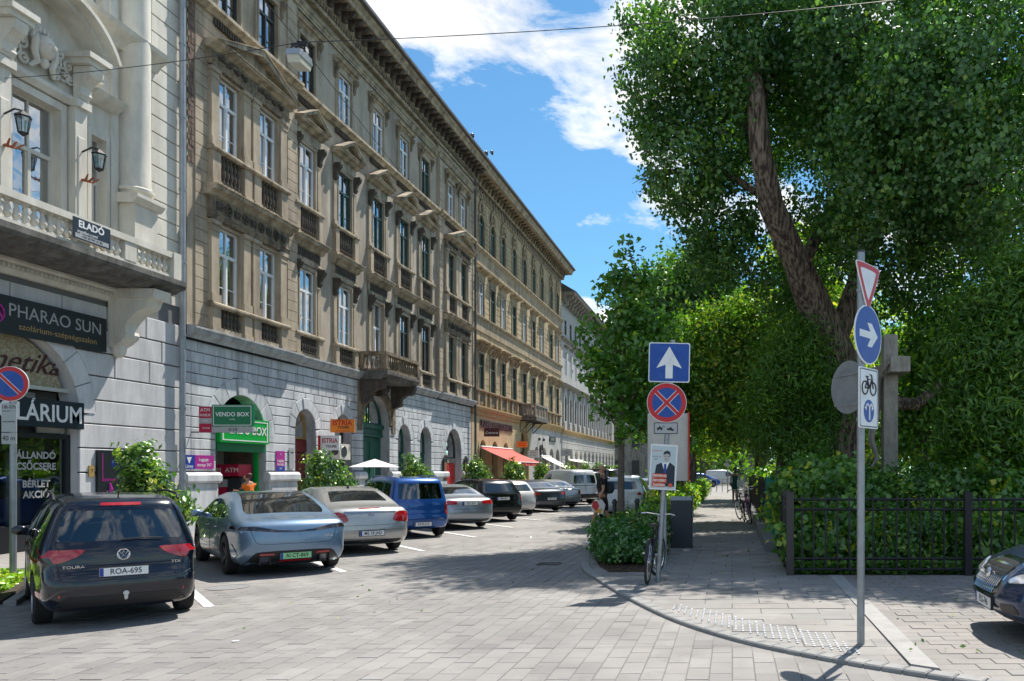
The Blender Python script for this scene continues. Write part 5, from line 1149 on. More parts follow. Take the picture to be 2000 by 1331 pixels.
m = MB(); m.box(X0+.06, X0+.42, 29.3, 30.1, 2.2, 2.78); m.build('casing', 'window_cream', t)
m = MB(); m.torus(.2, .015, 18, 5, T(X0+.425, 29.6, 2.49) @ RY(90)); m.cyl(.2, 0, .004, 18, T(X0+.421, 29.6, 2.49) @ RY(90)); m.build('fan_grille', 'anthracite', t); m = MB(); m.cyl(.13, 0, .004, 16, T(X0+.24, 29.297, 2.49) @ RX(90)); m.build('vent', 'anthracite', t)
t = thing('parasol', 'small white square parasol standing before the pier left of the green portal', 'parasol', (-13.2, 29.3, 0))
m = MB(); m.add([(-13.2, 29.3, 2.22), (-13.85, 28.65, 1.92), (-12.55, 28.65, 1.92), (-12.55, 29.95, 1.92), (-13.85, 29.95, 1.92)], [(0, 1, 2), (0, 2, 3), (0, 3, 4), (0, 4, 1), (1, 4, 3, 2)]); m.build('canopy', 'white', t); MB().cyl(.022, 0, 2.2, 8, T(-13.2, 29.3, 0)).build('pole', 'galvanised', t); MB().cyl(.25, .07, .13, 14, T(-13.2, 29.3, 0)).build('base', 'granite', t)
t = panel('wall_sign', 'narrow white house board with menu beside the red agency door', 'notice', X0+.06, 26.75, 2.2, .3, .7, FACE_X, 'sign_grey', .02); tx(t, '1056', .1, 'anthracite', 0, .2)
for k, (y, l) in enumerate(((40.95, 'red and ochre vertical poster in a black case left of the red shop door'), (44.1, 'red and ochre vertical poster in a black case right of the red shop door'))):
    t = panel('poster_case', l, 'poster', X0+.12, y, 1.75, .5, 1.3, FACE_X, 'fascia_dark', .06); MB().box(-.18, .18, -.55, .45, .0005, .004).build('print', 'terracotta', t, local=True); m = MB(); m.prism([(-.3, .62), (.3, .62), (0, .85)], -.06, .02, 'z'); m.build('pointed_top', 'fascia_dark', t, local=True)
t = panel('shop_sign', 'plum projecting sign with white script beside the yellow building front', 'sign', -14.25, 47.0, 4.05, .9, .5, FACE_Y, 'maroon', .08); tx(t, 'Cremeria', .2, 'sign_white', 0, -.03, shear=.3)
t = panel('shop_sign', 'yellow and gold projecting sign under the small iron-bracketed balcony', 'sign', -14.2, 53.6, 3.55, .75, .42, FACE_Y, 'gold', .08); MB().box(-.33, .33, -.17, .17, .0005, .004).build('field', 'orange', t, local=True); tx(t, 'ANTIQUE', .12, 'maroon', 0, .05, .006); tx(t, 'JEWELLERY', .1, 'maroon', 0, -.08, .006)
t = panel('shop_sign', 'white boxed projecting sign below the gold one', 'sign', -14.0, 55.8, 2.95, .78, .55, FACE_Y, 'sign_white', .12, 'iron', .01); tx(t, 'OPTIKA', .13, 'istria_red', 0, .1); tx(t, 'szemüveg', .1, 'anthracite', 0, -.08)
t = panel('shop_sign', 'grey slate sign plate on the pale end of the yellow building', 'sign', X0+.08, 65.6, 4.35, 2.2, .42, FACE_X, 'anthracite', .05); tx(t, 'GALÉRIA', .28, 'sign_grey', 0, 0)
t = thing('wall_emblem', 'black round emblem with two curls on the pale wall right of the balcony', 'emblem', (X0+.06, 61.7, 3.6)); m = MB(); m.torus(.45, .05, 20, 6, T(X0+.08, 61.7, 3.4) @ RY(90)); m.torus(.28, .04, 16, 6, T(X0+.08, 61.7, 3.5) @ RY(90)); m.sphere(.12, T(X0+.08, 61.0, 4.2), 8, 5); m.sphere(.12, T(X0+.08, 62.4, 4.2), 8, 5); m.build('emblem', 'iron', t)
t = panel('shop_sign', 'pale blue projecting sign above the cream awning', 'sign', -14.1, 67.5, 3.3, .95, .55, FACE_Y, 'sign_grey', .08); tx(t, 'Café', .2, 'blue_sign', 0, 0)
# street lamp hung on wires across the street, with the two wires
lp = (-6.55, 12.0, 8.0)
t = thing('street_lamp', 'grey box street lamp hanging from wires over the road', 'street lamp', lp)
m = MB(); m.prism([(-.19, 0), (.19, 0), (.16, .1), (-.16, .1)], -.1, .11, 'x', mtx=T(*lp)); m.build('housing', 'zinc', t)
m = MB(); m.prism([(-.175, 0), (.175, 0), (.14, -.1), (-.14, -.1)], -.09, .1, 'x', mtx=T(*lp)); m.build('lens', 'lamp_lens', t, True)
m = MB(); m.torus(.09, .012, 12, 5, T(lp[0]-.02, lp[1], lp[2]+.17)); m.tube([(lp[0], lp[1]-.1, lp[2]+.12), (lp[0], lp[1], lp[2]+.26), (lp[0], lp[1]+.1, lp[2]+.12)], .014, 5); m.cbox(lp[0]+.05, lp[1], lp[2]+.25, .14, .06, .06); m.tube([(lp[0]-.12, lp[1], lp[2]+.24), (lp[0]+.14, lp[1], lp[2]+.28)], .018, 5); m.build('hanger', 'iron', t)
def wire(lab, a, b, sag=.15, r=.0065):
    a, b = Vector(a), Vector(b); pts = [a.lerp(b, i/14)-Vector((0, 0, sag*4*(i/14)*(1-i/14))) for i in range(15)]
    tag(MB().tube(pts, r, 5).build('cable', 'iron'), lab, 'cable')
hg = (lp[0], lp[1], lp[2]+.27)
wire('thin cable from the white building to the hanging street lamp', (X0+.05, 16.1, 9.75), hg, .08); wire('thin cable from the hanging street lamp across the sky to the big tree', hg, (5.2, 13.5, 10.1), .15)
wire('long cable from the hanging street lamp along the tan facade', hg, (X0+.15, 45.5, 14.3), .3); wire('cable from the hanging street lamp up past the top of the picture', hg, (-6.6, 7.5, 9.0), .03)
for i, (y, z) in enumerate(((42.2, 19.5), (44.6, 19.52), (45.6, 19.95))):
    t = thing('pigeon', ('pigeon perched on the roof gutter, leftmost of three', 'pigeon on the gutter in the middle of three', 'pigeon rightmost of three where the two roofs meet')[i], 'pigeon', (X0+1.1, y, z)); m = MB(); m.sphere(.1, T(X0+1.1, y, z+.1) @ RX(-25) @ Matrix.Diagonal((.8, 1.7, .9, 1)), 8, 6); m.sphere(.05, T(X0+1.1, y+.14, z+.22), 7, 5); m.box(X0+1.06, X0+1.14, y-.3, y-.12, z+.02, z+.05); m.build('body', 'anthracite', t, True)
# ---------------------------------------------------------------- cars (local frame: x forward from the rear bumper, y left, z up)
def chaikin(p, n=2, closed=True):
    for _ in range(n):
        q = []
        m = len(p)
        for i in range(m if closed else m-1):
            a, b = p[i], p[(i+1) % m]; q += [(a[0]*.75+b[0]*.25, a[1]*.75+b[1]*.25), (a[0]*.25+b[0]*.75, a[1]*.25+b[1]*.75)]
        p = q if closed else [p[0]]+q+[p[-1]]
    return p
def rounded(p, r=.06, n=4):
    out = []; m = len(p)
    for i in range(m):
        a, b, c = Vector(p[i-1]), Vector(p[i]), Vector(p[(i+1) % m]); d = min(r, (a-b).length*.45, (c-b).length*.45); s = b+(a-b).normalized()*d; e = b+(c-b).normalized()*d
        for k in range(n+1): t = k/n; q = s*(1-t)**2+b*2*t*(1-t)+e*t*t; out.append((q.x, q.y))
    return out
def resample(p, n):
    P = p+[p[0]]; d = [0]
    for a, b in zip(P, P[1:]): d.append(d[-1]+math.dist(a, b))
    out = []; k = 0
    for i in range(n):
        t = d[-1]*i/n
        while d[k+1] < t: k += 1
        f = (t-d[k])/(d[k+1]-d[k]+1e-9); out.append((P[k][0]+(P[k+1][0]-P[k][0])*f, P[k][1]+(P[k+1][1]-P[k][1])*f))
    return out
FACE_R = Matrix(((0, 0, -1, 0), (-1, 0, 0, 0), (0, 1, 0, 0), (0, 0, 0, 1)))
PROF = {
 'mpv': ([(.14, .22), (.03, .34), (0, .5), (.02, .67), (.09, .75), (.1, .95), (.15, 1.05), (.33, 1.49), (.38, 1.585), (.46, 1.60), (.9, 1.635), (2.0, 1.65), (2.7, 1.59), (3.05, 1.47), (3.75, 1.07), (3.9, 1.02), (4.3, .89), (4.48, .72), (4.53, .5), (4.5, .28), (4.3, .2)], 4.53, 1.65, 1.03, .865, (.88, 3.6, .325),
   [[(.5, 1.1), (.66, 1.46), (1.2, 1.51), (1.2, 1.07)], [(1.28, 1.07), (1.28, 1.51), (2.1, 1.52), (2.1, 1.05)], [(2.18, 1.05), (2.18, 1.52), (2.72, 1.46), (3.25, 1.1), (3.25, 1.04)]], [(-.66, 1.09), (-.585, 1.47), (.585, 1.47), (.66, 1.09)]),
 'fastback': ([(.2, .2), (.05, .34), (.0, .52), (.01, .7), (.03, .86), (.09, .955), (.2, .985), (.55, 1.04), (1.3, 1.31), (1.85, 1.43), (2.35, 1.46), (2.85, 1.40), (3.75, 1.0), (4.3, .84), (4.68, .68), (4.79, .5), (4.75, .27), (4.5, .18)], 4.8, 1.46, .96, .94, (.95, 3.86, .36),
   [[(1.05, 1.03), (1.3, 1.17), (1.55, 1.25), (1.42, 1.0)], [(1.5, 1.0), (1.62, 1.27), (2.25, 1.345), (2.32, .98)], [(2.4, .98), (2.34, 1.345), (2.8, 1.3), (3.5, .99)]], None),
 'sedan': ([(.18, .22), (.04, .35), (0, .5), (.02, .66), (.05, .84), (.1, .985), (.2, 1.035), (.6, 1.075), (1.4, 1.38), (1.85, 1.465), (2.4, 1.48), (2.9, 1.42), (3.7, 1.03), (4.3, .88), (4.66, .72), (4.78, .5), (4.75, .27), (4.5, .18)], 4.8, 1.48, 1.0, .93, (1.0, 3.75, .33),
   [[(.98, 1.08), (1.3, 1.24), (1.5, 1.3), (1.42, 1.04)], [(1.5, 1.04), (1.58, 1.32), (2.25, 1.385), (2.3, 1.02)], [(2.38, 1.02), (2.33, 1.385), (2.85, 1.33), (3.45, 1.03)]], None),
 'estate': ([(.14, .24), (.03, .36), (0, .5), (.02, .64), (.08, .72), (.1, .93), (.2, 1.05), (.46, 1.35), (.54, 1.40), (1.4, 1.455), (2.2, 1.45), (2.7, 1.37), (3.4, 1.0), (4.1, .86), (4.36, .68), (4.42, .5), (4.38, .27), (4.2, .18)], 4.42, 1.46, .98, .87, (.85, 3.5, .31),
   [[(.5, 1.04), (.72, 1.3), (1.15, 1.345), (1.15, 1.0)], [(1.22, 1.0), (1.22, 1.345), (2.05, 1.36), (2.05, .98)], [(2.13, .98), (2.13, 1.36), (2.6, 1.3), (3.15, 1.0)]], [(-.6, 1.04), (-.52, 1.3), (.52, 1.3), (.6, 1.04)]),
 'hatch': ([(.14, .24), (.03, .36), (0, .5), (.03, .66), (.08, .9), (.18, 1.03), (.5, 1.36), (.62, 1.43), (1.2, 1.48), (1.8, 1.48), (2.3, 1.4), (3.0, 1.02), (3.6, .88), (3.88, .7), (3.95, .5), (3.9, .27), (3.7, .18)], 3.95, 1.48, .99, .85, (.65, 3.1, .3),
   [[(.55, 1.06), (.8, 1.32), (1.05, 1.36), (1.05, 1.02)], [(1.12, 1.02), (1.12, 1.37), (1.75, 1.38), (1.75, .99)], [(1.83, .99), (1.83, 1.38), (2.2, 1.33), (2.75, 1.02)]], [(-.58, 1.04), (-.5, 1.33), (.5, 1.33), (.58, 1.04)]),
 'box': ([(.1, .26), (.02, .36), (0, .5), (.01, .62), (.05, .7), (.06, .98), (.1, 1.06), (.22, 1.56), (.3, 1.63), (1.2, 1.67), (2.2, 1.66), (2.5, 1.56), (2.95, 1.1), (3.3, .98), (3.45, .8), (3.5, .55), (3.45, .27), (3.3, .2)], 3.5, 1.67, 1.0, .81, (.6, 2.95, .29),
   [[(.3, 1.06), (.38, 1.5), (.8, 1.52), (.8, 1.04)], [(.88, 1.03), (.88, 1.52), (1.6, 1.53), (1.6, 1.0)], [(1.68, 1.0), (1.68, 1.53), (2.25, 1.48), (2.7, 1.06)]], [(-.6, 1.07), (-.56, 1.5), (.56, 1.5), (.6, 1.07)]),
 'van': ([(.1, .3), (.02, .4), (0, .5), (.01, .6), (.04, .66), (.06, 1.05), (.14, 1.62), (.22, 1.77), (.34, 1.80), (1.6, 1.83), (2.5, 1.78), (2.9, 1.55), (3.3, 1.12), (3.7, .98), (3.95, .82), (4.03, .6), (4.0, .3), (3.8, .24)], 4.03, 1.83, 1.1, .85, (.7, 3.35, .31),
   [[(2.1, 1.08), (2.1, 1.6), (2.6, 1.56), (3.05, 1.12)]], None)}
def patch_fn(car, bvh, mb_name_parent):
    pass
def make_car(kind, mat, label, loc, heading, scale=.93, sx=1., sz=1., wheel='alloy', group='cars parked at an angle along the kerb', seats=True, name='parked_car'):
    prof, L, H, zb, hw, (xr, xf, rw), sides, rearw = PROF[kind]
    car = thing(name, label, 'car', loc, heading, group, scale)
    loc_m = W[car.name]
    pr = resample(rounded([(x*sx, z*sz) for x, z in prof], .16, 5), 130)
    L *= sx; H *= sz; zb *= sz; xr *= sx; xf *= sx
    sides = [[(x*sx, z*sz) for x, z in s] for s in sides]; rearw = [(y, z*sz) for y, z in rearw] if rearw else None
    boxy = kind in ('box', 'van')
    def Wd(x, z):
        w = hw
        if z < .45: w -= .05*((.45-z)/.25)**1.5
        w -= .02*max(0, (zb-.12-z))*0
        w += .012*math.exp(-((z-(zb-.14))/.06)**2)
        if z > zb-.05: w -= (.16 if boxy else .235)*max(0, (z-zb+.05)/(H-zb+.05))**1.15
        cx = L/2; t = max(0, abs(x-cx)/(L/2)-.45)/.55
        w -= (.05 if boxy else .10)*t**2.2
        return w
    n = len(pr); nr = []
    for i in range(n):
        a, b = pr[i-1], pr[(i+1) % n]; d = Vector((b[0]-a[0], b[1]-a[1])).normalized(); nr.append(Vector((-d.y, d.x)))
    ar = sum(pr[i][0]*pr[(i+1) % n][1]-pr[(i+1) % n][0]*pr[i][1] for i in range(n))
    if ar < 0: nr = [-v for v in nr]                          # inward normals
    r = .10 if boxy else .12; ds = [0, .012, .03, .06, .12]
    rings = []
    for d in ds: rings.append([((pr[i][0]+nr[i].x*d), (pr[i][1]+nr[i].y*d), r-math.sqrt(max(0, r*r-(r-min(d, r))**2))) for i in range(n)])
    last = rings[-1]
    for j in range(1, 7):
        t = j/6; rings.append([(p[0]+(min(max(p[0], .75), L-.75)-p[0])*t, p[1]+(.58-p[1])*t*.985, 0) for p in last])
    vs = []; fs = []
    def bulge(x, z, y, i):
        k = (.04+.075*abs(nr[i].x))*(1-(y/(Wd(x, z)+1e-6))**2)
        return (x-nr[i].x*k, y, z-nr[i].y*k*.5)
    NR = len(rings)
    for s in (1, -1):
        for j, rg in enumerate(rings):
            for i, (x, z, ins) in enumerate(rg):
                y = s*(Wd(x, z)-ins); vs.append(bulge(x, z, y, i) if j < 5 else (x, y, z))
    def vid(s, j, i): return s*NR*n+j*n+(i % n)
    for s in (0, 1):
        for j in range(NR-1):
            for i in range(n):
                f = (vid(s, j, i), vid(s, j, i+1), vid(s, j+1, i+1), vid(s, j+1, i))
                fs.append(f if (s == 0) == (ar > 0) else f[::-1])
    m = 8; base = len(vs)
    for k in range(1, m):
        for i in range(n):
            x, z, ins = rings[0][i]; y = (Wd(x, z)-ins)*(1-2*k/m); vs.append(bulge(x, z, y, i))
    def sid(k, i): return vid(0, 0, i) if k == 0 else (vid(1, 0, i) if k == m else base+(k-1)*n+(i % n))
    for k in range(m):
        for i in range(n):
            f = (sid(k, i), sid(k+1, i), sid(k+1, i+1), sid(k, i+1)); fs.append(f if ar > 0 else f[::-1])
    cut_l = [vid(0, NR-1, i) for i in range(n)]; cut_r = [vid(1, NR-1, i) for i in range(n)]
    body = MB(); body.add(vs, fs); body.v = [tuple(v) for v in body.v]
    me = body.mesh('body', [mat, 'car_trim'], 'all')
    bm = bmesh.new(); bm.from_mesh(me); bmesh.ops.remove_doubles(bm, verts=bm.verts, dist=.0008); bmesh.ops.holes_fill(bm, edges=[e for e in bm.edges if e.is_boundary], sides=400); bmesh.ops.recalc_face_normals(bm, faces=bm.faces); bm.to_mesh(me)
    bvh = BVHTree.FromBMesh(bm); bm.free()
    # cutters: wheel wells, cabin and window openings
    def bool_cut(me, cutter):
        o = bpy.data.objects.new('b', me); c = bpy.data.objects.new('c', cutter); COL.objects.link(o); COL.objects.link(c)
        md = o.modifiers.new('b', 'BOOLEAN'); md.operation = 'DIFFERENCE'; md.object = c; md.solver = 'EXACT'; md.use_self = False
        ok = lambda q: len(q.vertices) > .8*len(me.vertices) and min(v.co.x for v in q.vertices) < L*.05 and max(v.co.x for v in q.vertices) > L*.9
        out = None
        for sol, eps in (('EXACT', 0), ('EXACT', .0013), ('FAST', .0013), ('FAST', .0031)):
            md.solver = sol; c.location = (eps, eps, eps); bpy.context.view_layer.update()
            q = bpy.data.meshes.new_from_object(o.evaluated_get(bpy.context.evaluated_depsgraph_get()))
            if ok(q): out = q; break
        else: print('CUT FAILED', label)
        bpy.data.objects.remove(o); bpy.data.objects.remove(c); return out or me
    for (xw) in (xr, xf):
        for s in (-1, 1):
            cm = MB(); cm.mi = 1; cm.cyl(rw+.045, 0, .34, 28, T(xw, s*(hw+.06), rw+.01) @ RX(90*s)); me = bool_cut(me, cm.mesh('c', ['car_trim', 'car_trim']))
    if seats:
        top = H-.10; cab = [(min(s[0][0] for s in sides)+.06, zb-.12)]
        xs0 = min(p[0] for s in sides for p in s); xs1 = max(p[0] for s in sides for p in s)
        tops = sorted([p for s in sides for p in s if p[1] > zb+.1], key=lambda p: p[0])
        poly = [(xs0+.05, zb-.35)]+[(p[0], p[1]-.0) for p in tops]+[(xs1-.1, zb-.0), (xs1-.35, zb-.35)]
        cm = MB(); cm.mi = 1; hwi = Wd(L/2, H)-.05; cm.prism(poly, -hwi, hwi, 'y'); me = bool_cut(me, cm.mesh('c', ['car_trim', 'car_trim']))
        for s_ in sides:
            cm = MB(); cm.mi = 1; cm.prism(rounded(s_, .05, 3), -2, 2, 'y'); me = bool_cut(me, cm.mesh('c', ['car_trim', 'car_trim']))
        if rearw:
            cm = MB(); cm.mi = 1; cm.prism(rounded(rearw, .05, 3), -1, xs0+.25, 'x'); me = bool_cut(me, cm.mesh('c', ['car_trim', 'car_trim']))
        cm = MB(); cm.mi = 1; fw = [(-.6, zb+.12), (-.52, H-.17), (.52, H-.17), (.6, zb+.12)]
        if kind != 'van': cm.prism(fw, xs1-.6, L-.9, 'x'); me = bool_cut(me, cm.mesh('c', ['car_trim', 'car_trim']))
    me.polygons.foreach_set('use_smooth', [True]*len(me.polygons)); me.set_sharp_from_angle(angle=R(38)); me.name = 'body'
    meshobj('body', me, car, local=True)
    dirs = {'R': (lambda a, b: ((-3, a, b), (1, 0, 0))), 'F': (lambda a, b: ((L+3, a, b), (-1, 0, 0))), 'L': (lambda a, b: ((a, 3, b), (0, -1, 0))), 'S': (lambda a, b: ((a, -3, b), (0, 1, 0))), 'T': (lambda a, b: ((a, b, 4), (0, 0, -1)))}
    def patch(poly, d, mt, nm, off=.006, grid=.09, skirt=.015, rnd=1, parent=None, smooth=True):
        if rnd: poly = rounded(poly, .05, 3)
        bd = []
        for i in range(len(poly)):
            a, b = poly[i], poly[(i+1) % len(poly)]; k = max(1, int(math.dist(a, b)/grid)); bd += [(a[0]+(b[0]-a[0])*j/k, a[1]+(b[1]-a[1])*j/k) for j in range(k)]
        x0, x1 = min(p[0] for p in bd), max(p[0] for p in bd); z0, z1 = min(p[1] for p in bd), max(p[1] for p in bd)
        ins = []
        nx, nz = int((x1-x0)/grid), int((z1-z0)/grid)
        for i in range(1, nx+1):
            for j in range(1, nz+1):
                q = (x0+(x1-x0)*i/(nx+1), z0+(z1-z0)*j/(nz+1))
                if inpoly(q[0], q[1], bd) and min(math.dist(q, b) for b in bd) > grid*.35: ins.append(q)
        V, E, Fc, *_ = geometry.delaunay_2d_cdt([Vector(p) for p in bd+ins], [], [list(range(len(bd)))], 1, 1e-5)
        vs = []; nv = []
        for v in V:
            o, dd = dirs[d](v.x, v.y); hit, nn, idx, dist = bvh.ray_cast(Vector(o), Vector(dd))
            if hit is None: hit, nn, idx, dist = bvh.find_nearest(Vector(o)+Vector(dd)*(3 if d != 'T' else 3))
            if nn.dot(Vector(dd)) > 0: nn = -nn
            vs.append(hit+nn*off); nv.append(hit+nn*(off-skirt))
        Fc = [f for f in Fc]; k = len(vs); cnt = {}
        for f in Fc:
            for i in range(len(f)): e = (f[i], f[(i+1) % len(f)]); cnt[e] = cnt.get(e, 0)+1
        sk = [(a, b) for (a, b) in cnt if (b, a) not in cnt]
        faces = [tuple(f) for f in Fc]+([(b, a, a+k, b+k) for a, b in sk] if skirt else [])
        q = MB(); q.add(vs+(nv if skirt else []), faces); me = q.mesh(nm, mt, False)
        bm = bmesh.new(); bm.from_mesh(me); bmesh.ops.recalc_face_normals(bm, faces=bm.faces)
        # outward check
        f0 = bm.faces[:][0] if len(bm.faces) else None
        if f0 and f0.normal.dot(Vector(dirs[d](0, 0)[1])) > 0: bmesh.ops.reverse_faces(bm, faces=bm.faces)
        bm.to_mesh(me); bm.free()
        if smooth: me.polygons.foreach_set('use_smooth', [True]*len(me.polygons)); me.set_sharp_from_angle(angle=R(40))
        return meshobj(nm, me, parent or car, local=False, mw=loc_m)
    def seam(pts, d, w=.009, mt='black', nm='seam'):
        """thin dark joint between panels"""
        q = MB()
        P = []
        for a, b in zip(pts, pts[1:]):
            k = max(1, int(math.dist(a, b)/.06)); P += [(a[0]+(b[0]-a[0])*j/k, a[1]+(b[1]-a[1])*j/k) for j in range(k)]
        P.append(pts[-1]); vs = []
        for v in P:
            o, dd = dirs[d](*v); hit, nn, idx, dist = bvh.ray_cast(Vector(o), Vector(dd))
            if hit is None: continue
            if nn.dot(Vector(dd)) > 0: nn = -nn
            vs.append(hit+nn*.0005)
        if len(vs) > 1: q.tube(vs, w/2, 4); q.build(nm, mt, car, mw=loc_m)
    for s_ in sides:
        for d in ('L', 'S'): patch(s_, d, 'car_glass' if seats else 'glass_black', 'side_window', off=-.004 if seats else .003, skirt=0)
    if rearw: patch(rearw, 'R', 'car_glass' if seats else 'glass_black', 'rear_window', off=-.003 if seats else .004, skirt=0)
    if seats and kind != 'van': patch(fw, 'F', 'car_glass', 'windscreen', off=-.003, skirt=0)
    if seats:
        xc = [L*.42, L*.62] if kind not in ('box', 'hatch') else [L*.36, L*.58]
        for xx in xc:
            for yy in (-.37, .37): sm = MB(); sm.box(xx, xx+.1, yy-.24, yy+.24, zb-.35, zb+.12); sm.box(xx+.0, xx+.09, yy-.13, yy+.13, zb+.17, zb+.36); sm.build('seat', 'seat', car, local=True)
    # wheels
    k = ('w', rw, wheel, sz)
    if k not in WC:
        ty = MB().lathe([(rw*.62, -.1), (rw*.93, -.1), (rw, -.075), (rw, .075), (rw*.93, .1), (rw*.64, .1), (rw*.62, .06)], 32, RX(90)).mesh('tyre', 'tyre', True)
        rm = MB(); c = RX(90); rm.lathe([(rw*.66, -.09), (rw*.68, .096), (rw*.62, .1), (rw*.6, .05), (rw*.58, -.09)], 28, c); rm.lathe([(.001, -.02), (rw*.6, -.02)], 20, c); rm.cyl(.045, .02, .075, 12, c)
        for q in range(5):
            for dq in (-.13, .13):
                a = 2*PI*q/5+dq; b = 2*PI*q/5+dq*.4; rm.tube([(.04*math.cos(b), -.06, .04*math.sin(b)), (rw*.62*math.cos(a), -.075, rw*.62*math.sin(a))], .014, 5)
        WC[k] = (ty, rm.mesh('rim', 'rim' if wheel == 'alloy' else 'rim_dark', True))
    for xw in (xr, xf):
        for s in (-1, 1):
            mw = loc_m @ T(xw, s*(hw-.105), rw) @ (RZ(180) if s > 0 else Matrix())
            w_ = meshobj('wheel', WC[k][0], car, mw); meshobj('rim', WC[k][1], w_, mw)
    # mirrors and door seams
    xm = max(p[0] for s in sides for p in s)-.12
    for s in (-1, 1): q = MB(); q.sphere(.1, T(xm, s*(hw+.07), zb+.06) @ Matrix.Diagonal((.6, 1.05, .75, 1)), 10, 7); q.tube([(xm, s*(hw-.06), zb), (xm, s*(hw+.04), zb+.02)], .03, 6); q.build('wing_mirror', mat, car, True, local=True)
    for d in ('L', 'S'):
        xb = [s[0][0]-.04 for s in sides[1:]]+[max(p[0] for p in sides[-1])-.02]
        for x in xb: seam([(x, zb-.02), (x+.01, .32)], d)
        seam([(xb[0], .32), (xb[-1], .32)], d)
        for x in xb[:-1]: q = MB(); s = 1 if d == 'L' else -1; q.tube([(x+.08, s*(hw+.018), zb-.12), (x+.24, s*(hw+.02), zb-.12)], .013, 6); q.build('door_handle', mat, car, True, local=True)
    return car, patch, seam, bvh, loc_m, (L, H, zb, hw)
glass_b = princ('glass_black', (.012, .015, .018), .04, 0, .8, 1.)
def plate(car, bvh, loc_m, y, z, num, mt='plate_white', front=False, L=0, w=.50, h=.105, eu=True, rake=0):
    o = Vector((L+3 if front else -3, y, z)); d = Vector((-1 if front else 1, 0, 0)); hit = bvh.ray_cast(o, d)[0]
    hs = [bvh.ray_cast(Vector((o.x, y+a*w/2, z+b*h/2)), d)[0] for a in (-1, 0, 1) for b in (-1, 1)]; hs = [q.x for q in hs if q]
    x = (min(hs)-.012) if not front else (max(hs)+.012); fr = T(x, y, z) @ (FACE_X if front else FACE_R)
    q = MB(); q.box(-w/2, w/2, -h/2, h/2, -.02, 0); p = q.build('number_plate', mt, car, mw=loc_m @ fr)
    q = MB(); q.box(-w/2-.012, w/2+.012, -h/2-.012, h/2+.012, -.03, -.004); q.build('plate_frame', 'black', car, mw=loc_m @ fr)
    if eu: MB().box(-w/2+.002, -w/2+.042, -h/2+.002, h/2-.002, .0003, .001).build('blue_strip', 'blue_sign', p, mw=loc_m @ fr)
    text(num, .098, 'black', p, loc_m @ fr @ T(.02, 0, .0008), 'lettering', .0004, sx=.86, weight=.0015)
def place(kind, rr, th, scale, sx=1.):
    """location of the car so that its rear right tyre stands on rr"""
    xr = PROF[kind][5][0]*sx; hw = PROF[kind][4]; a = R(90+th); c, s = math.cos(a), math.sin(a); lx, ly = xr*scale, -hw*scale
    return (rr[0]-(c*lx-s*ly), rr[1]-(s*lx+c*ly), 0.012), a
def lamp_pair(patch, polyL, mat, name='tail_lamp', d='R', off=.012): 
    patch(polyL, d, mat, name, off); patch([(-a, b) for a, b in polyL][::-1], d, mat, name, off)
TH = 42
# 1 black people carrier
S1 = .90
loc, a = place('mpv', (-7.02, 10.3), 43, S1); car, patch, seam, bvh, lm, (L, H, zb, hw) = make_car('mpv', 'car_black', 'black people carrier with roof rails, nearest in the row, plate ROA-695', loc, a, S1)
for s in (1, -1):
    patch([(s*.87, .99), (s*.36, .99), (s*.44, .91), (s*.62, .83), (s*.87, .82)][::s], 'R', 'lamp_red', 'tail_lamp', .012)
    patch([(s*.84, .39), (s*.62, .41), (s*.62, .445), (s*.84, .47)][::s], 'R', 'lamp_red', 'reflector', .008)
    q = MB(); yy = s*.66; q.tube([(.55, yy, 1.60), (.65, yy, 1.665), (1.6, yy, 1.695), (2.5, yy, 1.665), (2.65, yy, 1.60)], .018, 6); q.build('roof_rail', 'car_trim', car, True, local=True)
patch([(-.21, 1.53), (.21, 1.53), (.21, 1.565), (-.21, 1.565)], 'R', 'lamp_red', 'brake_lamp', .006, rnd=0)
patch([(-.70, .27), (.70, .27), (.58, .41), (-.58, .41)], 'R', 'car_trim', 'bumper_insert', .006)
for pts in ([(-.9, .745), (-.6, .60), (.6, .60), (.9, .745)], [(-.68, .98), (-.62, .62)], [(.68, .98), (.62, .62)]): seam(pts, 'R')
seam([(-.62, .785), (.62, .785)], 'R', .014)
plate(car, bvh, lm, 0, .70, 'ROA-695')
hit = bvh.ray_cast(Vector((-3, 0, .91)), Vector((1, 0, 0)))[0]; ef = lm @ T(hit.x-.012, 0, .91) @ FACE_R
q = MB(); q.torus(.065, .008, 22, 6); q.tube([(-.046, .046, 0), (-.02, -.0, 0), (0, .05, 0), (.02, 0, 0), (.046, .046, 0)], .006, 5); q.tube([(-.062, .02, 0), (-.03, -.055, 0), (0, -.005, 0), (.03, -.055, 0), (.062, .02, 0)], .006, 5); q.build('emblem', 'chrome', car, mw=ef)
for s, t_, x in ((1, 'TOURAN', -.47), (1, 'TDI', .56)): h2 = bvh.ray_cast(Vector((-3, -x, .775)), Vector((1, 0, 0)))[0]; text(t_, .05, 'chrome', car, lm @ T(h2.x-.01, -x, .775) @ FACE_R, 'lettering', .002, sx=1.3)
q = MB(); q.tube([(.03, -.02, .34), (-.05, -.02, .34), (-.09, -.02, .36), (-.09, -.02, .40)], .02, 8); q.sphere(.035, T(-.09, -.02, .42), 10, 6); q.build('tow_ball', 'cloth_white', car, True, local=True)
q = MB(); q.tube([(.02, .02, 1.10), (.03, -.2, 1.115), (.04, -.42, 1.10)], .009, 6); q.build('wiper', 'car_trim', car, local=True)
MB().tube([(.6, 0, 1.62), (.5, 0, 1.72)], .008, 5).build('aerial', 'car_trim', car, local=True)
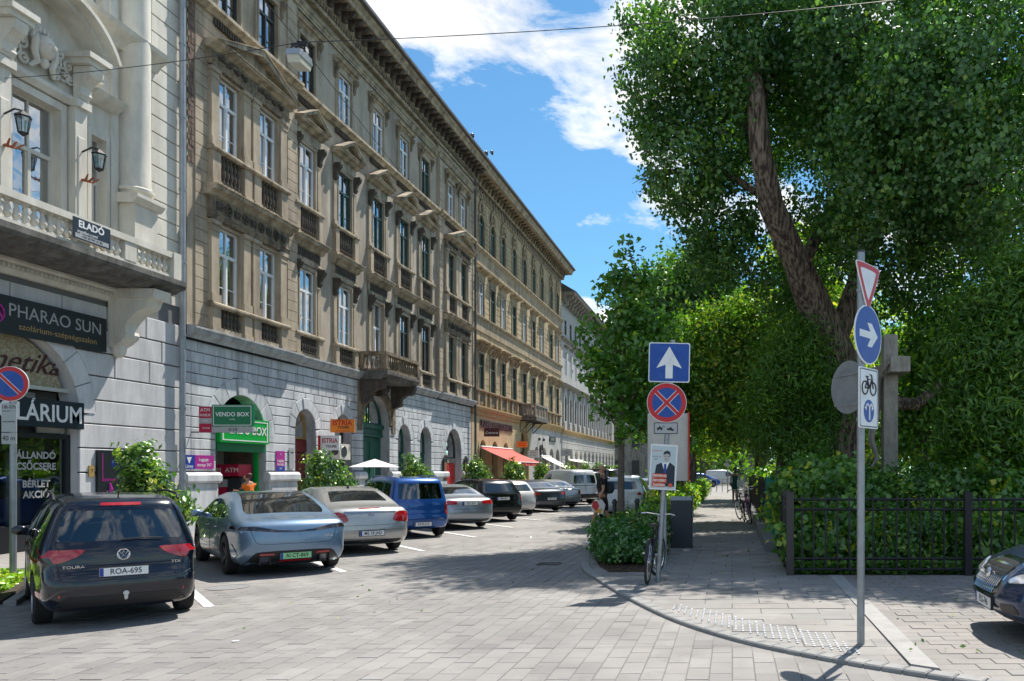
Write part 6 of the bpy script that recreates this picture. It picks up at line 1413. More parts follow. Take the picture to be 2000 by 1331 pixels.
# 2 blue-grey fastback
S2 = .95
loc, a = place('fastback', (-7.42, 14.84), 42, S2); car, patch, seam, bvh, lm, (L, H, zb, hw) = make_car('fastback', 'car_blue_grey', 'pale blue fastback saloon with full-width dark tail lamp and green plate', loc, a, S2, wheel='dark')
patch([(.62, -.62), (.62, .62), (.8, .66), (1.6, .56), (2.75, .54), (2.75, -.54), (1.6, -.56), (.8, -.66)], 'T', 'glass_black', 'glass_roof', .004, .12, .008)
for s in (1, -1):
    patch([(s*.92, .845), (s*.62, .82), (s*.3, .785), (s*.0, .78), (s*.0, .80), (s*.3, .825), (s*.6, .89), (s*.92, .90)][::s], 'R', 'lamp_dark', 'tail_lamp', .01, .07)
    patch([(s*.56, .385), (s*.32, .39), (s*.34, .42), (s*.56, .425)][::s], 'R', 'lamp_red', 'reflector', .022)
    seam([(s*.9, .58), (s*.86, .4), (s*.87, .3)], 'R', .02); 
patch([(-.80, .21), (.80, .21), (.62, .44), (.3, .455), (-.3, .455), (-.62, .44)], 'R', 'car_trim', 'diffuser', .008)
for y in (-.56, -.4, .4, .56): MB().box(-.05, .1, y-.008, y+.008, .22, .37).build('diffuser_fin', 'black', car, local=True)
for y in (-.48, .48): patch([(y-.07, .27), (y+.07, .27), (y+.07, .36), (y-.07, .36)], 'R', 'rim', 'diffuser_panel', .014, rnd=0)
seam([(-.72, .9), (-.62, .62), (-.55, .58), (.55, .58), (.62, .62), (.72, .9)], 'R'); plate(car, bvh, lm, 0, .36, 'AI CT-869', 'plate_green')
patch([(-.25, .27), (.25, .27), (.25, .295), (-.25, .295)], 'R', 'lamp_red', 'reflector', .02, rnd=0)
h2 = bvh.ray_cast(Vector((-3, -.55, .68)), Vector((1, 0, 0)))[0]; text('BYD SEAL', .055, 'chrome', car, lm @ T(h2.x-.008, -.5, .69) @ FACE_R, 'lettering', .002)
# 3 silver saloon
S3 = .95
loc, a = place('sedan', (-7.67, 18.18), TH, S3); car, patch, seam, bvh, lm, (L, H, zb, hw) = make_car('sedan', 'car_silver', 'silver saloon with red corner lamps and plate MS 18 JAD, third from the front', loc, a, S3)
def sedan_rear(patch, seam, lamps, mt='lamp_red', glass_w=.62):
    patch([(.78, -glass_w), (.78, glass_w), (1.38, glass_w*.84), (1.38, -glass_w*.84)], 'T', 'glass_black', 'rear_window', .004, .1, .008)
    for s in (1, -1): patch([(s*a_, b_) for a_, b_ in lamps][::s], 'R', mt, 'tail_lamp', .014, .07)
    seam([(-.66, .98), (-.56, .66), (.56, .66), (.66, .98)], 'R'); seam([(-.9, .55), (.9, .55)], 'R', .006); patch([(-.62, .25), (.62, .25), (.7, .33), (-.7, .33)], 'R', 'car_trim', 'bumper_insert', .006)
sedan_rear(patch, seam, [(.9, .70), (.6, .72), (.46, .76), (.52, .90), (.66, .96), (.9, .92)])
patch([(-.55, .945), (.55, .945), (.55, .965), (-.55, .965)], 'R', 'chrome', 'chrome_strip', .014, rnd=0); plate(car, bvh, lm, 0, .48, 'MS 18 JAD', w=.52)
hit = bvh.ray_cast(Vector((-3, 0, .915)), Vector((1, 0, 0)))[0]; q = MB(); q.torus(.055, .008, 18, 6); q.tube([(-.05, 0, 0), (0, .012, 0), (.05, 0, 0)], .006, 5); q.build('emblem', 'chrome', car, mw=lm @ T(hit.x-.01, 0, .90) @ FACE_R)
patch([(-.22, 1.02), (.22, 1.02), (.22, 1.035), (-.22, 1.035)], 'R', 'lamp_red', 'brake_lamp', .01, rnd=0)
MB().prism([(1.6, 1.44), (1.75, 1.46), (1.62, 1.53)], -.012, .012, 'y').build('aerial', 'car_trim', car, local=True)
# 4 blue upright hatchback
S4 = .96
loc, a = place('box', (-8.04, 21.97), TH, S4); car, patch, seam, bvh, lm, (L, H, zb, hw) = make_car('box', 'car_blue', 'bright blue tall hatchback with yellow-topped tail lamps', loc, a, S4)
for s in (1, -1):
    patch([(s*.8, .62), (s*.68, .62), (s*.66, .8), (s*.7, 1.0), (s*.8, 1.0)][::s], 'R', 'lamp_red', 'tail_lamp', .012); q = MB()
    q.tube([(.45, s*.62, 1.64), (.55, s*.62, 1.70), (1.9, s*.62, 1.70), (2.1, s*.62, 1.64)], .015, 6); q.build('roof_rail', 'car_blue', car, True, local=True)
seam([(-.66, .98), (-.66, .52), (.66, .52), (.66, .98)], 'R'); seam([(-.8, .48), (.8, .48)], 'R', .008); plate(car, bvh, lm, 0, .38, 'HUS-210', w=.48); MB().torus(.04, .006, 14, 5, T(.045, 0, .93) @ RY(90)).build('emblem', 'chrome', car, local=True)
# 5 silver saloon
S5 = .93
loc, a = place('sedan', (-7.95, 25.36), TH, S5); car, patch, seam, bvh, lm, (L, H, zb, hw) = make_car('sedan', 'car_silver_blue', 'silver saloon with long horizontal red lamps between the blue hatchback and the black estate', loc, a, S5, sz=.97, seats=False)
sedan_rear(patch, seam, [(.9, .80), (.42, .82), (.42, .92), (.9, .95)]); plate(car, bvh, lm, 0, .84, 'KIC-215', w=.5)
# 6 black estate
loc, a = place('estate', (-7.9, 28.8), TH, .97); car, patch, seam, bvh, lm, (L, H, zb, hw) = make_car('estate', 'car_black2', 'black estate car with roof rails and upright red lamps', loc, a, .97, sz=1.04, seats=False)
for s in (1, -1):
    patch([(s*.86, .72), (s*.72, .72), (s*.7, .98), (s*.86, .98)][::s], 'R', 'lamp_red', 'tail_lamp', .012); q = MB(); q.tube([(.6, s*.56, 1.47), (.7, s*.56, 1.53), (2.2, s*.56, 1.54), (2.4, s*.56, 1.46)], .016, 6); q.build('roof_rail', 'car_trim', car, True, local=True)
plate(car, bvh, lm, 0, .83, 'PJH-651', w=.48); patch([(-.8, .42), (.8, .42), (.8, .52), (-.8, .52)], 'R', 'car_trim', 'bumper_strip', .012, rnd=0)
# 7 to 10
loc, a = place('hatch', (-8.16, 32.25), TH, .93); car, patch, seam, bvh, lm, (L, H, zb, hw) = make_car('hatch', 'car_white', 'small white hatchback half hidden beside the black estate', loc, a, .93, seats=False)
lamp_pair(patch, [(.84, .78), (.7, .78), (.66, .95), (.84, .98)], 'lamp_red'); plate(car, bvh, lm, 0, .55, 'NZE-402', w=.46)
loc, a = place('sedan', (-7.77, 35.3), TH, .92); car, patch, seam, bvh, lm, (L, H, zb, hw) = make_car('sedan', 'car_dark_grey', 'dark blue-grey saloon with swept red lamps, after the small white hatchback', loc, a, .92, seats=False)
sedan_rear(patch, seam, [(.9, .82), (.5, .80), (.55, .90), (.9, .97)]); plate(car, bvh, lm, 0, .62, 'LKT-118', w=.48)
loc, a = place('sedan', (-7.78, 38.9), TH, .9); car, patch, seam, bvh, lm, (L, H, zb, hw) = make_car('sedan', 'car_silver', 'pale silver saloon in front of the white van', loc, a, .9, seats=False)
sedan_rear(patch, seam, [(.9, .74), (.66, .74), (.62, .88), (.9, .92)]); plate(car, bvh, lm, 0, .6, 'MDR-337', w=.48)
loc, a = place('van', (-7.47, 42.3), TH, 1.0); car, patch, seam, bvh, lm, (L, H, zb, hw) = make_car('van', 'car_van_white', 'white delivery van with two square rear windows', loc, a, 1.0, seats=False, name='parked_van'); car['category'] = 'van'
for s in (1, -1): patch([(s*.08, 1.12), (s*.08, 1.55), (s*.6, 1.53), (s*.66, 1.12)][::-s], 'R', 'glass_black', 'rear_window', .004); patch([(s*.84, .75), (s*.72, .75), (s*.72, 1.02), (s*.84, 1.02)][::s], 'R', 'lamp_red', 'tail_lamp', .012)
seam([(0, .5), (0, 1.7)], 'R', .014); patch([(-.82, .36), (.82, .36), (.82, .56), (-.82, .56)], 'R', 'car_trim', 'bumper', .02, rnd=0); seam([(-.7, 1.0), (.7, 1.0)], 'R', .03)
# the rest of the row
spec = [('mpv', 'car_black2', 'black people carrier beyond the white van, partly behind the walking man', 1.0, 1.05), ('hatch', 'car_silver', 'silver hatchback far down the parked row', .95, 1), ('mpv', 'car_black2', 'second dark people carrier far down the row', 1.05, 1.1), ('sedan', 'car_white', 'white saloon far down the parked row', .93, 1), ('hatch', 'car_dark_grey', 'dark hatchback near the far end of the row', .95, 1), ('estate', 'car_silver', 'silver estate at the far end of the row', .95, 1)]
for i, (k_, m_, l_, s_, z_) in enumerate(spec):
    loc, a = place(k_, (-7.5, 46.2+3.65*i), TH, s_); car, patch, seam, bvh, lm, (L, H, zb, hw) = make_car(k_, m_, l_, loc, a, s_, sz=z_, seats=False)
    lamp_pair(patch, [(.8, .78), (.68, .78), (.66, .98), (.8, .98)], 'lamp_red')
# right-hand side of the road
car, patch, seam, bvh, lm, (L, H, zb, hw) = make_car('hatch', 'car_van_white', 'white hatchback at the right-hand kerb seen behind the young maple trunk', (-4.15, 29.6, .012), R(92), 1.03, sz=1., seats=False, group='cars standing at the right-hand kerb')
patch([(-.55, .52), (.55, .52), (.62, .66), (-.62, .66)], 'R', 'car_trim', 'bumper_insert', .008) if False else None
lamp_pair(patch, [(.84, .80), (.56, .86), (.62, .93), (.84, .96)], 'lamp_red'); plate(car, bvh, lm, 0, .56, 'RXB-554')
for i, (k_, m_, l_, y) in enumerate((('sedan', 'car_silver', 'silver car ahead of the white hatchback at the right-hand kerb', 36.5), ('hatch', 'car_dark_grey', 'dark car further along the right-hand kerb', 43.0), ('hatch', 'car_white', 'white car far along the right-hand kerb', 50.0))):
    car, patch, *_ = make_car(k_, m_, l_, (-4.3, y, .012), R(90), .95, seats=False, group='cars standing at the right-hand kerb'); lamp_pair(patch, [(.82, .8), (.66, .82), (.66, .93), (.82, .95)], 'lamp_red')
for i, (k_, m_, l_, x, y) in enumerate((('van', 'car_van_white', 'white van crossing far away beyond the sidewalk', -3.0, 92), ('hatch', 'car_blue', 'blue car far away under the row of small trees', -5.2, 84))):
    car, patch, *_ = make_car(k_, m_, l_, (x, y, .012), R(20), 1.0, seats=False, group='vehicles at the far end of the street'); car['category'] = 'car'
# navy saloon entering at the right
S = 1.06; fwd = R(180-2); c_, s_ = math.cos(fwd), math.sin(fwd); Lj = 4.8*1.02
nose = (2.78, 8.5); loc = (nose[0]-c_*Lj*S, nose[1]-s_*Lj*S, SH+.012)
car, patch, seam, bvh, lm, (L, H, zb, hw) = make_car('sedan', 'car_navy', 'navy saloon with chrome mesh grille and plate PLG-746 at the right edge', loc, fwd, S, sx=1.02, sz=.93, seats=False, group='cars at the right')
patch([(-.33, .42), (.33, .42), (.40, .52), (.40, .70), (.30, .76), (-.30, .76), (-.40, .70), (-.40, .52)], 'F', 'chrome', 'grille_surround', .02, .06, .03)
patch([(-.29, .45), (.29, .45), (.36, .53), (.36, .69), (.27, .735), (-.27, .735), (-.36, .69), (-.36, .53)], 'F', 'black', 'grille', .023, .06, .01)
gm = MB()
for i in range(15):
    y = -.34+i*.0485; pts = []
    for z in (.46, .53, .6, .67, .725):
        if abs(y) > .33 and z in (.46, .725): continue
        h = bvh.ray_cast(Vector((L+3, y, z)), Vector((-1, 0, 0)))[0]; pts.append((h.x+.03, y, z))
    if len(pts) > 1: gm.tube(pts, .0045, 4)
for z in (.5, .545, .59, .635, .68, .72):
    pts = [(bvh.ray_cast(Vector((L+3, y, z)), Vector((-1, 0, 0)))[0].x+.032, y, z) for y in (-.33, -.2, -.08, .08, .2, .33)]; gm.tube(pts, .004, 4)
gm.build('grille_mesh', 'chrome', car, mw=lm); h = bvh.ray_cast(Vector((L+3, 0, .6)), Vector((-1, 0, 0)))[0]; MB().sphere(.06, T(h.x+.03, 0, .62) @ RY(90), 12, 6, .5).build('emblem', 'chrome', car, True, mw=lm)
plate(car, bvh, lm, 0, .345, 'PLG-746', front=True, L=L, w=.52)
for s in (1, -1):
    patch([(s*.88, .62), (s*.5, .575), (s*.46, .60), (s*.56, .66), (s*.88, .71)][::s], 'F', 'lamp_clear', 'headlamp', .012, .06); patch([(s*.82, .26), (s*.42, .26), (s*.42, .38), (s*.7, .40)][::s], 'F', 'black', 'air_intake', .006)
    seam([(s*.8, .245), (s*.4, .245)], 'F', .02, 'chrome', 'chrome_strip')
seam([(-.42, .74), (-.86, .70)], 'F'); seam([(.42, .74), (.86, .70)], 'F')
# ---------------------------------------------------------------- traffic signs
def ring(mb, r0, r1, z, n=36): 
    mb.lathe([(r0, z), (r1, z), (r1, z+.0015), (r0, z+.0015)], n)
def pole(t, x, y, z0, z1, r, lean=(0, 0), mat='galvanised'):
    MB().tube([(x, y, z0), (x+lean[0], y+lean[1], z1)], r, 14).build('pole', mat, t, True)
# no-parking post at the left
t = thing('traffic_sign', 'round no-parking sign on a grey post with white plates, at the left edge', 'traffic sign', (-11.28, 12.45, 0)); px_, py_ = -11.28, 12.45
pole(t, px_, py_, 0, 3.3, .045)
def on(t, cx, cy, cz, rz, name, mb, mat, smooth=False): return mb.build(name, mat, t, smooth, mw=T(cx, cy, cz) @ RZ(rz) @ FACE_Y)
def disc_sign(t, cx, cy, cz, r, rz, cross):
    b = MB(); b.cyl(r, -.012, 0, 40); o = on(t, cx, cy, cz, rz, 'sign_disc', b, 'sign_white')
    q = MB(); ring(q, r*.76, r*.975, .0004); on_ = q.build('red_ring', 'sign_red', o, mw=T(cx, cy, cz) @ RZ(rz) @ FACE_Y)
    q = MB(); q.cyl(r*.745, .0006, .0022, 36); q.build('blue_field', 'sign_blue', o, mw=T(cx, cy, cz) @ RZ(rz) @ FACE_Y)
    for a in ((45, -45) if cross else (-45,)):
        k = .0005*(a > 0)
        q = MB(); q.box(-r*.76, r*.76, -r*.105, r*.105, .0023+k, .003+k, RZ(a)); q.build('white_edge', 'sign_white', o, mw=T(cx, cy, cz) @ RZ(rz) @ FACE_Y)
        q = MB(); q.box(-r*.79, r*.79, -r*.078, r*.078, .0041, .0046+k, RZ(a)); q.build('red_bar', 'sign_red', o, mw=T(cx, cy, cz) @ RZ(rz) @ FACE_Y)
    return o
disc_sign(t, px_, py_-.06, 3.15, .275, 6, False)
for z0, z1, s_, sz_ in ((2.73, 2.84, '18h-07h', .075), (2.4, 2.72, 'kivéve lakossági', .034), (2.21, 2.385, '40 m', .11)):
    p = MB().box(px_-.115, px_+.115, py_-.075, py_-.06, z0, z1).build('plate', 'sign_grey', t); text(s_, sz_, 'black', p, T(px_, py_-.076, (z0+z1)/2) @ FACE_Y, depth=.001, sx=.9)
# one-way and no-stopping post, leaning
t = thing('traffic_sign', 'leaning post with blue one-way arrow, no-stopping disc and tow plate', 'traffic sign', (-1.17, 12.5, SH)); bx, by = -1.17, 12.5
def lx(z): return bx+.062*(z-SH)
MB().tube([(bx, by, SH), (lx(3.85), by, 3.85)], .04, 14).build('pole', 'galvanised', t, True)
mw = T(lx(3.49)-.03, by-.06, 3.49) @ RY(1.2) @ FACE_Y
def rsq(w, h, r, n=5): return [(sx*(w/2-r)+r*math.cos(a), sy*(h/2-r)+r*math.sin(a)) for sx, sy, a0 in ((1, 1, 0), (-1, 1, 90), (-1, -1, 180), (1, -1, 270)) for a in [R(a0+90*i/n) for i in range(n+1)]]
o = MB().prism(rsq(.645, .62, .03), -.012, 0, 'z').build('sign_board', 'sign_white', t, mw=mw); MB().prism(rsq(.615, .59, .025), .0004, .002, 'z').build('blue_field', 'sign_blue', o, mw=mw)
MB().prism([(-.057, -.25), (.057, -.25), (.057, -.035), (.2, -.09), (0, .25), (-.2, -.09), (-.057, -.035)], .0022, .004, 'z').build('arrow', 'sign_white', o, mw=mw)
disc_sign(t, lx(2.86)-.03, by-.06, 2.86, .312, 0, True)
mw = T(lx(2.46)-.02, by-.06, 2.46) @ FACE_Y; o = MB().prism(rsq(.375, .18, .015), -.01, 0, 'z').build('tow_plate', 'black', t, mw=mw); MB().prism(rsq(.35, .155, .012), .0003, .0015, 'z').build('face', 'sign_grey', o, mw=mw)
q = MB()
for x0, s_ in ((-.1, .8), (.07, 1.)):
    q.prism([(x0-.05*s_, -.02), (x0+.06*s_, -.02), (x0+.06*s_, .005), (x0+.035*s_, .01), (x0+.02*s_, .03), (x0-.01*s_, .03), (x0-.02*s_, .008), (x0-.05*s_, .005)], .002, .0035, 'z', mtx=(RZ(-12) if s_ == 1. else Matrix()))
    for dx in (-.03, .04): q.cyl(.012, .002, .004, 8, T(x0+dx*s_, -.024, 0))
q.tube([(-.06, .0, .003), (-.03, .045, .003), (-.015, .01, .003)], .004, 4); q.build('pictogram', 'black', o, mw=mw)
# election poster on the same post
t2 = thing('election_poster', 'election poster of a man in a dark suit and tie on the leaning post', 'poster', (lx(1.85), by-.07, 1.85))
mw = T(lx(1.85)-.02, by-.075, 1.85) @ RY(3) @ FACE_Y; o = MB().box(-.21, .21, -.355, .355, -.008, 0).build('board', 'sign_white', t2, mw=mw)
MB().box(-.19, .19, -.335, .33, .0003, .0015).build('background', 'poster_bg', o, mw=mw)
MB().prism([(-.13, -.1), (-.11, .03), (-.03, .07), (.11, .07), (.18, .02), (.185, -.3), (-.13, -.3)], .002, .003, 'z').build('suit', 'suit', o, mw=mw)
MB().prism([(-.03, .07), (.09, .075), (.03, -.09)], .0035, .004, 'z').build('shirt', 'sign_white', o, mw=mw); MB().prism([(.01, .05), (.045, .05), (.05, -.08), (.03, -.1), (.01, -.08)], .0045, .005, 'z').build('tie', 'blue_sign', o, mw=mw)
MB().prism([(.045+.052*math.cos(a)*(1-.2*(math.sin(a) < 0)), .16+.078*math.sin(a)) for a in [2*PI*i/16 for i in range(16)]], .0035, .006, 'z').build('face', 'photo_grey', o, mw=mw)
MB().prism([(-.01, .19), (0, .235), (.05, .262), (.095, .24), (.105, .17), (.092, .17), (.088, .2), (.05, .215), (.01, .2)], .0065, .008, 'z').build('hair', 'suit', o, mw=mw)
q = MB(); q.box(.015, .035, .168, .174, .0065, .0075); q.box(.055, .075, .168, .174, .0065, .0075); q.box(.03, .06, .115, .12, .0065, .0075); q.build('features', 'suit', o, mw=mw)
q = MB(); q.box(-.165, .06, -.17, -.105, .0055, .0065); q.box(-.165, .06, -.245, -.178, .0055, .0065); q.box(-.17, .035, -.31, -.252, .0055, .0065); q.cyl(.033, .006, .007, 16, T(.125, -.28, 0)); q.build('slogan_field', 'orange_red', o, mw=mw)
for i, (s_, y) in enumerate((('EREDMÉNYES', -.138), ('NEM SZÉPET', -.212), ('ELLENÉBEN', -.282))): text(s_, .045, 'sign_white', o, mw @ T(-.052, y, .007), depth=.0005, sx=.82, weight=.001)
text('MOMENTUM', .03, 'orange_red', o, mw @ T(-.11, .25, .002), depth=.0005); text('VÁLASZTÁS', .026, 'suit', o, mw @ T(-.11, .16, .002), depth=.0005); text('2024', .03, 'suit', o, mw @ T(-.12, .12, .002), depth=.0005)
# back of a large white board behind the post
t = thing('billboard', 'back of a tall white billboard with dark red edge behind the leaning sign post', 'billboard', (-1.03, 13.6, SH)); m = MB(); m.box(-1.45, -.76, 13.62, 13.68, 1.62, 2.78); m.build('board', 'stone_pale', t); MB().box(-.757, -.735, 13.6, 13.7, 1.6, 2.8).build('edge', 'istria_red', t)
m = MB(); m.tube([(-1.16, 13.72, SH), (-1.16, 13.72, 2.7)], .03, 8); m.build('post', 'galvanised', t, True)
# right sign post
t = thing('traffic_sign', 'tall grey post with give-way triangle, blue right arrow and bicycle plate', 'traffic sign', (1.30, 8.02, SH)); x0, y0 = 1.30, 8.02
pole(t, x0, y0, SH, 4.0, .039); MB().cyl(.044, 0, .02, 14, T(x0, y0, 4.0)).build('pole_cap', 'anthracite', t)
ra = 54; d = Vector((math.cos(R(ra)), math.sin(R(ra)), 0)); nrm = Vector((math.sin(R(ra)), -math.cos(R(ra)), 0))
def fr(z, off=.055, sh=0): p = Vector((x0, y0, z))+nrm*off+d*sh; return T(*p) @ RZ(ra) @ FACE_Y
mw = fr(3.72, .06, .05); R3 = .335
def tri(r, rnd=.03): 
    P = [(-.866*r, .5*r), (.866*r, .5*r), (0, -r)]; return chaikin([(P[i][0]*(1-f)+P[(i+1) % 3][0]*f, P[i][1]*(1-f)+P[(i+1) % 3][1]*f) for i in range(3) for f in (.08, .92)], 1)
o = MB().prism(tri(R3), -.012, 0, 'z').build('triangle', 'sign_white', t, mw=mw); q = MB(); pts, tr = tess(tri(R3*.96), [tri(R3*.66)]); q.add([(p.x, p.y, .001) for p in pts], [t_[::1] for t_ in tr]); q.build('red_border', 'sign_red', o, mw=mw)
mw = fr(3.17, .06, .05); o = MB().cyl(.3, -.012, 0, 40).build('arrow_disc', 'sign_white', t, mw=mw); MB().cyl(.286, .0004, .002, 40).build('blue_field', 'sign_blue', o, mw=mw)
MB().prism([(-.2, .03), (.045, .03), (-.0, .1), (.085, .1), (.2, 0), (.085, -.1), (0, -.1), (.045, -.03), (-.2, -.03)] if False else [(-.2, .035), (.04, .035), (-.03, .12), (.07, .12), (.205, 0), (.07, -.12), (-.03, -.12), (.04, -.035), (-.2, -.035)], .0022, .004, 'z', mtx=RZ(0)).build('arrow', 'sign_white', o, mw=mw)
mw = fr(2.53, .06, .06); o = MB().prism(rsq(.42, .61, .025), -.012, 0, 'z').build('bicycle_plate', 'sign_white', t, mw=mw)
q = MB(); pts, tr = tess(rsq(.395, .585, .02), [rsq(.375, .565, .018)]); q.add([(p.x, p.y, .001) for p in pts], list(tr)); q.torus(.065, .008, 18, 4, T(-.09, .1, .003)); q.torus(.065, .008, 18, 4, T(.09, .1, .003))
for pts in ([(-.09, .1), (-.03, .19), (.06, .19), (-.005, .1), (-.09, .1)], [(-.005, .1), (-.045, .215)], [(.09, .1), (.055, .235), (.02, .24)], [(-.07, .215), (-.02, .215)]): q.tube([(a, b, .004) for a, b in pts], .007, 5)
q.build('bicycle_symbol', 'black', o, mw=mw)
q = MB(); q.lathe([(.001, .0005), (.115, .0005), (.115, .002), (.001, .002)], 30, T(0, -.13, 0)); q.build('blue_field', 'sign_blue', o, mw=mw)
q = MB(); q.tube([(0, -.22, .004), (0, -.09, .004), (-.04, -.06, .004), (-.07, -.08, .004)], .011, 5); q.tube([(0, -.09, .004), (.04, -.06, .004), (.07, -.08, .004)], .011, 5); q.prism([(-.1, -.1), (-.06, -.125), (-.055, -.07)], .003, .005, 'z'); q.prism([(.1, -.1), (.055, -.07), (.06, -.125)], .003, .005, 'z'); q.build('arrows', 'sign_white', o, mw=mw)
# back of another round sign on the same pole
mw = T(x0-.1, y0+.2, 2.66) @ RZ(-58) @ FACE_Y; o = MB().lathe([(.001, -.01), (.27, -.01), (.275, 0), (.001, 0)], 36).build('sign_back', 'galvanised', t, mw=mw); q = MB(); q.box(-.2, .2, .12, .15, .002, .02); q.box(-.2, .2, -.19, -.16, .002, .02); q.build('rail', 'galvanised', o, mw=mw)
q = MB()
for z in (3.85, 3.6, 3.35, 2.98, 2.78, 2.3): q.cyl(.048, 0, .03, 14, T(x0, y0, z))
q.build('clamps', 'galvanised', t)
# ---------------------------------------------------------------- bin, bollards
t = thing('litter_bin', 'tall dark grey slab-shaped litter bin with pale top', 'litter bin', (-1.15, 18.15, SH))
m = MB(); m.prism(rsq(.49, .46, .02), SH, 1.12, 'z', mtx=T(-1.15, 18.15, 0)); m.build('body', 'anthracite', t); m = MB(); m.prism(rsq(.5, .48, .02), 1.121, 1.2, 'z', .01, T(-1.15, 18.15, 0)); m.build('lid', 'zinc', t); MB().box(-.92, -.9, 17.95, 18.35, .1, 1.1).build('side_strip', 'zinc', t)
for i, (x, y) in enumerate(((-2.86, 19.3), (-2.36, 19.7))):
    t = thing('bollard', ('dark bollard just left of the young maple trunk', 'dark bollard just right of the young maple trunk')[i], 'bollard', (x, y, SH), 0, 'bollards beside the young maple'); MB().lathe([(.055, 0), (.055, .95), (.07, .96), (.07, 1.0), (.03, 1.06)], 14, T(x, y, SH)).build('post', 'anthracite', t, True)
# ---------------------------------------------------------------- fence
t = thing('iron_fence', 'black iron railing round the park corner, running off to the right', 'fence', (.95, 13.3, SH)); fz0 = SH
def post(t, x, y, z1, w=.1, mat='iron_brown'): MB().box(x-w/2, x+w/2, y-w/2, y+w/2, fz0, z1).box(x-w/2-.01, x+w/2+.01, y-w/2-.01, y+w/2+.01, z1, z1+.02).build('post', mat, t)
rp = [3.95, 6.9, 9.9, 12.9, 15.9]; post(t, .97, 13.3, 1.42, .12)
for x in rp: post(t, x, 13.3, 1.42, .12, 'iron')
bar = MB().box(-.013, .013, -.013, .013, .12, 1.38).box(-.014, .014, -.014, .014, .6, .62).mesh('bar', 'iron')
def rails(t, a, b, zs, r=.02):
    for z in zs: m = MB(); a_, b_ = Vector((*a, z)), Vector((*b, z)); m.tube([a_, b_], r, 4); m.build('rail', 'iron', t)
xs = [.97]+rp
for a, b in zip(xs, xs[1:]):
    rails(t, (a+.06, 13.3), (b-.06, 13.3), (1.31, 1.14, .32, .14))
    n = round((b-a)/.2)
    for i in range(1, n): meshobj('bar', bar, t, T(a+(b-a)*i/n, 13.3, 0))
for y in (14.5, 15.7, 16.9): post(t, .97, y, 1.42 if y < 16 else 1.77, .07)
ys = [13.3, 14.5, 15.7, 16.9]
for a, b in zip(ys, ys[1:]):
    rails(t, (.97, a+.05), (.97, b-.04), (1.31, 1.14, .32, .14))
    for i in range(1, 6): meshobj('bar', bar, t, T(.97, a+(b-a)*i/6, 0))
t = thing('low_wall', 'low grey granite wall under the side railing of the park', 'wall', (.9, 17, 0))
for k in range(16): MB().prism(rectpoly(.72, 1.12, 17+1.2*k+.006, 17+1.2*(k+1)-.006), 0, .27, 'z', .015).build('granite_block', 'granite', t)
t = thing('mesh_fence', 'green mesh panel fence standing on the low granite wall', 'fence', (.95, 17.0, .27))
for y in (17.15, 19.6, 22.0): MB().box(.93, .97, y-.02, y+.02, .27, 1.68).build('post', 'mesh_green', t)
q = MB()
for k in range(24): q.tube([(.95, 17.2+.2*k, .3), (.95, 17.2+.2*k, 1.62)], .008, 4)
for z in (.36, .62, .88, 1.14, 1.4, 1.6): q.tube([(.95, 17.15, z), (.95, 22.0, z)], .008, 4)
q.build('mesh_panel', 'mesh_green', t)
t = thing('iron_fence', 'dark iron railing along the sidewalk beyond the green mesh fence', 'fence', (.95, 22.2, SH))
for k in range(9):
    y = 22.2+2.6*k; MB().box(.91, .99, y-.04, y+.04, .27, 1.6).build('post', 'iron_brown', t)
    if k < 8:
        for z in (1.42, 1.25, .45): m = MB(); m.tube([(.95, y+.04, z), (.95, y+2.56, z)], .014, 4); m.build('rail', 'iron', t)
        for i in range(1, 13): meshobj('bar', bar, t, T(.95, y+2.6*i/13, .12))
# ---------------------------------------------------------------- stone cross
t = thing('stone_cross', 'weathered stone cross with carved figure, behind the hedge of the park', 'monument', (3.3, 16.2, 0)); cx, cy = 3.2, 16.2
m = MB(); m.prism([(cx-.13, cy-.17), (cx+.15, cy-.17), (cx+.15, cy+.17), (cx-.13, cy+.17)], .8, 4.55, 'z', .02); m.build('upright', 'stone_grey', t); m = MB(); m.prism(rectpoly(cx-.12, cx+.26, cy-.8, cy+.8), 3.72, 4.02, 'z', .02); m.build('crossbar', 'stone_grey', t); m = MB(); m.box(cx-.5, cx+.5, cy-.5, cy+.5, 0, .7); m.box(cx-.42, cx+.42, cy-.42, cy+.42, .7, .9); m.build('base', 'stone_grey', t)
# ---------------------------------------------------------------- figures
def skin(name, nodes, edges, mat, parent, mw, sub=2, root=0, local=True):
    """nodes: (x, y, z, rx, ry)"""
    me = bpy.data.meshes.new(name); me.from_pydata([n[:3] for n in nodes], edges, []); o = bpy.data.objects.new('s', me); COL.objects.link(o)
    md = o.modifiers.new('s', 'SKIN'); md.use_smooth_shade = True
    for i, n in enumerate(nodes): v = me.skin_vertices[0].data[i]; v.radius = (n[3], n[4] if len(n) > 4 else n[3]); v.use_root = (i == root)
    s = o.modifiers.new('u', 'SUBSURF'); s.levels = sub
    out = bpy.data.meshes.new_from_object(o.evaluated_get(bpy.context.evaluated_depsgraph_get())); bpy.data.objects.remove(o)
    out.materials.clear(); out.materials.append(M[mat]); out.polygons.foreach_set('use_smooth', [True]*len(out.polygons)); out.name = name
    return meshobj(name, out, parent, mw, local=local)
def chain(k, n): return [(k+i, k+i+1) for i in range(n-1)]
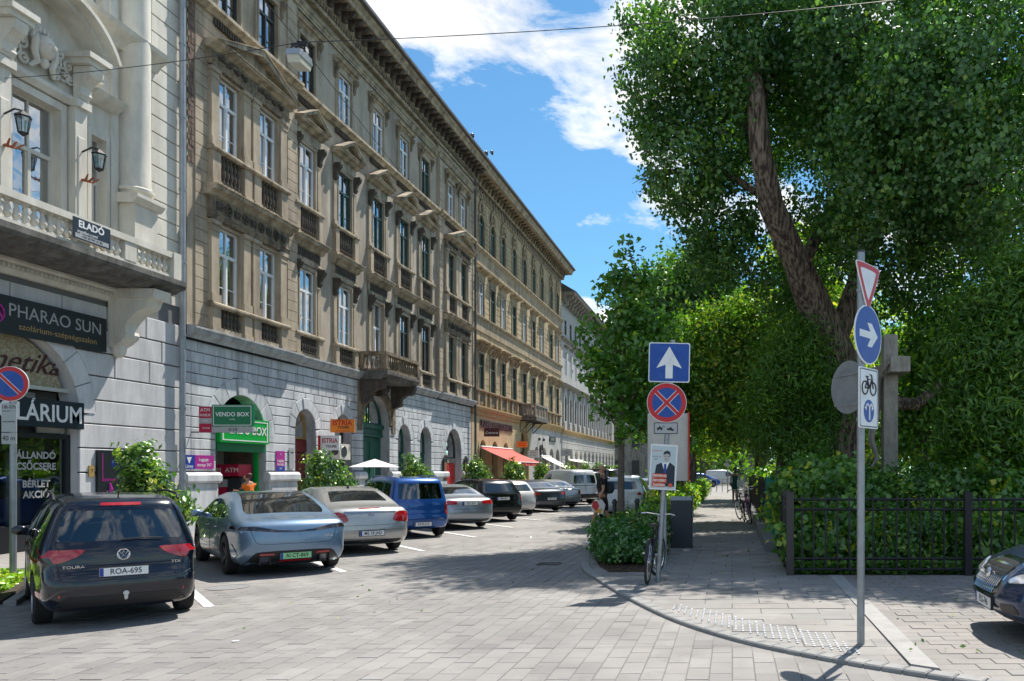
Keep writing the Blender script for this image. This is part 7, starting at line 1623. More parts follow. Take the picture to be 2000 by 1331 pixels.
def hand(t, wrist, dirv, mat, side=1, curl=.5, sc=1., nm='hand'):
    """palm with four fingers and a thumb, fingers curling"""
    w = Vector(wrist); d = Vector(dirv).normalized(); a = d.cross(Vector((0, 1, 0))); a = a.normalized() if a.length > .1 else Vector((1, 0, 0)); b = d.cross(a).normalized()
    N = [(*w, .024*sc, .017*sc), (*(w+d*.05*sc), .036*sc, .017*sc), (*(w+d*.085*sc), .034*sc, .015*sc)]; E = chain(0, 3)
    o = skin(nm, N, E, mat, t, None, 1)
    for k, (off, ln) in enumerate(((-.028, .062), (-.010, .074), (.010, .07), (.027, .055))):
        p = w+d*.085*sc+a*off*sc; q = MB(); d2 = (d*math.cos(curl)+b*side*math.sin(curl)); d3 = (d*math.cos(curl*2)+b*side*math.sin(curl*2))
        q.tube([p, p+d2*ln*.5*sc, p+d2*ln*.5*sc+d3*ln*.5*sc], [.009*sc, .008*sc, .006*sc], 6); q.build('finger', mat, o, True, mw=W[t.name])
    p = w+d*.03*sc-a*.03*sc; q = MB(); q.tube([p, p-a*.025*sc+d*.03*sc, p-a*.02*sc+d*.06*sc+b*side*.01], [.011*sc, .010*sc, .007*sc], 6); q.build('thumb', mat, o, True, mw=W[t.name])
    return o
def head(t, x, y, z, fx, mat, hair=None, r=.1, nm='face'):
    """features of a head looking along +fx (local x)"""
    q = MB(); q.sphere(.014, T(x+fx*.105, y, z-.01) @ Matrix.Diagonal((1.5, 1, 2.2, 1)), 8, 5); q.build('nose', mat, t, True, local=True)
    q = MB(); q.cbox(x+fx*.094, y, z-.052, .012, .045, .008); q.build('mouth', 'istria_red', t, local=True)
    for s in (-1, 1): q = MB(); q.sphere(.011, T(x+fx*.09, y+s*.032, z+.018), 7, 5); q.build('eye', 'black', t, True, local=True); q = MB(); q.sphere(.022, T(x-fx*.005, y+s*.078, z) @ Matrix.Diagonal((.8, .45, 1.5, 1)), 8, 6); q.build('ear', mat, t, True, local=True)
# walking man (local frame: facing +x, built 1.80 m tall, turned to face -X)
t = thing('person', 'bald man in black shirt and shorts walking on the road with a colourful bag', 'person', (-3.84, 23.6, 0), R(180), None, 1.085)
nodes = [(0, 0, .95, .14, .16), (0, 0, 1.12, .125, .15), (.01, 0, 1.3, .13, .17), (0, 0, 1.43, .10, .16), (.01, 0, 1.50, .058), (.03, 0, 1.57, .056), (.045, 0, 1.645, .088, .076), (.04, 0, 1.73, .082, .072), (.03, 0, 1.775, .04, .04),
 (0, .1, .90, .10), (.17, .1, .52, .062), (.24, .1, .30, .058), (.26, .1, .10, .04), (.27, .1, .05, .04), (.36, .1, .03, .033), (.42, .1, .028, .025),
 (0, -.1, .90, .10), (-.06, -.1, .50, .062), (-.20, -.1, .28, .056), (-.33, -.1, .13, .038), (-.36, -.1, .09, .04), (-.29, -.1, .04, .034), (-.24, -.1, .03, .026),
 (-.01, .2, 1.42, .062), (-.06, .24, 1.16, .046), (.05, .24, .93, .033),
 (-.01, -.2, 1.42, .062), (.02, -.24, 1.16, .046), (.10, -.25, .93, .033)]
edges = chain(0, 9)+[(0, 9)]+chain(9, 7)+[(0, 16)]+chain(16, 7)+[(3, 23), (23, 24), (24, 25), (3, 26), (26, 27), (27, 28)]
skin('body', nodes, edges, 'skin', t, None)
skin('polo_shirt', [(0, 0, .93, .155, .18), (0, 0, 1.1, .14, .17), (.01, 0, 1.3, .145, .19), (0, 0, 1.43, .115, .18), (.0, 0, 1.49, .068), (-.01, .2, 1.42, .082), (-.045, .235, 1.24, .068), (-.01, -.2, 1.42, .082), (.005, -.235, 1.24, .068)], chain(0, 5)+[(3, 5), (5, 6), (3, 7), (7, 8)], 'cloth_black', t, None)
skin('shorts', [(0, 0, .97, .15, .175), (0, 0, .88, .145, .17), (.02, .1, .84, .118), (.15, .1, .54, .098), (-.01, -.1, .84, .118), (-.055, -.1, .52, .098)], [(0, 1), (1, 2), (2, 3), (1, 4), (4, 5)], 'cloth_dark', t, None)
for nm, a in (('shoe', [(.22, .1, .05, .05), (.32, .1, .045, .048), (.43, .1, .035, .034)]), ('shoe', [(-.38, -.1, .10, .05), (-.31, -.1, .05, .048), (-.22, -.1, .03, .034)])): skin(nm, a, chain(0, 3), 'shoe', t, None, 1)
head(t, .035, 0, 1.665, 1, 'skin'); q = MB(); q.cbox(.125, 0, 1.685, .03, .14, .035); q.tube([(.12, .07, 1.69), (.03, .088, 1.69)], .006, 5); q.tube([(.12, -.07, 1.69), (.03, -.088, 1.69)], .006, 5); q.build('sunglasses', 'black', t, local=True)
q = MB(); q.sphere(.092, T(.022, 0, 1.70) @ Matrix.Diagonal((1.04, .93, 1.02, 1)), 14, 8); q.build('hair', 'skin', t, True, local=True)
hand(t, (.05, .24, .93), (.25, 0, -1), 'skin', 1, .7); hand(t, (.10, -.25, .93), (.2, 0, -1), 'skin', 1, .8)
skin('backpack', [(-.17, 0, 1.0, .07, .13), (-.19, 0, 1.18, .085, .15), (-.16, 0, 1.38, .065, .12)], chain(0, 3), 'backpack', t, None, 1)
q = MB()
for s in (-1, 1): q.tube([(-.15, s*.11, 1.42), (.0, s*.13, 1.51), (.13, s*.12, 1.40), (.14, s*.13, 1.2), (-.02, s*.17, 1.05), (-.15, s*.14, 1.03)], .022, 6)
q.build('strap', 'backpack', t, True, local=True)
bg = thing('shopping_bag', 'crumpled red, yellow and white bag held in the walking man\'s hand', 'bag', (-3.97, 23.45, .65))
q = MB(); q.prism([(-.17, .0), (.12, -.05), (.2, .22), (.1, .38), (-.16, .34), (-.22, .15)], -.04, .04, 'y', .02, mtx=T(-3.92, 23.33, .56)); q.build('bag_body', 'cloth_white', bg); q = MB(); q.prism([(-.2, .17), (-.06, .02), (.02, .2), (-.05, .34), (-.16, .33)], -.046, -.042, 'y', mtx=T(-3.92, 23.33, .56)); q.build('print', 'bag_red', bg); q = MB(); q.prism([(-.14, .02), (.07, -.03), (.1, .12), (-.02, .1)], -.047, -.042, 'y', mtx=T(-3.92, 23.33, .56)); q.build('print', 'bag_yellow', bg)
q = MB(); q.tube([(-4.02, 23.33, .9), (-3.98, 23.34, .98), (-3.91, 23.35, .98), (-3.87, 23.33, .92)], .012, 6); q.build('handle', 'cloth_white', bg)
# woman on the sidewalk, from behind
t = thing('person', 'woman in dark green dress and black sun hat walking away along the sidewalk', 'person', (.16, 42.0, SH), R(90), None, 1.12)
N = [(0, 0, .9, .13, .15), (0, 0, 1.08, .10, .125), (0, 0, 1.25, .10, .14), (0, 0, 1.36, .08, .13), (0, 0, 1.42, .046), (.01, 0, 1.48, .046), (.02, 0, 1.54, .08, .07), (.02, 0, 1.62, .075, .068),
 (0, .09, .85, .09), (.05, .09, .48, .055), (.03, .09, .26, .05), (.0, .09, .09, .035), (.08, .09, .035, .03), (.13, .09, .03, .025), (0, -.09, .85, .09), (-.06, -.09, .48, .055), (-.13, -.09, .27, .05), (-.2, -.09, .1, .035), (-.14, -.09, .04, .03), (-.08, -.09, .03, .025),
 (0, .17, 1.34, .05), (.03, .2, 1.1, .038), (.1, .19, .88, .027), (0, -.17, 1.34, .05), (-.03, -.21, 1.1, .038), (.08, -.22, .9, .027)]
skin('body', N, chain(0, 8)+[(0, 8)]+chain(8, 6)+[(0, 14)]+chain(14, 6)+[(3, 20), (20, 21), (21, 22), (3, 23), (23, 24), (24, 25)], 'skin_tan', t, None)
skin('dress', [(0, 0, .58, .17, .2), (0, 0, .8, .165, .19), (0, 0, 1.05, .12, .145), (0, 0, 1.26, .12, .16), (0, 0, 1.37, .085, .13)], chain(0, 5), 'cloth_teal', t, None)
q = MB(); q.lathe([(.001, 1.72), (.07, 1.71), (.095, 1.66), (.1, 1.6), (.12, 1.59), (.24, 1.56), (.25, 1.57), (.1, 1.605)], 22, T(.02, 0, 0)); q.build('sun_hat', 'cloth_black', t, True, local=True); skin('hair', [(-.0, 0, 1.56, .085, .078), (-.05, 0, 1.44, .05, .06)], [(0, 1)], 'cloth_black', t, None, 1)
head(t, .02, 0, 1.555, 1, 'skin_tan'); hand(t, (.1, .19, .88), (.2, 0, -1), 'skin_tan', 1, .5); hand(t, (.08, -.22, .9), (.2, 0, -1), 'skin_tan', 1, .6)
for a in ([(0, .09, .05, .042), (.13, .09, .03, .03)], [(-.2, -.09, .07, .042), (-.08, -.09, .03, .03)]): skin('shoe', a, [(0, 1)], 'shoe', t, None, 1)
bg = thing('tote_bag', 'pale canvas tote bag on the right shoulder of the woman in the green dress', 'bag', (.42, 41.85, .95)); q = MB(); q.prism([(-.16, 0), (.17, -.03), (.2, .34), (-.17, .37)], -.05, .05, 'y', .02, mtx=T(.42, 41.78, .92)); q.build('bag_body', 'cloth_white', bg); q = MB(); q.tube([(.3, 41.78, 1.28), (.33, 41.85, 1.52), (.5, 41.78, 1.27)], .014, 5); q.build('handle', 'cloth_white', bg)
# woman at the cash machine
t = thing('person', 'woman with red hair bun in an orange and green top at the cash machine', 'person', (-14.05, 23.1, .07), R(165), None, 1.0)
N = [(0, 0, .9, .12, .14), (0, 0, 1.08, .10, .12), (.02, 0, 1.25, .10, .13), (.03, 0, 1.34, .08, .12), (.05, 0, 1.40, .045), (.07, 0, 1.45, .045), (.1, 0, 1.51, .08, .07), (.1, 0, 1.59, .075, .066),
 (0, .09, .85, .09), (0, .09, .48, .055), (-.01, .09, .26, .05), (-.02, .09, .09, .035), (.1, .09, .03, .028), (0, -.09, .85, .09), (.02, -.09, .48, .055), (0, -.09, .26, .05), (-.02, -.09, .09, .035), (.1, -.09, .03, .028),
 (.03, .16, 1.32, .05), (.12, .2, 1.12, .038), (.34, .14, 1.14, .027), (.03, -.16, 1.32, .05), (.12, -.2, 1.12, .038), (.34, -.12, 1.16, .027)]
skin('body', N, chain(0, 8)+[(0, 8)]+chain(8, 5)+[(0, 13)]+chain(13, 5)+[(3, 18), (18, 19), (19, 20), (3, 21), (21, 22), (22, 23)], 'skin', t, None)
skin('blouse', [(0, 0, .9, .13, .15), (0, 0, 1.08, .115, .135), (.02, 0, 1.25, .115, .15), (.03, 0, 1.35, .09, .13), (.03, .16, 1.32, .065), (.12, .2, 1.13, .052), (.03, -.16, 1.32, .065), (.12, -.2, 1.13, .052)], chain(0, 4)+[(3, 4), (4, 5), (3, 6), (6, 7)], 'cloth_orange', t, None)
skin('sleeve', [(.04, -.16, 1.33, .07), (.12, -.2, 1.1, .056)], [(0, 1)], 'cloth_teal', t, None, 1); skin('sleeve', [(.04, .16, 1.33, .07), (.12, .2, 1.1, .056)], [(0, 1)], 'cloth_teal', t, None, 1)
skin('trousers', [(0, 0, .93, .13, .15), (0, .09, .82, .1), (0, .09, .15, .06)], [(0, 1), (1, 2)], 'cloth_dark', t, None, 1); skin('trousers', [(0, 0, .93, .13, .15), (0, -.09, .82, .1), (0, -.09, .15, .06)], [(0, 1), (1, 2)], 'cloth_dark', t, None, 1)
skin('hair', [(.08, 0, 1.60, .1, .095), (.03, 0, 1.55, .11, .1), (-.07, 0, 1.62, .065, .065)], chain(0, 3), 'hair_red', t, None, 1); head(t, .1, 0, 1.53, 1, 'skin'); hand(t, (.34, .14, 1.14), (1, 0, .1), 'skin', 1, .5); hand(t, (.34, -.12, 1.16), (1, 0, .1), 'skin', 1, .5)
# carved figure of the stone cross
cr = [o for o in COL.objects if o.name == 'stone_cross'][0]; cx, cy = 3.2, 16.2
fx = cx-.26
N = [(fx-.02, cy, 2.95, .09, .11), (fx, cy, 3.15, .085, .10), (fx-.02, cy, 3.42, .095, .13), (fx, cy, 3.62, .075, .11), (fx-.02, cy, 3.73, .045), (fx-.06, cy, 3.82, .075, .065), (fx-.05, cy, 3.92, .075, .065), (fx-.02, cy+.05, 2.85, .085), (fx-.12, cy+.05, 2.45, .06), (fx+.03, cy+.05, 2.05, .045), (fx-.03, cy+.03, 1.93, .045), (fx-.1, cy+.03, 1.85, .03), (fx-.02, cy-.05, 2.85, .085), (fx-.1, cy-.05, 2.43, .06), (fx+.03, cy-.04, 2.05, .045), (fx-.03, cy-.03, 1.93, .045),
 (fx+.02, cy+.2, 3.66, .05), (fx+.08, cy+.48, 3.8, .038), (fx+.12, cy+.74, 3.9, .03), (fx+.02, cy-.2, 3.66, .05), (fx+.08, cy-.48, 3.8, .038), (fx+.12, cy-.74, 3.9, .03)]
skin('carved_figure', N, chain(0, 7)+[(0, 7)]+chain(7, 5)+[(0, 12)]+chain(12, 4)+[(3, 16), (16, 17), (17, 18), (3, 19), (19, 20), (20, 21)], 'stone_grey', cr, None, 2, local=False)
skin('loincloth', [(fx-.02, cy, 3.0, .12, .13), (fx-.04, cy, 2.78, .12, .14)], [(0, 1)], 'stone_grey', cr, None, 1, local=False)
# ---------------------------------------------------------------- bicycles
def bicycle(loc, rz, label, lean=0, col='iron', basket=None, sc=1., steer=12):
    t = thing('bicycle', label, 'bicycle', loc, rz, 'bicycles', sc); Wm = W[t.name] @ RX(lean); WR = .34
    if 'tyre_b' not in WC:
        ty = MB(); ty.torus(WR-.018, .02, 32, 6, RX(90)); sp = MB(); sp.torus(WR-.045, .008, 28, 4, RX(90)); sp.cyl(.022, -.04, .04, 8, RX(90))
        for k in range(18): a = 2*PI*k/18; sp.tube([(.02*math.cos(a), .015*(-1)**k, .02*math.sin(a)), ((WR-.04)*math.cos(a), 0, (WR-.04)*math.sin(a))], .0022, 3)
        WC['tyre_b'] = (ty.mesh('tyre', 'tyre', True), sp.mesh('wheel', 'chrome'))
    fw = Wm @ T(1.05, 0, WR) @ RZ(steer)
    for mw in (Wm @ T(0, 0, WR), fw): w = meshobj('wheel', WC['tyre_b'][1], t, mw); meshobj('tyre', WC['tyre_b'][0], w, mw)
    q = MB(); q.tube([(.42, 0, .28), (.27, 0, .82)], .016, 8); q.tube([(.42, 0, .28), (.88, 0, .78)], .018, 8); q.tube([(.29, 0, .76), (.87, 0, .86)], .015, 8); q.tube([(.86, 0, .93), (.92, 0, .68)], .018, 8)
    for s in (-.05, .05): q.tube([(.0, s, WR), (.42, s*.4, .28)], .009, 6); q.tube([(.0, s, WR), (.28, s*.3, .74)], .008, 6); q.tube([(1.05, s, WR), (.95, s, .62), (.93, 0, .68)], .010, 6)
    q.build('frame', col, t, True, mw=Wm)
    q = MB(); q.tube([(.86, 0, .9), (.83, 0, 1.03)], .013, 6); q.tube([(.72, .29, 1.04), (.84, .2, 1.05), (.86, 0, 1.03), (.84, -.2, 1.05), (.72, -.29, 1.04)], .012, 7); q.tube([(.8, .24, 1.03), (.88, .2, .98)], .006, 5); q.tube([(.8, -.24, 1.03), (.88, -.2, .98)], .006, 5); q.build('handlebar', 'chrome', t, True, mw=Wm)
    for s in (-1, 1): MB().tube([(.72, s*.29, 1.04), (.62, s*.31, 1.03)], .018, 7).build('grip', 'black', t, True, mw=Wm)
    q = MB(); q.prism([(-.14, .05), (-.16, -.05), (0, -.03), (.15, -.01), (.15, .01), (0, .03)][::-1], 0, .05, 'z', .01, T(.25, 0, .88)); q.tube([(.27, 0, .80), (.26, 0, .89)], .012, 6); q.build('saddle', 'black', t, True, mw=Wm)
    q = MB(); q.torus(.09, .008, 16, 4, T(.42, -.04, .28) @ RX(90)); q.tube([(.42, -.05, .28), (.48, -.07, .13)], .009, 5); q.tube([(.42, .05, .28), (.36, .07, .43)], .009, 5); q.cbox(.48, -.11, .12, .09, .08, .02); q.cbox(.36, .11, .44, .09, .08, .02); q.tube([(.42, -.045, .37), (0, -.045, WR+.04)], .005, 4); q.tube([(.42, -.045, .19), (0, -.045, WR-.04)], .005, 4); q.build('crank', 'chrome', t, mw=Wm)
    q = MB()
    for k in range(7): 
        a = PI*(.05+.75*k/7); b = PI*(.05+.75*(k+1)/7)
        q.add([((WR+.03)*math.cos(x)*(-1), y, WR+(WR+.03)*math.sin(x)) for x in (a, b) for y in (-.03, .03)], [(0, 1, 3, 2)])
    q.build('mudguard', 'black', t, True, mw=Wm)
    if basket:
        q = MB(); cx_, cz_ = (1.08, .92) if basket == 'front' else (-.02, .86)
        for z in (-.12, -.04, .04, .12): e = .13+.02*z/.12; q.tube([(cx_-e, -.17, cz_+z), (cx_+e, -.17, cz_+z), (cx_+e, .17, cz_+z), (cx_-e, .17, cz_+z), (cx_-e, -.17, cz_+z)], .005, 4)
        for i in range(5):
            for s in (-1, 1): q.tube([(cx_-.11+.055*i, s*.165, cz_-.12), (cx_-.13+.065*i, s*.17, cz_+.12)], .004, 3); q.tube([(cx_+s*.11, -.15+.075*i, cz_-.12), (cx_+s*.13, -.15+.075*i, cz_+.12)], .004, 3)
        q.build('basket', 'galvanised', t, mw=Wm)
    return t
bicycle((-1.31, 12.25, SH), R(88), 'dark bicycle locked to the leaning sign post, seen from its rear wheel', 4, 'iron', None, 1.0, -14)
bicycle((.62, 26.0, SH), R(94), 'purple bicycle leaning on the park fence beyond the green mesh', -8, 'purple', 'front', 1.06)
bicycle((.42, 27.2, SH), R(97), 'dark bicycle with rear basket beside the purple one', -8, 'iron', 'rear', 1.06)
bicycle((.7, 31.5, SH), R(88), 'bicycle standing further along the dark railing', -8, 'iron_brown', None, 1.05)
# ---------------------------------------------------------------- plants
def leafmesh(name, C, N, size, mat, shape='leaf', tone=None, fold=.25, droop=0., sizevar=.35):
    """many small folded leaves: centres C, outward directions N"""
    n = len(C); C = np.asarray(C, float); N = np.asarray(N, float)
    N = N/np.maximum(np.linalg.norm(N, axis=1, keepdims=True), 1e-6)
    r = rng.normal(size=(n, 3)); ax = r-N*(r*N).sum(1, keepdims=True)*.65; ax[:, 2] -= droop; ax /= np.maximum(np.linalg.norm(ax, axis=1, keepdims=True), 1e-6)   # leaf axis
    nn = N*.6+rng.normal(size=(n, 3))*.6+np.array([0, 0, .35]); b = np.cross(ax, nn); b /= np.maximum(np.linalg.norm(b, axis=1, keepdims=True), 1e-6); up = np.cross(b, ax)
    s = (size*(1+rng.uniform(-sizevar, sizevar, n)))[:, None]
    if shape == 'leaf':      pts = [(-.5, 0, 0), (0, .3, fold*.3), (.5, 0, 0), (0, -.3, fold*.3)]; tris = [(0, 2, 1), (0, 3, 2)]
    elif shape == 'broad':   pts = [(-.45, 0, 0), (-.2, .48, fold*.35), (.55, 0, -.1), (-.2, -.48, fold*.35)]; tris = [(0, 2, 1), (0, 3, 2)]
    elif shape == 'maple':   pts = [(-.4, 0, 0), (-.25, .5, .1), (.1, .28, .05), (.55, 0, -.12), (.1, -.28, .05), (-.25, -.5, .1)]; tris = [(0, 2, 1), (0, 3, 2), (0, 4, 3), (0, 5, 4)]
    elif shape == 'blade':   pts = [(-.6, 0, 0), (0, .16, .05), (.6, 0, -.1), (0, -.16, .05)]; tris = [(0, 2, 1), (0, 3, 2)]
    k = len(pts); V = np.empty((n, k, 3))
    for i, (a, c, d) in enumerate(pts): V[:, i] = C+ax*s*a+b*s*c+up*s*d
    me = bpy.data.meshes.new(name); me.vertices.add(n*k); me.vertices.foreach_set('co', V.reshape(-1))
    m = len(tris); idx = (np.array(tris).reshape(-1)[None, :]+np.arange(n)[:, None]*k).reshape(-1)
    me.loops.add(n*m*3); me.loops.foreach_set('vertex_index', idx); me.polygons.add(n*m); me.polygons.foreach_set('loop_start', np.arange(0, n*m*3, 3)); me.polygons.foreach_set('loop_total', np.full(n*m, 3))
    me.update(calc_edges=True)
    tn = rng.beta(2., 2.6, n) if tone is None else tone
    at = me.attributes.new('tone', 'FLOAT', 'POINT'); at.data.foreach_set('value', np.repeat(tn, k))
    me.materials.append(M[mat]); return me
def clumps(blobs, ntwig, per, spread, shell=.55, squash=1., rowtone=True):
    """twig clusters spread in the outer part of a set of ellipsoids -> centres, normals, tones"""
    vol = np.array([b[3]*b[4]*b[5] for b in blobs])**.75; cnt = np.maximum(1, (ntwig*vol/vol.sum()).astype(int)); C = []; N = []; Tn = []
    bl = np.array([b[:6] for b in blobs])
    for b, c in zip(blobs, cnt):
        d = rng.normal(size=(c, 3)); d /= np.linalg.norm(d, axis=1, keepdims=True); rr = (shell+(1-shell)*rng.random(c)**.6)[:, None]
        rad = np.array(b[3:6]); p = np.array(b[:3])+d*rad*rr
        bump = 1+.12*np.sin(p[:, 0]*2.3+p[:, 2]*1.7)+.1*np.sin(p[:, 1]*2.9-p[:, 2]*2.1); p = np.array(b[:3])+(p-np.array(b[:3]))*bump[:, None]
        q = p[:, None, :]+rng.normal(size=(c, per, 3))*spread*np.array([1, 1, squash])
        C.append(q.reshape(-1, 3)); N.append(np.repeat(d, per, 0)); t0 = rng.beta(2, 2.6, c); Tn.append(np.clip(np.repeat(t0, per)+rng.normal(size=c*per)*.13, 0, 1))
    return np.concatenate(C), np.concatenate(N), np.concatenate(Tn)
def tree(name, label, base, trunk, blobs, ntwig, per, spread, leaf, mat, shape, limbs=(), barkmat='bark', group=None, cat='tree', droop=.2, twigs=0, shell=.55, squash=1., zmin=None):
    t = thing(name, label, cat, base, 0, group)
    if trunk:
        q = MB(); pts = [Vector(p[:3]) for p in trunk]; rr = [p[3] for p in trunk]
        P = []; Rr = []
        for i in range(len(pts)-1):
            for k in range(4): f = k/4; P.append(pts[i].lerp(pts[i+1], f)); Rr.append(rr[i]+(rr[i+1]-rr[i])*f)
        P.append(pts[-1]); Rr.append(rr[-1]); n = 40 if rr[0] > .3 else 14
        q.tube(P, Rr, n)
        vv = []
        for i, v in enumerate(q.v):
            ring = i//n; c = P[ring]; a = (i % n); k = 1+.06*math.sin(a*2.4*14/n+ring*.5)+(.045*math.sin(a*2.1+ring*.35)+random.uniform(-.03, .03) if n > 20 else .05*math.sin(a*5.1+ring*.9)); v = Vector(v); vv.append(c+(v-c)*k)
        q.v = vv; q.build('trunk', barkmat, t, True)
    if limbs:
        for lb in limbs:
            q = MB(); q.tube([p[:3] for p in lb], [p[3] for p in lb], 9); q.build('limb', barkmat, t, True)
    C, N, Tn = clumps(blobs, ntwig, per, spread, shell, squash)
    if zmin is not None: k = C[:, 2] > zmin; C, N, Tn = C[k], N[k], Tn[k]
    me = leafmesh('crown', C, N, leaf, mat, shape, Tn, droop=droop); meshobj('crown', me, t)
    if twigs:
        q = MB(); 
        for k in range(twigs):
            b = random.choice(blobs); d = Vector((random.gauss(0, 1), random.gauss(0, 1), random.gauss(0, .8))).normalized(); e = Vector(b[:3])+Vector((d.x*b[3], d.y*b[4], d.z*b[5]))*.95; s = Vector(b[:3])+Vector((d.x*b[3], d.y*b[4], d.z*b[5]))*.1; m_ = (s+e)/2+Vector((0, 0, .1*b[5]))
            q.tube([s, m_, e], [.03*min(1, b[3]), .018, .005], 5, False)
        tag(q.build('branches', 'twig', t), kind='stuff')
    return t
# the great poplar at the right
KP = 1.36
def P_(x, y, Y): return ((x-HX)/F*Y, Y, CH+(HY-y)/F*Y)
bl = []
for (x, y, Y, r) in ((1390, 90, 15.5, 1.5), (1300, 160, 16, 1.0), (1330, 330, 16, 1.1), (1400, 250, 16.2, 1.3), (1260, 70, 17, .7), (1400, 420, 17, 1.1), (1400, 520, 17, .7), (1500, 40, 16.5, 1.4), (1590, 160, 16.5, 1.4), (1520, 560, 18, .8), (1700, 80, 15, 1.8), (1670, 230, 15.5, 1.4), (1760, 300, 13.8, 1.5), (1870, 180, 13.5, 1.6), (1930, 350, 13.5, 1.5), (1980, 60, 14, 1.7), (1740, 430, 15, 1.3), (1640, 400, 17, 1.0), (1860, 470, 15, 1.2), (1560, -90, 17, 1.6), (1800, -100, 17, 1.8), (1450, -60, 18, 1.2), (2100, 200, 17, 1.8), (1700, 200, 19, 2.2), (1500, 250, 19.5, 1.6), (1850, 350, 19, 2.0), (1600, 480, 19, 1.1), (1980, 480, 17, 1.3), (1760, 560, 18, .9), (1290, 250, 16.5, .6), (1440, 480, 17, .7)):
    X, Yy, Z = P_(x, y, Y*KP); bl.append((X, Yy, Z, r*KP, r*KP, r*KP*.85))
b0 = P_(1640, 905, 17.6*KP)
P0_ = P_
def P_(x, y, Y): return P0_(x, y, Y*KP)
trunk = [(b0[0]-.1, 17.6*KP, .0, .62), (*P_(1640, 850, 17.6), .50), (*P_(1652, 740, 17.2), .42), (*P_(1600, 620, 16.7), .35), (*P_(1560, 520, 16.2), .28), (*P_(1505, 400, 15.6), .24), (*P_(1484, 290, 15.2), .20), (*P_(1478, 200, 15.1), .17), (*P_(1470, 120, 15.6), .13)]
lim = [[(*P_(1625, 690, 17.4), .26), (*P_(1700, 480, 18), .22), (*P_(1760, 330, 18.2), .17), (*P_(1850, 120, 18), .11)], [(*P_(1560, 530, 17), .15), (*P_(1640, 380, 18), .12), (*P_(1700, 200, 18.6), .08)], [(*P_(1484, 300, 16), .11), (*P_(1420, 180, 16.4), .08), (*P_(1340, 90, 16.6), .04)], [(*P_(1484, 210, 15.8), .1), (*P_(1530, 60, 16), .07), (*P_(1560, -80, 16), .04)], [(*P_(1650, 780, 17.6), .2), (*P_(1790, 790, 18), .14), (*P_(1900, 700, 18.4), .09), (*P_(1960, 500, 18), .05)], [(*P_(1500, 390, 16.4), .09), (*P_(1420, 340, 16.3), .06), (*P_(1350, 320, 16.2), .03)]]
trunk = [(*p[:3], p[3]*KP) for p in trunk]; lim = [[(*p[:3], p[3]*KP) for p in l] for l in lim]
P_ = P0_
tree('poplar_tree', 'great leaning poplar with lopped trunk filling the upper right', (b0[0], 17.6*KP, 0), trunk, bl, 6900, 26, .2, .115, 'leaf_poplar', 'broad', lim, 'bark', None, 'tree', .35, 170, .5)
# young maple on the planted strip
mt = [(-2.66, 19, SH, .09), (-2.66, 19, 1.9, .078), (-2.64, 19, 3.0, .06), (-2.6, 19, 4.6, .04), (-2.58, 19, 6.6, .015)]
mb_ = []
for (x, y, r) in ((1225, 620, .85), (1180, 690, .75), (1265, 690, .7), (1210, 760, .85), (1160, 740, .5), (1270, 770, .6), (1210, 550, .55), (1250, 560, .5), (1222, 500, .3), (1185, 570, .35), (1215, 830, .45), (1265, 830, .35), (1145, 650, .35), (1300, 640, .5), (1170, 800, .35), (1232, 475, .16)):
    X, Yy, Z = P_(x, y, 19+random.uniform(-.5, .5)); X = -2.63+(X+2.63)*.88; mb_.append((X, Yy, Z, r*.84, r*.84, r*.78))
tree('young_maple_tree', 'young maple with slim straight trunk standing in the planted strip', (-2.66, 19, SH), mt, mb_, 340, 14, .14, .13, 'leaf_maple', 'maple', [[(-2.65, 19, 2.6, .03), (-3.1, 19.1, 3.4, .02), (-3.4, 19, 4.2, .01)], [(-2.63, 19, 3.0, .03), (-2.2, 18.9, 3.9, .02), (-1.9, 19, 4.8, .01)], [(-2.6, 19, 4.2, .025), (-2.8, 19.2, 5.2, .015), (-2.9, 19, 5.9, .008)]], 'bark_smooth', None, 'tree', .3, 60, .25)
# rest of the row of small street trees
for i, (y, x) in enumerate(((26.5, -2.4), (34, -2.3), (42, -2.3), (50, -2.3), (58, -2.3), (67, -2.3))):
    h = 6.4; bb = [(x+random.uniform(-.5, .5), y+random.uniform(-.5, .5), z+.5, r, r, r*.9) for z, r in ((2.9, .9), (3.6, 1.25), (4.4, 1.2), (5.2, .9), (6.0, .5), (3.3, 1.1), (4.0, 1.2))]
    tree('street_tree', ('street tree directly behind the young maple, hidden by the sign post', 'third tree of the planted strip, above the billboard edge', 'fourth tree of the planted strip', 'fifth tree of the planted strip', 'sixth tree of the planted strip', 'farthest small tree of the planted strip')[i], (x, y, SH), [(x, y, SH, .08), (x, y, 2.6, .06), (x+.05, y, 5.5, .02)], bb, 260 if i > 1 else 380, 22, .2, .17, 'leaf_yellowgreen' if i > 1 else 'leaf_maple', 'broad', (), 'bark_smooth', 'small street trees in the planted strip', 'tree', .3, 10, .3)
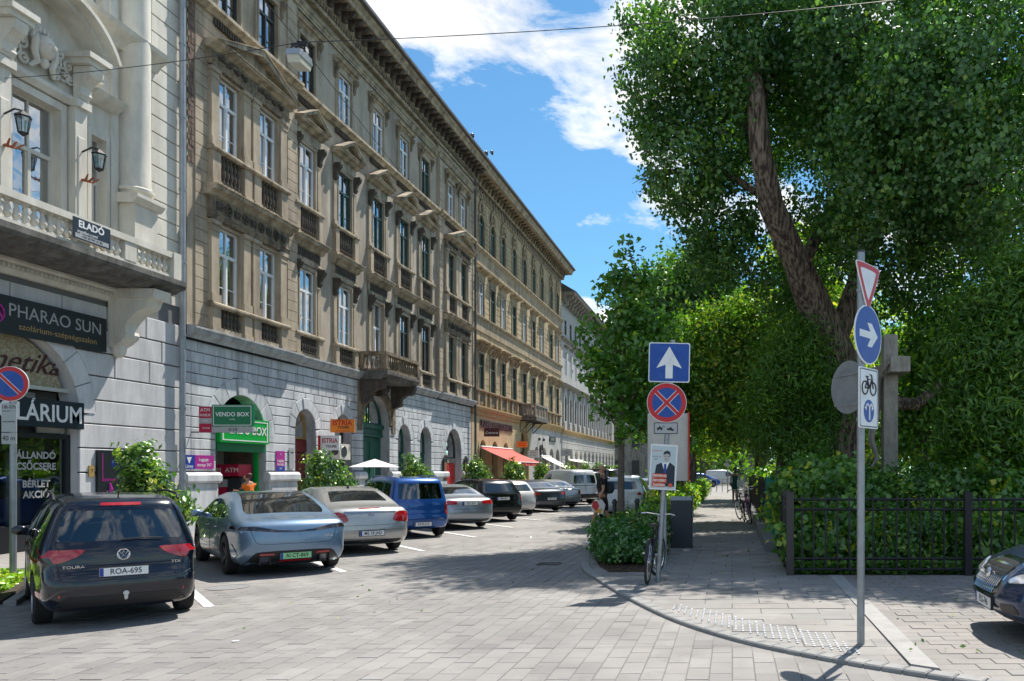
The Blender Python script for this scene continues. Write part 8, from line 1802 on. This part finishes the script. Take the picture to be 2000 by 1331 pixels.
# trees of the park
park_trees = [
 ('hornbeam_tree', 'columnar hornbeam left of the big leaning trunk', (1535, 22.5), 'leaf_hornbeam', .13, 'blade', [(1540, 860, 1.1), (1530, 800, 1.25), (1545, 740, 1.2), (1560, 680, 1.0), (1530, 690, .8), (1570, 640, .6), (1600, 780, .9), (1580, 850, .9)], 900, 24),
 ('golden_rain_tree', 'tree with yellow flower sprays above the sidewalk', (1425, 27), 'leaf_golden', .15, 'leaf', [(1400, 700, 1.3), (1430, 640, 1.2), (1395, 780, 1.2), (1440, 760, 1.3), (1380, 640, 1.0), (1455, 690, 1.0), (1420, 840, 1.0), (1480, 620, .9)], 800, 22),
 ('park_tree', 'dense green tree behind the one-way sign', (1345, 34), 'leaf_poplar', .17, 'broad', [(1330, 620, 2.0), (1290, 680, 1.6), (1370, 560, 1.8), (1300, 560, 1.4), (1350, 720, 1.8), (1310, 770, 1.5), (1385, 660, 1.7), (1370, 500, 1.2)], 900, 24),
 ('park_tree', 'bright green tree between the one-way sign and the young maple', (1290, 42), 'leaf_maple', .2, 'broad', [(1290, 600, 2.2), (1260, 680, 1.9), (1330, 650, 2.2), (1280, 740, 2.0), (1320, 550, 1.5), (1330, 800, 1.6)], 700, 22),
 ('park_tree', 'dark tree hanging over the far end of the sidewalk', (1450, 48), 'leaf_hornbeam', .22, 'broad', [(1450, 760, 2.6), (1420, 700, 2.4), (1470, 680, 2.4), (1440, 620, 2.2), (1400, 790, 1.8), (1480, 820, 2.2), (1500, 760, 2.2)], 900, 22),
 ('park_tree', 'sunlit tree seen between the hornbeam and the leaning trunk', (1600, 30), 'leaf_yellowgreen', .17, 'broad', [(1610, 640, 1.3), (1640, 740, 1.2), (1590, 570, 1.2), (1500, 600, 1.0), (1660, 840, 1.3), (1560, 500, 1.3)], 600, 24),
 ('park_tree', 'yellow-green sunlit tree far back between the cross and the poplar trunk', (1700, 44), 'leaf_yellowgreen', .24, 'broad', [(1640, 700, 2.4), (1720, 640, 2.5), (1800, 700, 2.4), (1700, 780, 2.4), (1780, 840, 2.2), (1860, 650, 2.4), (1600, 800, 2.2), (1880, 800, 2.2), (1520, 720, 2.2), (1500, 620, 2.0), (1580, 620, 2.2)], 900, 22),
 ('park_tree', 'deep green tree behind the stone cross', (1800, 26), 'leaf_maple', .17, 'broad', [(1800, 700, 1.5), (1850, 640, 1.5), (1820, 800, 1.4), (1760, 850, 1.0), (1880, 760, 1.5), (1960, 640, 1.6)], 560, 22),
 ('park_tree', 'shaded tree far back in the park behind the poplar crown', (1650, 50), 'leaf_hornbeam', .28, 'broad', [(1600, 720, 2.8), (1720, 740, 2.8), (1800, 760, 2.8), (1560, 790, 2.4), (1880, 790, 2.8), (1980, 760, 3.0), (1680, 820, 2.2)], 700, 20),
 ('hornbeam_tree', 'broad dark hornbeam filling the right edge', (1950, 16.5), 'leaf_hornbeam', .14, 'blade', [(1940, 700, 1.0), (1900, 760, .8), (1960, 820, 1.1), (1980, 620, 1.0), (1900, 850, .8), (2020, 740, 1.1), (1940, 600, .8), (2000, 540, .8), (1880, 690, .6), (2060, 850, 1.2)], 1500, 26)]
for nm, lab, (bx_, Y), mt_, lf, shp, pts, nt_, per in park_trees:
    bb = []
    for x, y, r in pts: X, Yy, Z = P_(x, y, Y+random.uniform(-.6, .6)*min(r, 2)); bb.append((X, Yy, Z, r*.92, r*.92, r*.85))
    X = (bx_-HX)/F*Y; X = -2.3 if X < -1.7 else (1.7 if X < 1.5 else X); zt = max(b[2] for b in bb)-.3
    tree(nm, lab, (X, Y, 0), [(X, Y, 0, .12+.006*Y), (X+.05, Y, zt*.5, .1+.003*Y), (X-.05, Y, zt, .03)], bb, nt_, per, .2+.004*Y, lf, mt_, shp, (), 'bark', None, 'tree', .25, 16, .3, .55 if nm == 'hornbeam_tree' else .8)
# far wood closing the view
C, N, Tn = clumps([(random.uniform(-2, 70), random.uniform(72, 110), random.uniform(2, 11), 6, 5, 5) for _ in range(26)]+[(random.uniform(-9, 0), random.uniform(100, 115), random.uniform(3, 8), 4, 4, 4) for _ in range(7)], 1500, 20, .9, .6)
o = meshobj('far_wood', leafmesh('far_wood', C, N, .6, 'leaf_hornbeam', 'broad', Tn)); tag(o, kind='stuff')
# shrubs behind the railing
def shrub(name, label, blobs, nt_, per, spread, leaf, mat, shape, group=None, stems=10, zmin=.06, droop=.1, cat='shrub', shell=.2, flowers=0, ymin=-99, xmin=-99):
    b = blobs[0]; base = (b[0], b[1], .05); t = thing(name, label, cat, base, 0, group)
    C, N, Tn = clumps(blobs, nt_, per, spread, shell); k = (C[:, 2] > zmin) & (C[:, 1] > ymin) & (C[:, 0] > xmin); meshobj('foliage', leafmesh('foliage', C[k], N[k], leaf, mat, shape, Tn[k], droop=droop), t)
    if stems:
        q = MB()
        for _ in range(stems):
            bb = random.choice(blobs); e = Vector((bb[0]+random.uniform(-.7, .7)*bb[3], bb[1]+random.uniform(-.7, .7)*bb[4], bb[2]+random.uniform(0, .8)*bb[5])); s = Vector((bb[0]*.7+b[0]*.3+random.uniform(-.1, .1), bb[1]*.7+b[1]*.3+random.uniform(-.1, .1), .03)); q.tube([s, (s+e)/2+Vector((random.uniform(-.05, .05), 0, .05)), e], [.014, .01, .004], 5)
        tag(q.build('stems', 'twig', t), kind='stuff')
    if flowers:
        q = MB(); 
        for i in rng.choice(len(C), flowers): c = C[i]+N[i]*.05; q.lathe([(.001, 0), (.03, .01), (.04, .03)], 6, T(*c) @ RX(random.uniform(-60, 60)))
        tag(q.build('flowers', 'petal', t), kind='stuff')
    return t
for i, (x, lab) in enumerate(((1.75, 'green shrub at the corner of the railing beside the corner post'), (3.1, 'green shrub behind the railing right of the tall sign post'), (4.5, 'leafy shrub behind the railing under the stone cross'), (5.9, 'leafy shrub behind the railing above the navy car'), (7.4, 'shrub behind the railing at the right edge'), (9.2, 'shrub behind the railing just past the right edge'))):
    bb = [(x, 14.6, .55, .85, .8, .6), (x-.3, 14.2, .45, .7, .6, .5), (x+.4, 15.4, 1.1, .9, .8, .8), (x-.2, 15.9, 1.2, .9, .8, .85), (x+.3, 14.2, .5, .6, .55, .5), (x, 17, 1.2, 1.0, .9, .9)]
    shrub('shrub', lab, bb, 520, 26, .11, .095 if i % 2 else .11, 'leaf_shrub', 'leaf' if i % 2 else 'broad', 'shrubs behind the park railing', ymin=13.42)
for i, (y, lab) in enumerate(((18.5, 'shrub behind the green mesh fence'), (21, 'second shrub behind the green mesh fence'), (25, 'bush overhanging the bicycles'), (30, 'bright bush over the dark railing'), (36, 'bush further along the dark railing'), (44, 'bush far along the dark railing'), (54, 'farthest bush of the park edge'))):
    bb = [(1.9, y, .9, .8, 1.3, .85), (2.0, y+1.2, 1.0, .8, 1.2, .9), (1.5, y-.5, 1.35, .5, .9, .45), (2.3, y+2.4, 1.1, .9, 1.4, .9)]
    shrub('shrub', lab, bb, 300, 26, .14, .12 if y < 28 else .16, 'leaf_yellowgreen' if i in (3,) else 'leaf_shrub', 'broad', 'shrubs along the sidewalk railing', xmin=1.0 if i < 2 else (.75 if i < 4 else .6))
# planted strip at the right-hand kerb
shrub('rose_bush', 'low dark green rose bush with white flowers at the rounded tip of the planted strip', [(-1.98, 14.95, .38, .46, .4, .34), (-2.3, 15.3, .34, .34, .36, .3), (-1.65, 14.8, .3, .3, .36, .26), (-1.98, 15.6, .42, .48, .45, .32), (-2.15, 14.7, .25, .32, .26, .2)], 300, 22, .07, .085, 'leaf_rose', 'leaf', None, 16, .1, flowers=16)
for i, (x, y, r, mt_, lab) in enumerate(((-2.5, 16.6, .45, 'leaf_rose', 'dark rose bush behind the front one, left of the trunk'), (-1.85, 16.9, .5, 'leaf_laurel', 'glossy mixed bush behind the bicycle'), (-2.3, 18.1, .5, 'leaf_shrub', 'bush at the foot of the young maple'), (-2.0, 19.8, .6, 'leaf_laurel', 'glossy bush behind the litter bin'), (-2.3, 21.6, .62, 'leaf_rose', 'dark bush beyond the young maple'), (-1.95, 23.4, .65, 'leaf_yellowgreen', 'bright yellow-green bush beyond the litter bin'), (-2.3, 25.4, .65, 'leaf_shrub', 'mid green bush of the strip hedge'))):
    shrub('shrub', lab, [(x, y, .42, r, r*1.3, .36), (x-.3, y+.6, .38, r*.8, r, .33), (x+.15, y-.4, .38, r*.75, r*.8, .32)], 170, 22, .08, .095, mt_, 'leaf', 'bushes of the planted strip', 8, .1)
for i, y in enumerate((28, 31.5, 35, 39, 43.5, 48.5, 54)):
    shrub('shrub', ('hedge bush just beyond the billboard', 'hedge bush, second beyond the billboard', 'hedge bush under the small trees', 'hedge bush, fourth beyond the billboard', 'hedge bush, fifth beyond the billboard', 'hedge bush near the far end of the strip', 'last hedge bush of the strip')[i], [(-2.3, y, .6, .62, 1.9, .5), (-2.1, y+1.5, .62, .55, 1.6, .5)], 170, 22, .12, .14, 'leaf_shrub' if i % 2 else 'leaf_yellowgreen', 'broad', 'bushes of the planted strip', 6, .1)
# laurels between the parked cars and the left pavement
lr = [(285, -11.7), (635, -11.7), (812, -11.7), (932, -11.7), (1004, -11.7), (1061, -11.7), (1112, -11.7), (1146, -11.7), (1170, -11.7), (1192, -11.7), (1206, -11.7)]
llab = ['laurel bush behind the black people carrier', 'large laurel bush by the white parasol', 'laurel bush before the two green doors', 'laurel bush before the red poster case', 'laurel bush under the red awning', 'laurel bush right of the red awning', 'laurel bush under the cream awning', 'laurel bush above the white van', 'laurel bush left of the walking man\'s head', 'laurel bush right of the walking man\'s head', 'farthest laurel bush of the row']
for i, (px_, X) in enumerate(lr):
    Y = -X*F/(HX-px_); top = 2.35; q = .5 if i != 1 else .64
    bb = [(X, Y, 1.35, q, q, .7), (X+.15, Y+.1, .95, q*1.1, q, .6), (X-.08, Y-.1, 1.85, q*.62, q*.62, .5), (X, Y, .6, q*.8, q*.8, .45)]
    shrub('laurel_bush', llab[i], bb, 230 if i < 4 else 110, 22, .09 if i < 4 else .12, .12 if i < 4 else .17, 'leaf_laurel', 'leaf', 'laurel bushes along the parked cars', 8, .1, shell=.4)
    m = MB(); m.box(X-.55, X+.55, Y-.55, Y+.55, .0, .06); tag(m.build('tree_pit', 'mulch'), kind='structure')
tb = flat('planting_bed', [(-12.55, 10.6), (-9.75, 10.55), (-11.35, 12.95), (-12.55, 13.3)], .0, .05, 'soil'); tag(tb, kind='structure')
for a, b in (((-9.6, 10.45), (-11.3, 13.05)),):
    n = 4; d = (Vector(b)-Vector(a))/n; nn = Vector((-d.y, d.x)).normalized()*-.13
    for k in range(n): p = Vector(a)+d*k; e = p+d*.985; MB().prism([tuple(p), tuple(e), tuple(e+nn), tuple(p+nn)], 0, .075, 'z', .01).build('kerb_stone', 'kerb_stone', tb)
C = np.column_stack([rng.uniform(-12.5, -9.8, 9000), rng.uniform(10.5, 13.2, 9000), rng.uniform(.06, .2, 9000)]); k = np.array([inpoly(c[0], c[1], [(-12.5, 10.65), (-9.95, 10.65), (-11.45, 12.9), (-12.5, 13.2)]) for c in C]); C = C[k]
o = meshobj('ground_cover', leafmesh('ground_cover', C, np.tile([0, 0, 1.], (len(C), 1)), .09, 'leaf_yellowgreen', 'leaf')); tag(o, kind='stuff')
shrub('spiky_plant', 'bush with narrow leaves at the left edge behind the no-parking post', [(-11.55, 11.4, 1.05, .36, .35, .5), (-11.6, 11.5, .6, .35, .3, .4)], 60, 22, .1, .2, 'leaf_shrub', 'blade', None, 5)
# grass and weeds along the fence foot
C = np.column_stack([rng.uniform(1.0, 8, 5000), 13.42+np.abs(rng.normal(0, .15, 5000)), rng.uniform(.05, .25, 5000)]); o = meshobj('weeds', leafmesh('weeds', C, np.tile([0, -.3, 1.], (5000, 1)), .09, 'leaf_shrub', 'leaf')); tag(o, kind='stuff')
# fallen leaves and chips on the mulch
q = MB()
for _ in range(900):
    x, y = random.uniform(-2.9, -1.45), random.uniform(13.72, 17); 
    if inpoly(x, y, BED): q.cbox(0, 0, 0, random.uniform(.02, .05), random.uniform(.01, .025), .006, T(x, y, SH+.028) @ RZ(random.uniform(0, 180)) @ RX(random.uniform(-25, 25)))
tag(q.build('bark_chips', 'mulch'), kind='stuff')
# two little details far down the sidewalk
t = thing('traffic_sign', 'small round sign on a post far down the sidewalk', 'traffic sign', (-.35, 62, 0)); MB().cyl(.04, 0, 2.6, 8, T(-.35, 62, 0)).build('pole', 'galvanised', t); MB().cyl(.3, 0, .02, 20, T(-.35, 61.95, 2.35) @ RX(90)).build('disc', 'sign_grey', t)
t = thing('barrier_railing', 'red and white barrier railing across the far end of the sidewalk', 'railing', (-.8, 64, 0)); m = MB()
for k in range(9): m.cyl(.03, 0, 1.1, 6, T(-2.6+.45*k, 64, 0))
m.tube([(-2.6, 64, 1.08), (1, 64, 1.08)], .03, 6); m.build('rail', 'galvanised', t)
# ---------------------------------------------------------------- small things on the ground
C = np.column_stack([rng.uniform(-6, 3.5, 260), rng.uniform(7, 24, 260), np.full(260, .068)]); C[C[:, 0] < -3.3, 2] = .012
k = np.array([(x > -2.9 and y > 12.5) or x > .9 or (x < -3.3 and y > 9) for x, y, z in C]); C = C[k]
o = meshobj('fallen_leaves', leafmesh('fallen_leaves', C, np.tile([0, 0, 1.], (len(C), 1)), .055, 'leaf_laurel', 'leaf', fold=.1)); tag(o, kind='stuff')
t = thing('drain_grate', 'small square iron drain grate in the road beside the rounded kerb', 'drain', (-3.5, 15.2, 0)); m = MB(); m.box(-3.72, -3.28, 15.0, 15.03, .006, .016); m.box(-3.72, -3.28, 15.37, 15.4, .006, .016); m.box(-3.72, -3.69, 15.03, 15.37, .006, .016); m.box(-3.31, -3.28, 15.03, 15.37, .006, .016); m.build('rim', 'iron', t)
for i in range(7): MB().box(-3.67+.052*i, -3.645+.052*i, 15.03, 15.37, .006, .014).build('grate_bar', 'iron', t)
for i, (x, y, rz) in enumerate(((-5.2, 8.3, 20), (-1.6, 12.05, 70))):
    t = thing('paper_scrap', ('tiny scrap of white paper lying on the open road', 'tiny scrap of white paper by the bicycle wheel')[i], 'litter', (x, y, .012 if i == 0 else SH+.01), R(rz)); MB().prism([(-.03, -.02), (.03, -.025), (.035, .02), (-.02, .025)], .0, .006, 'z', .002).build('paper', 'white', t, local=True)
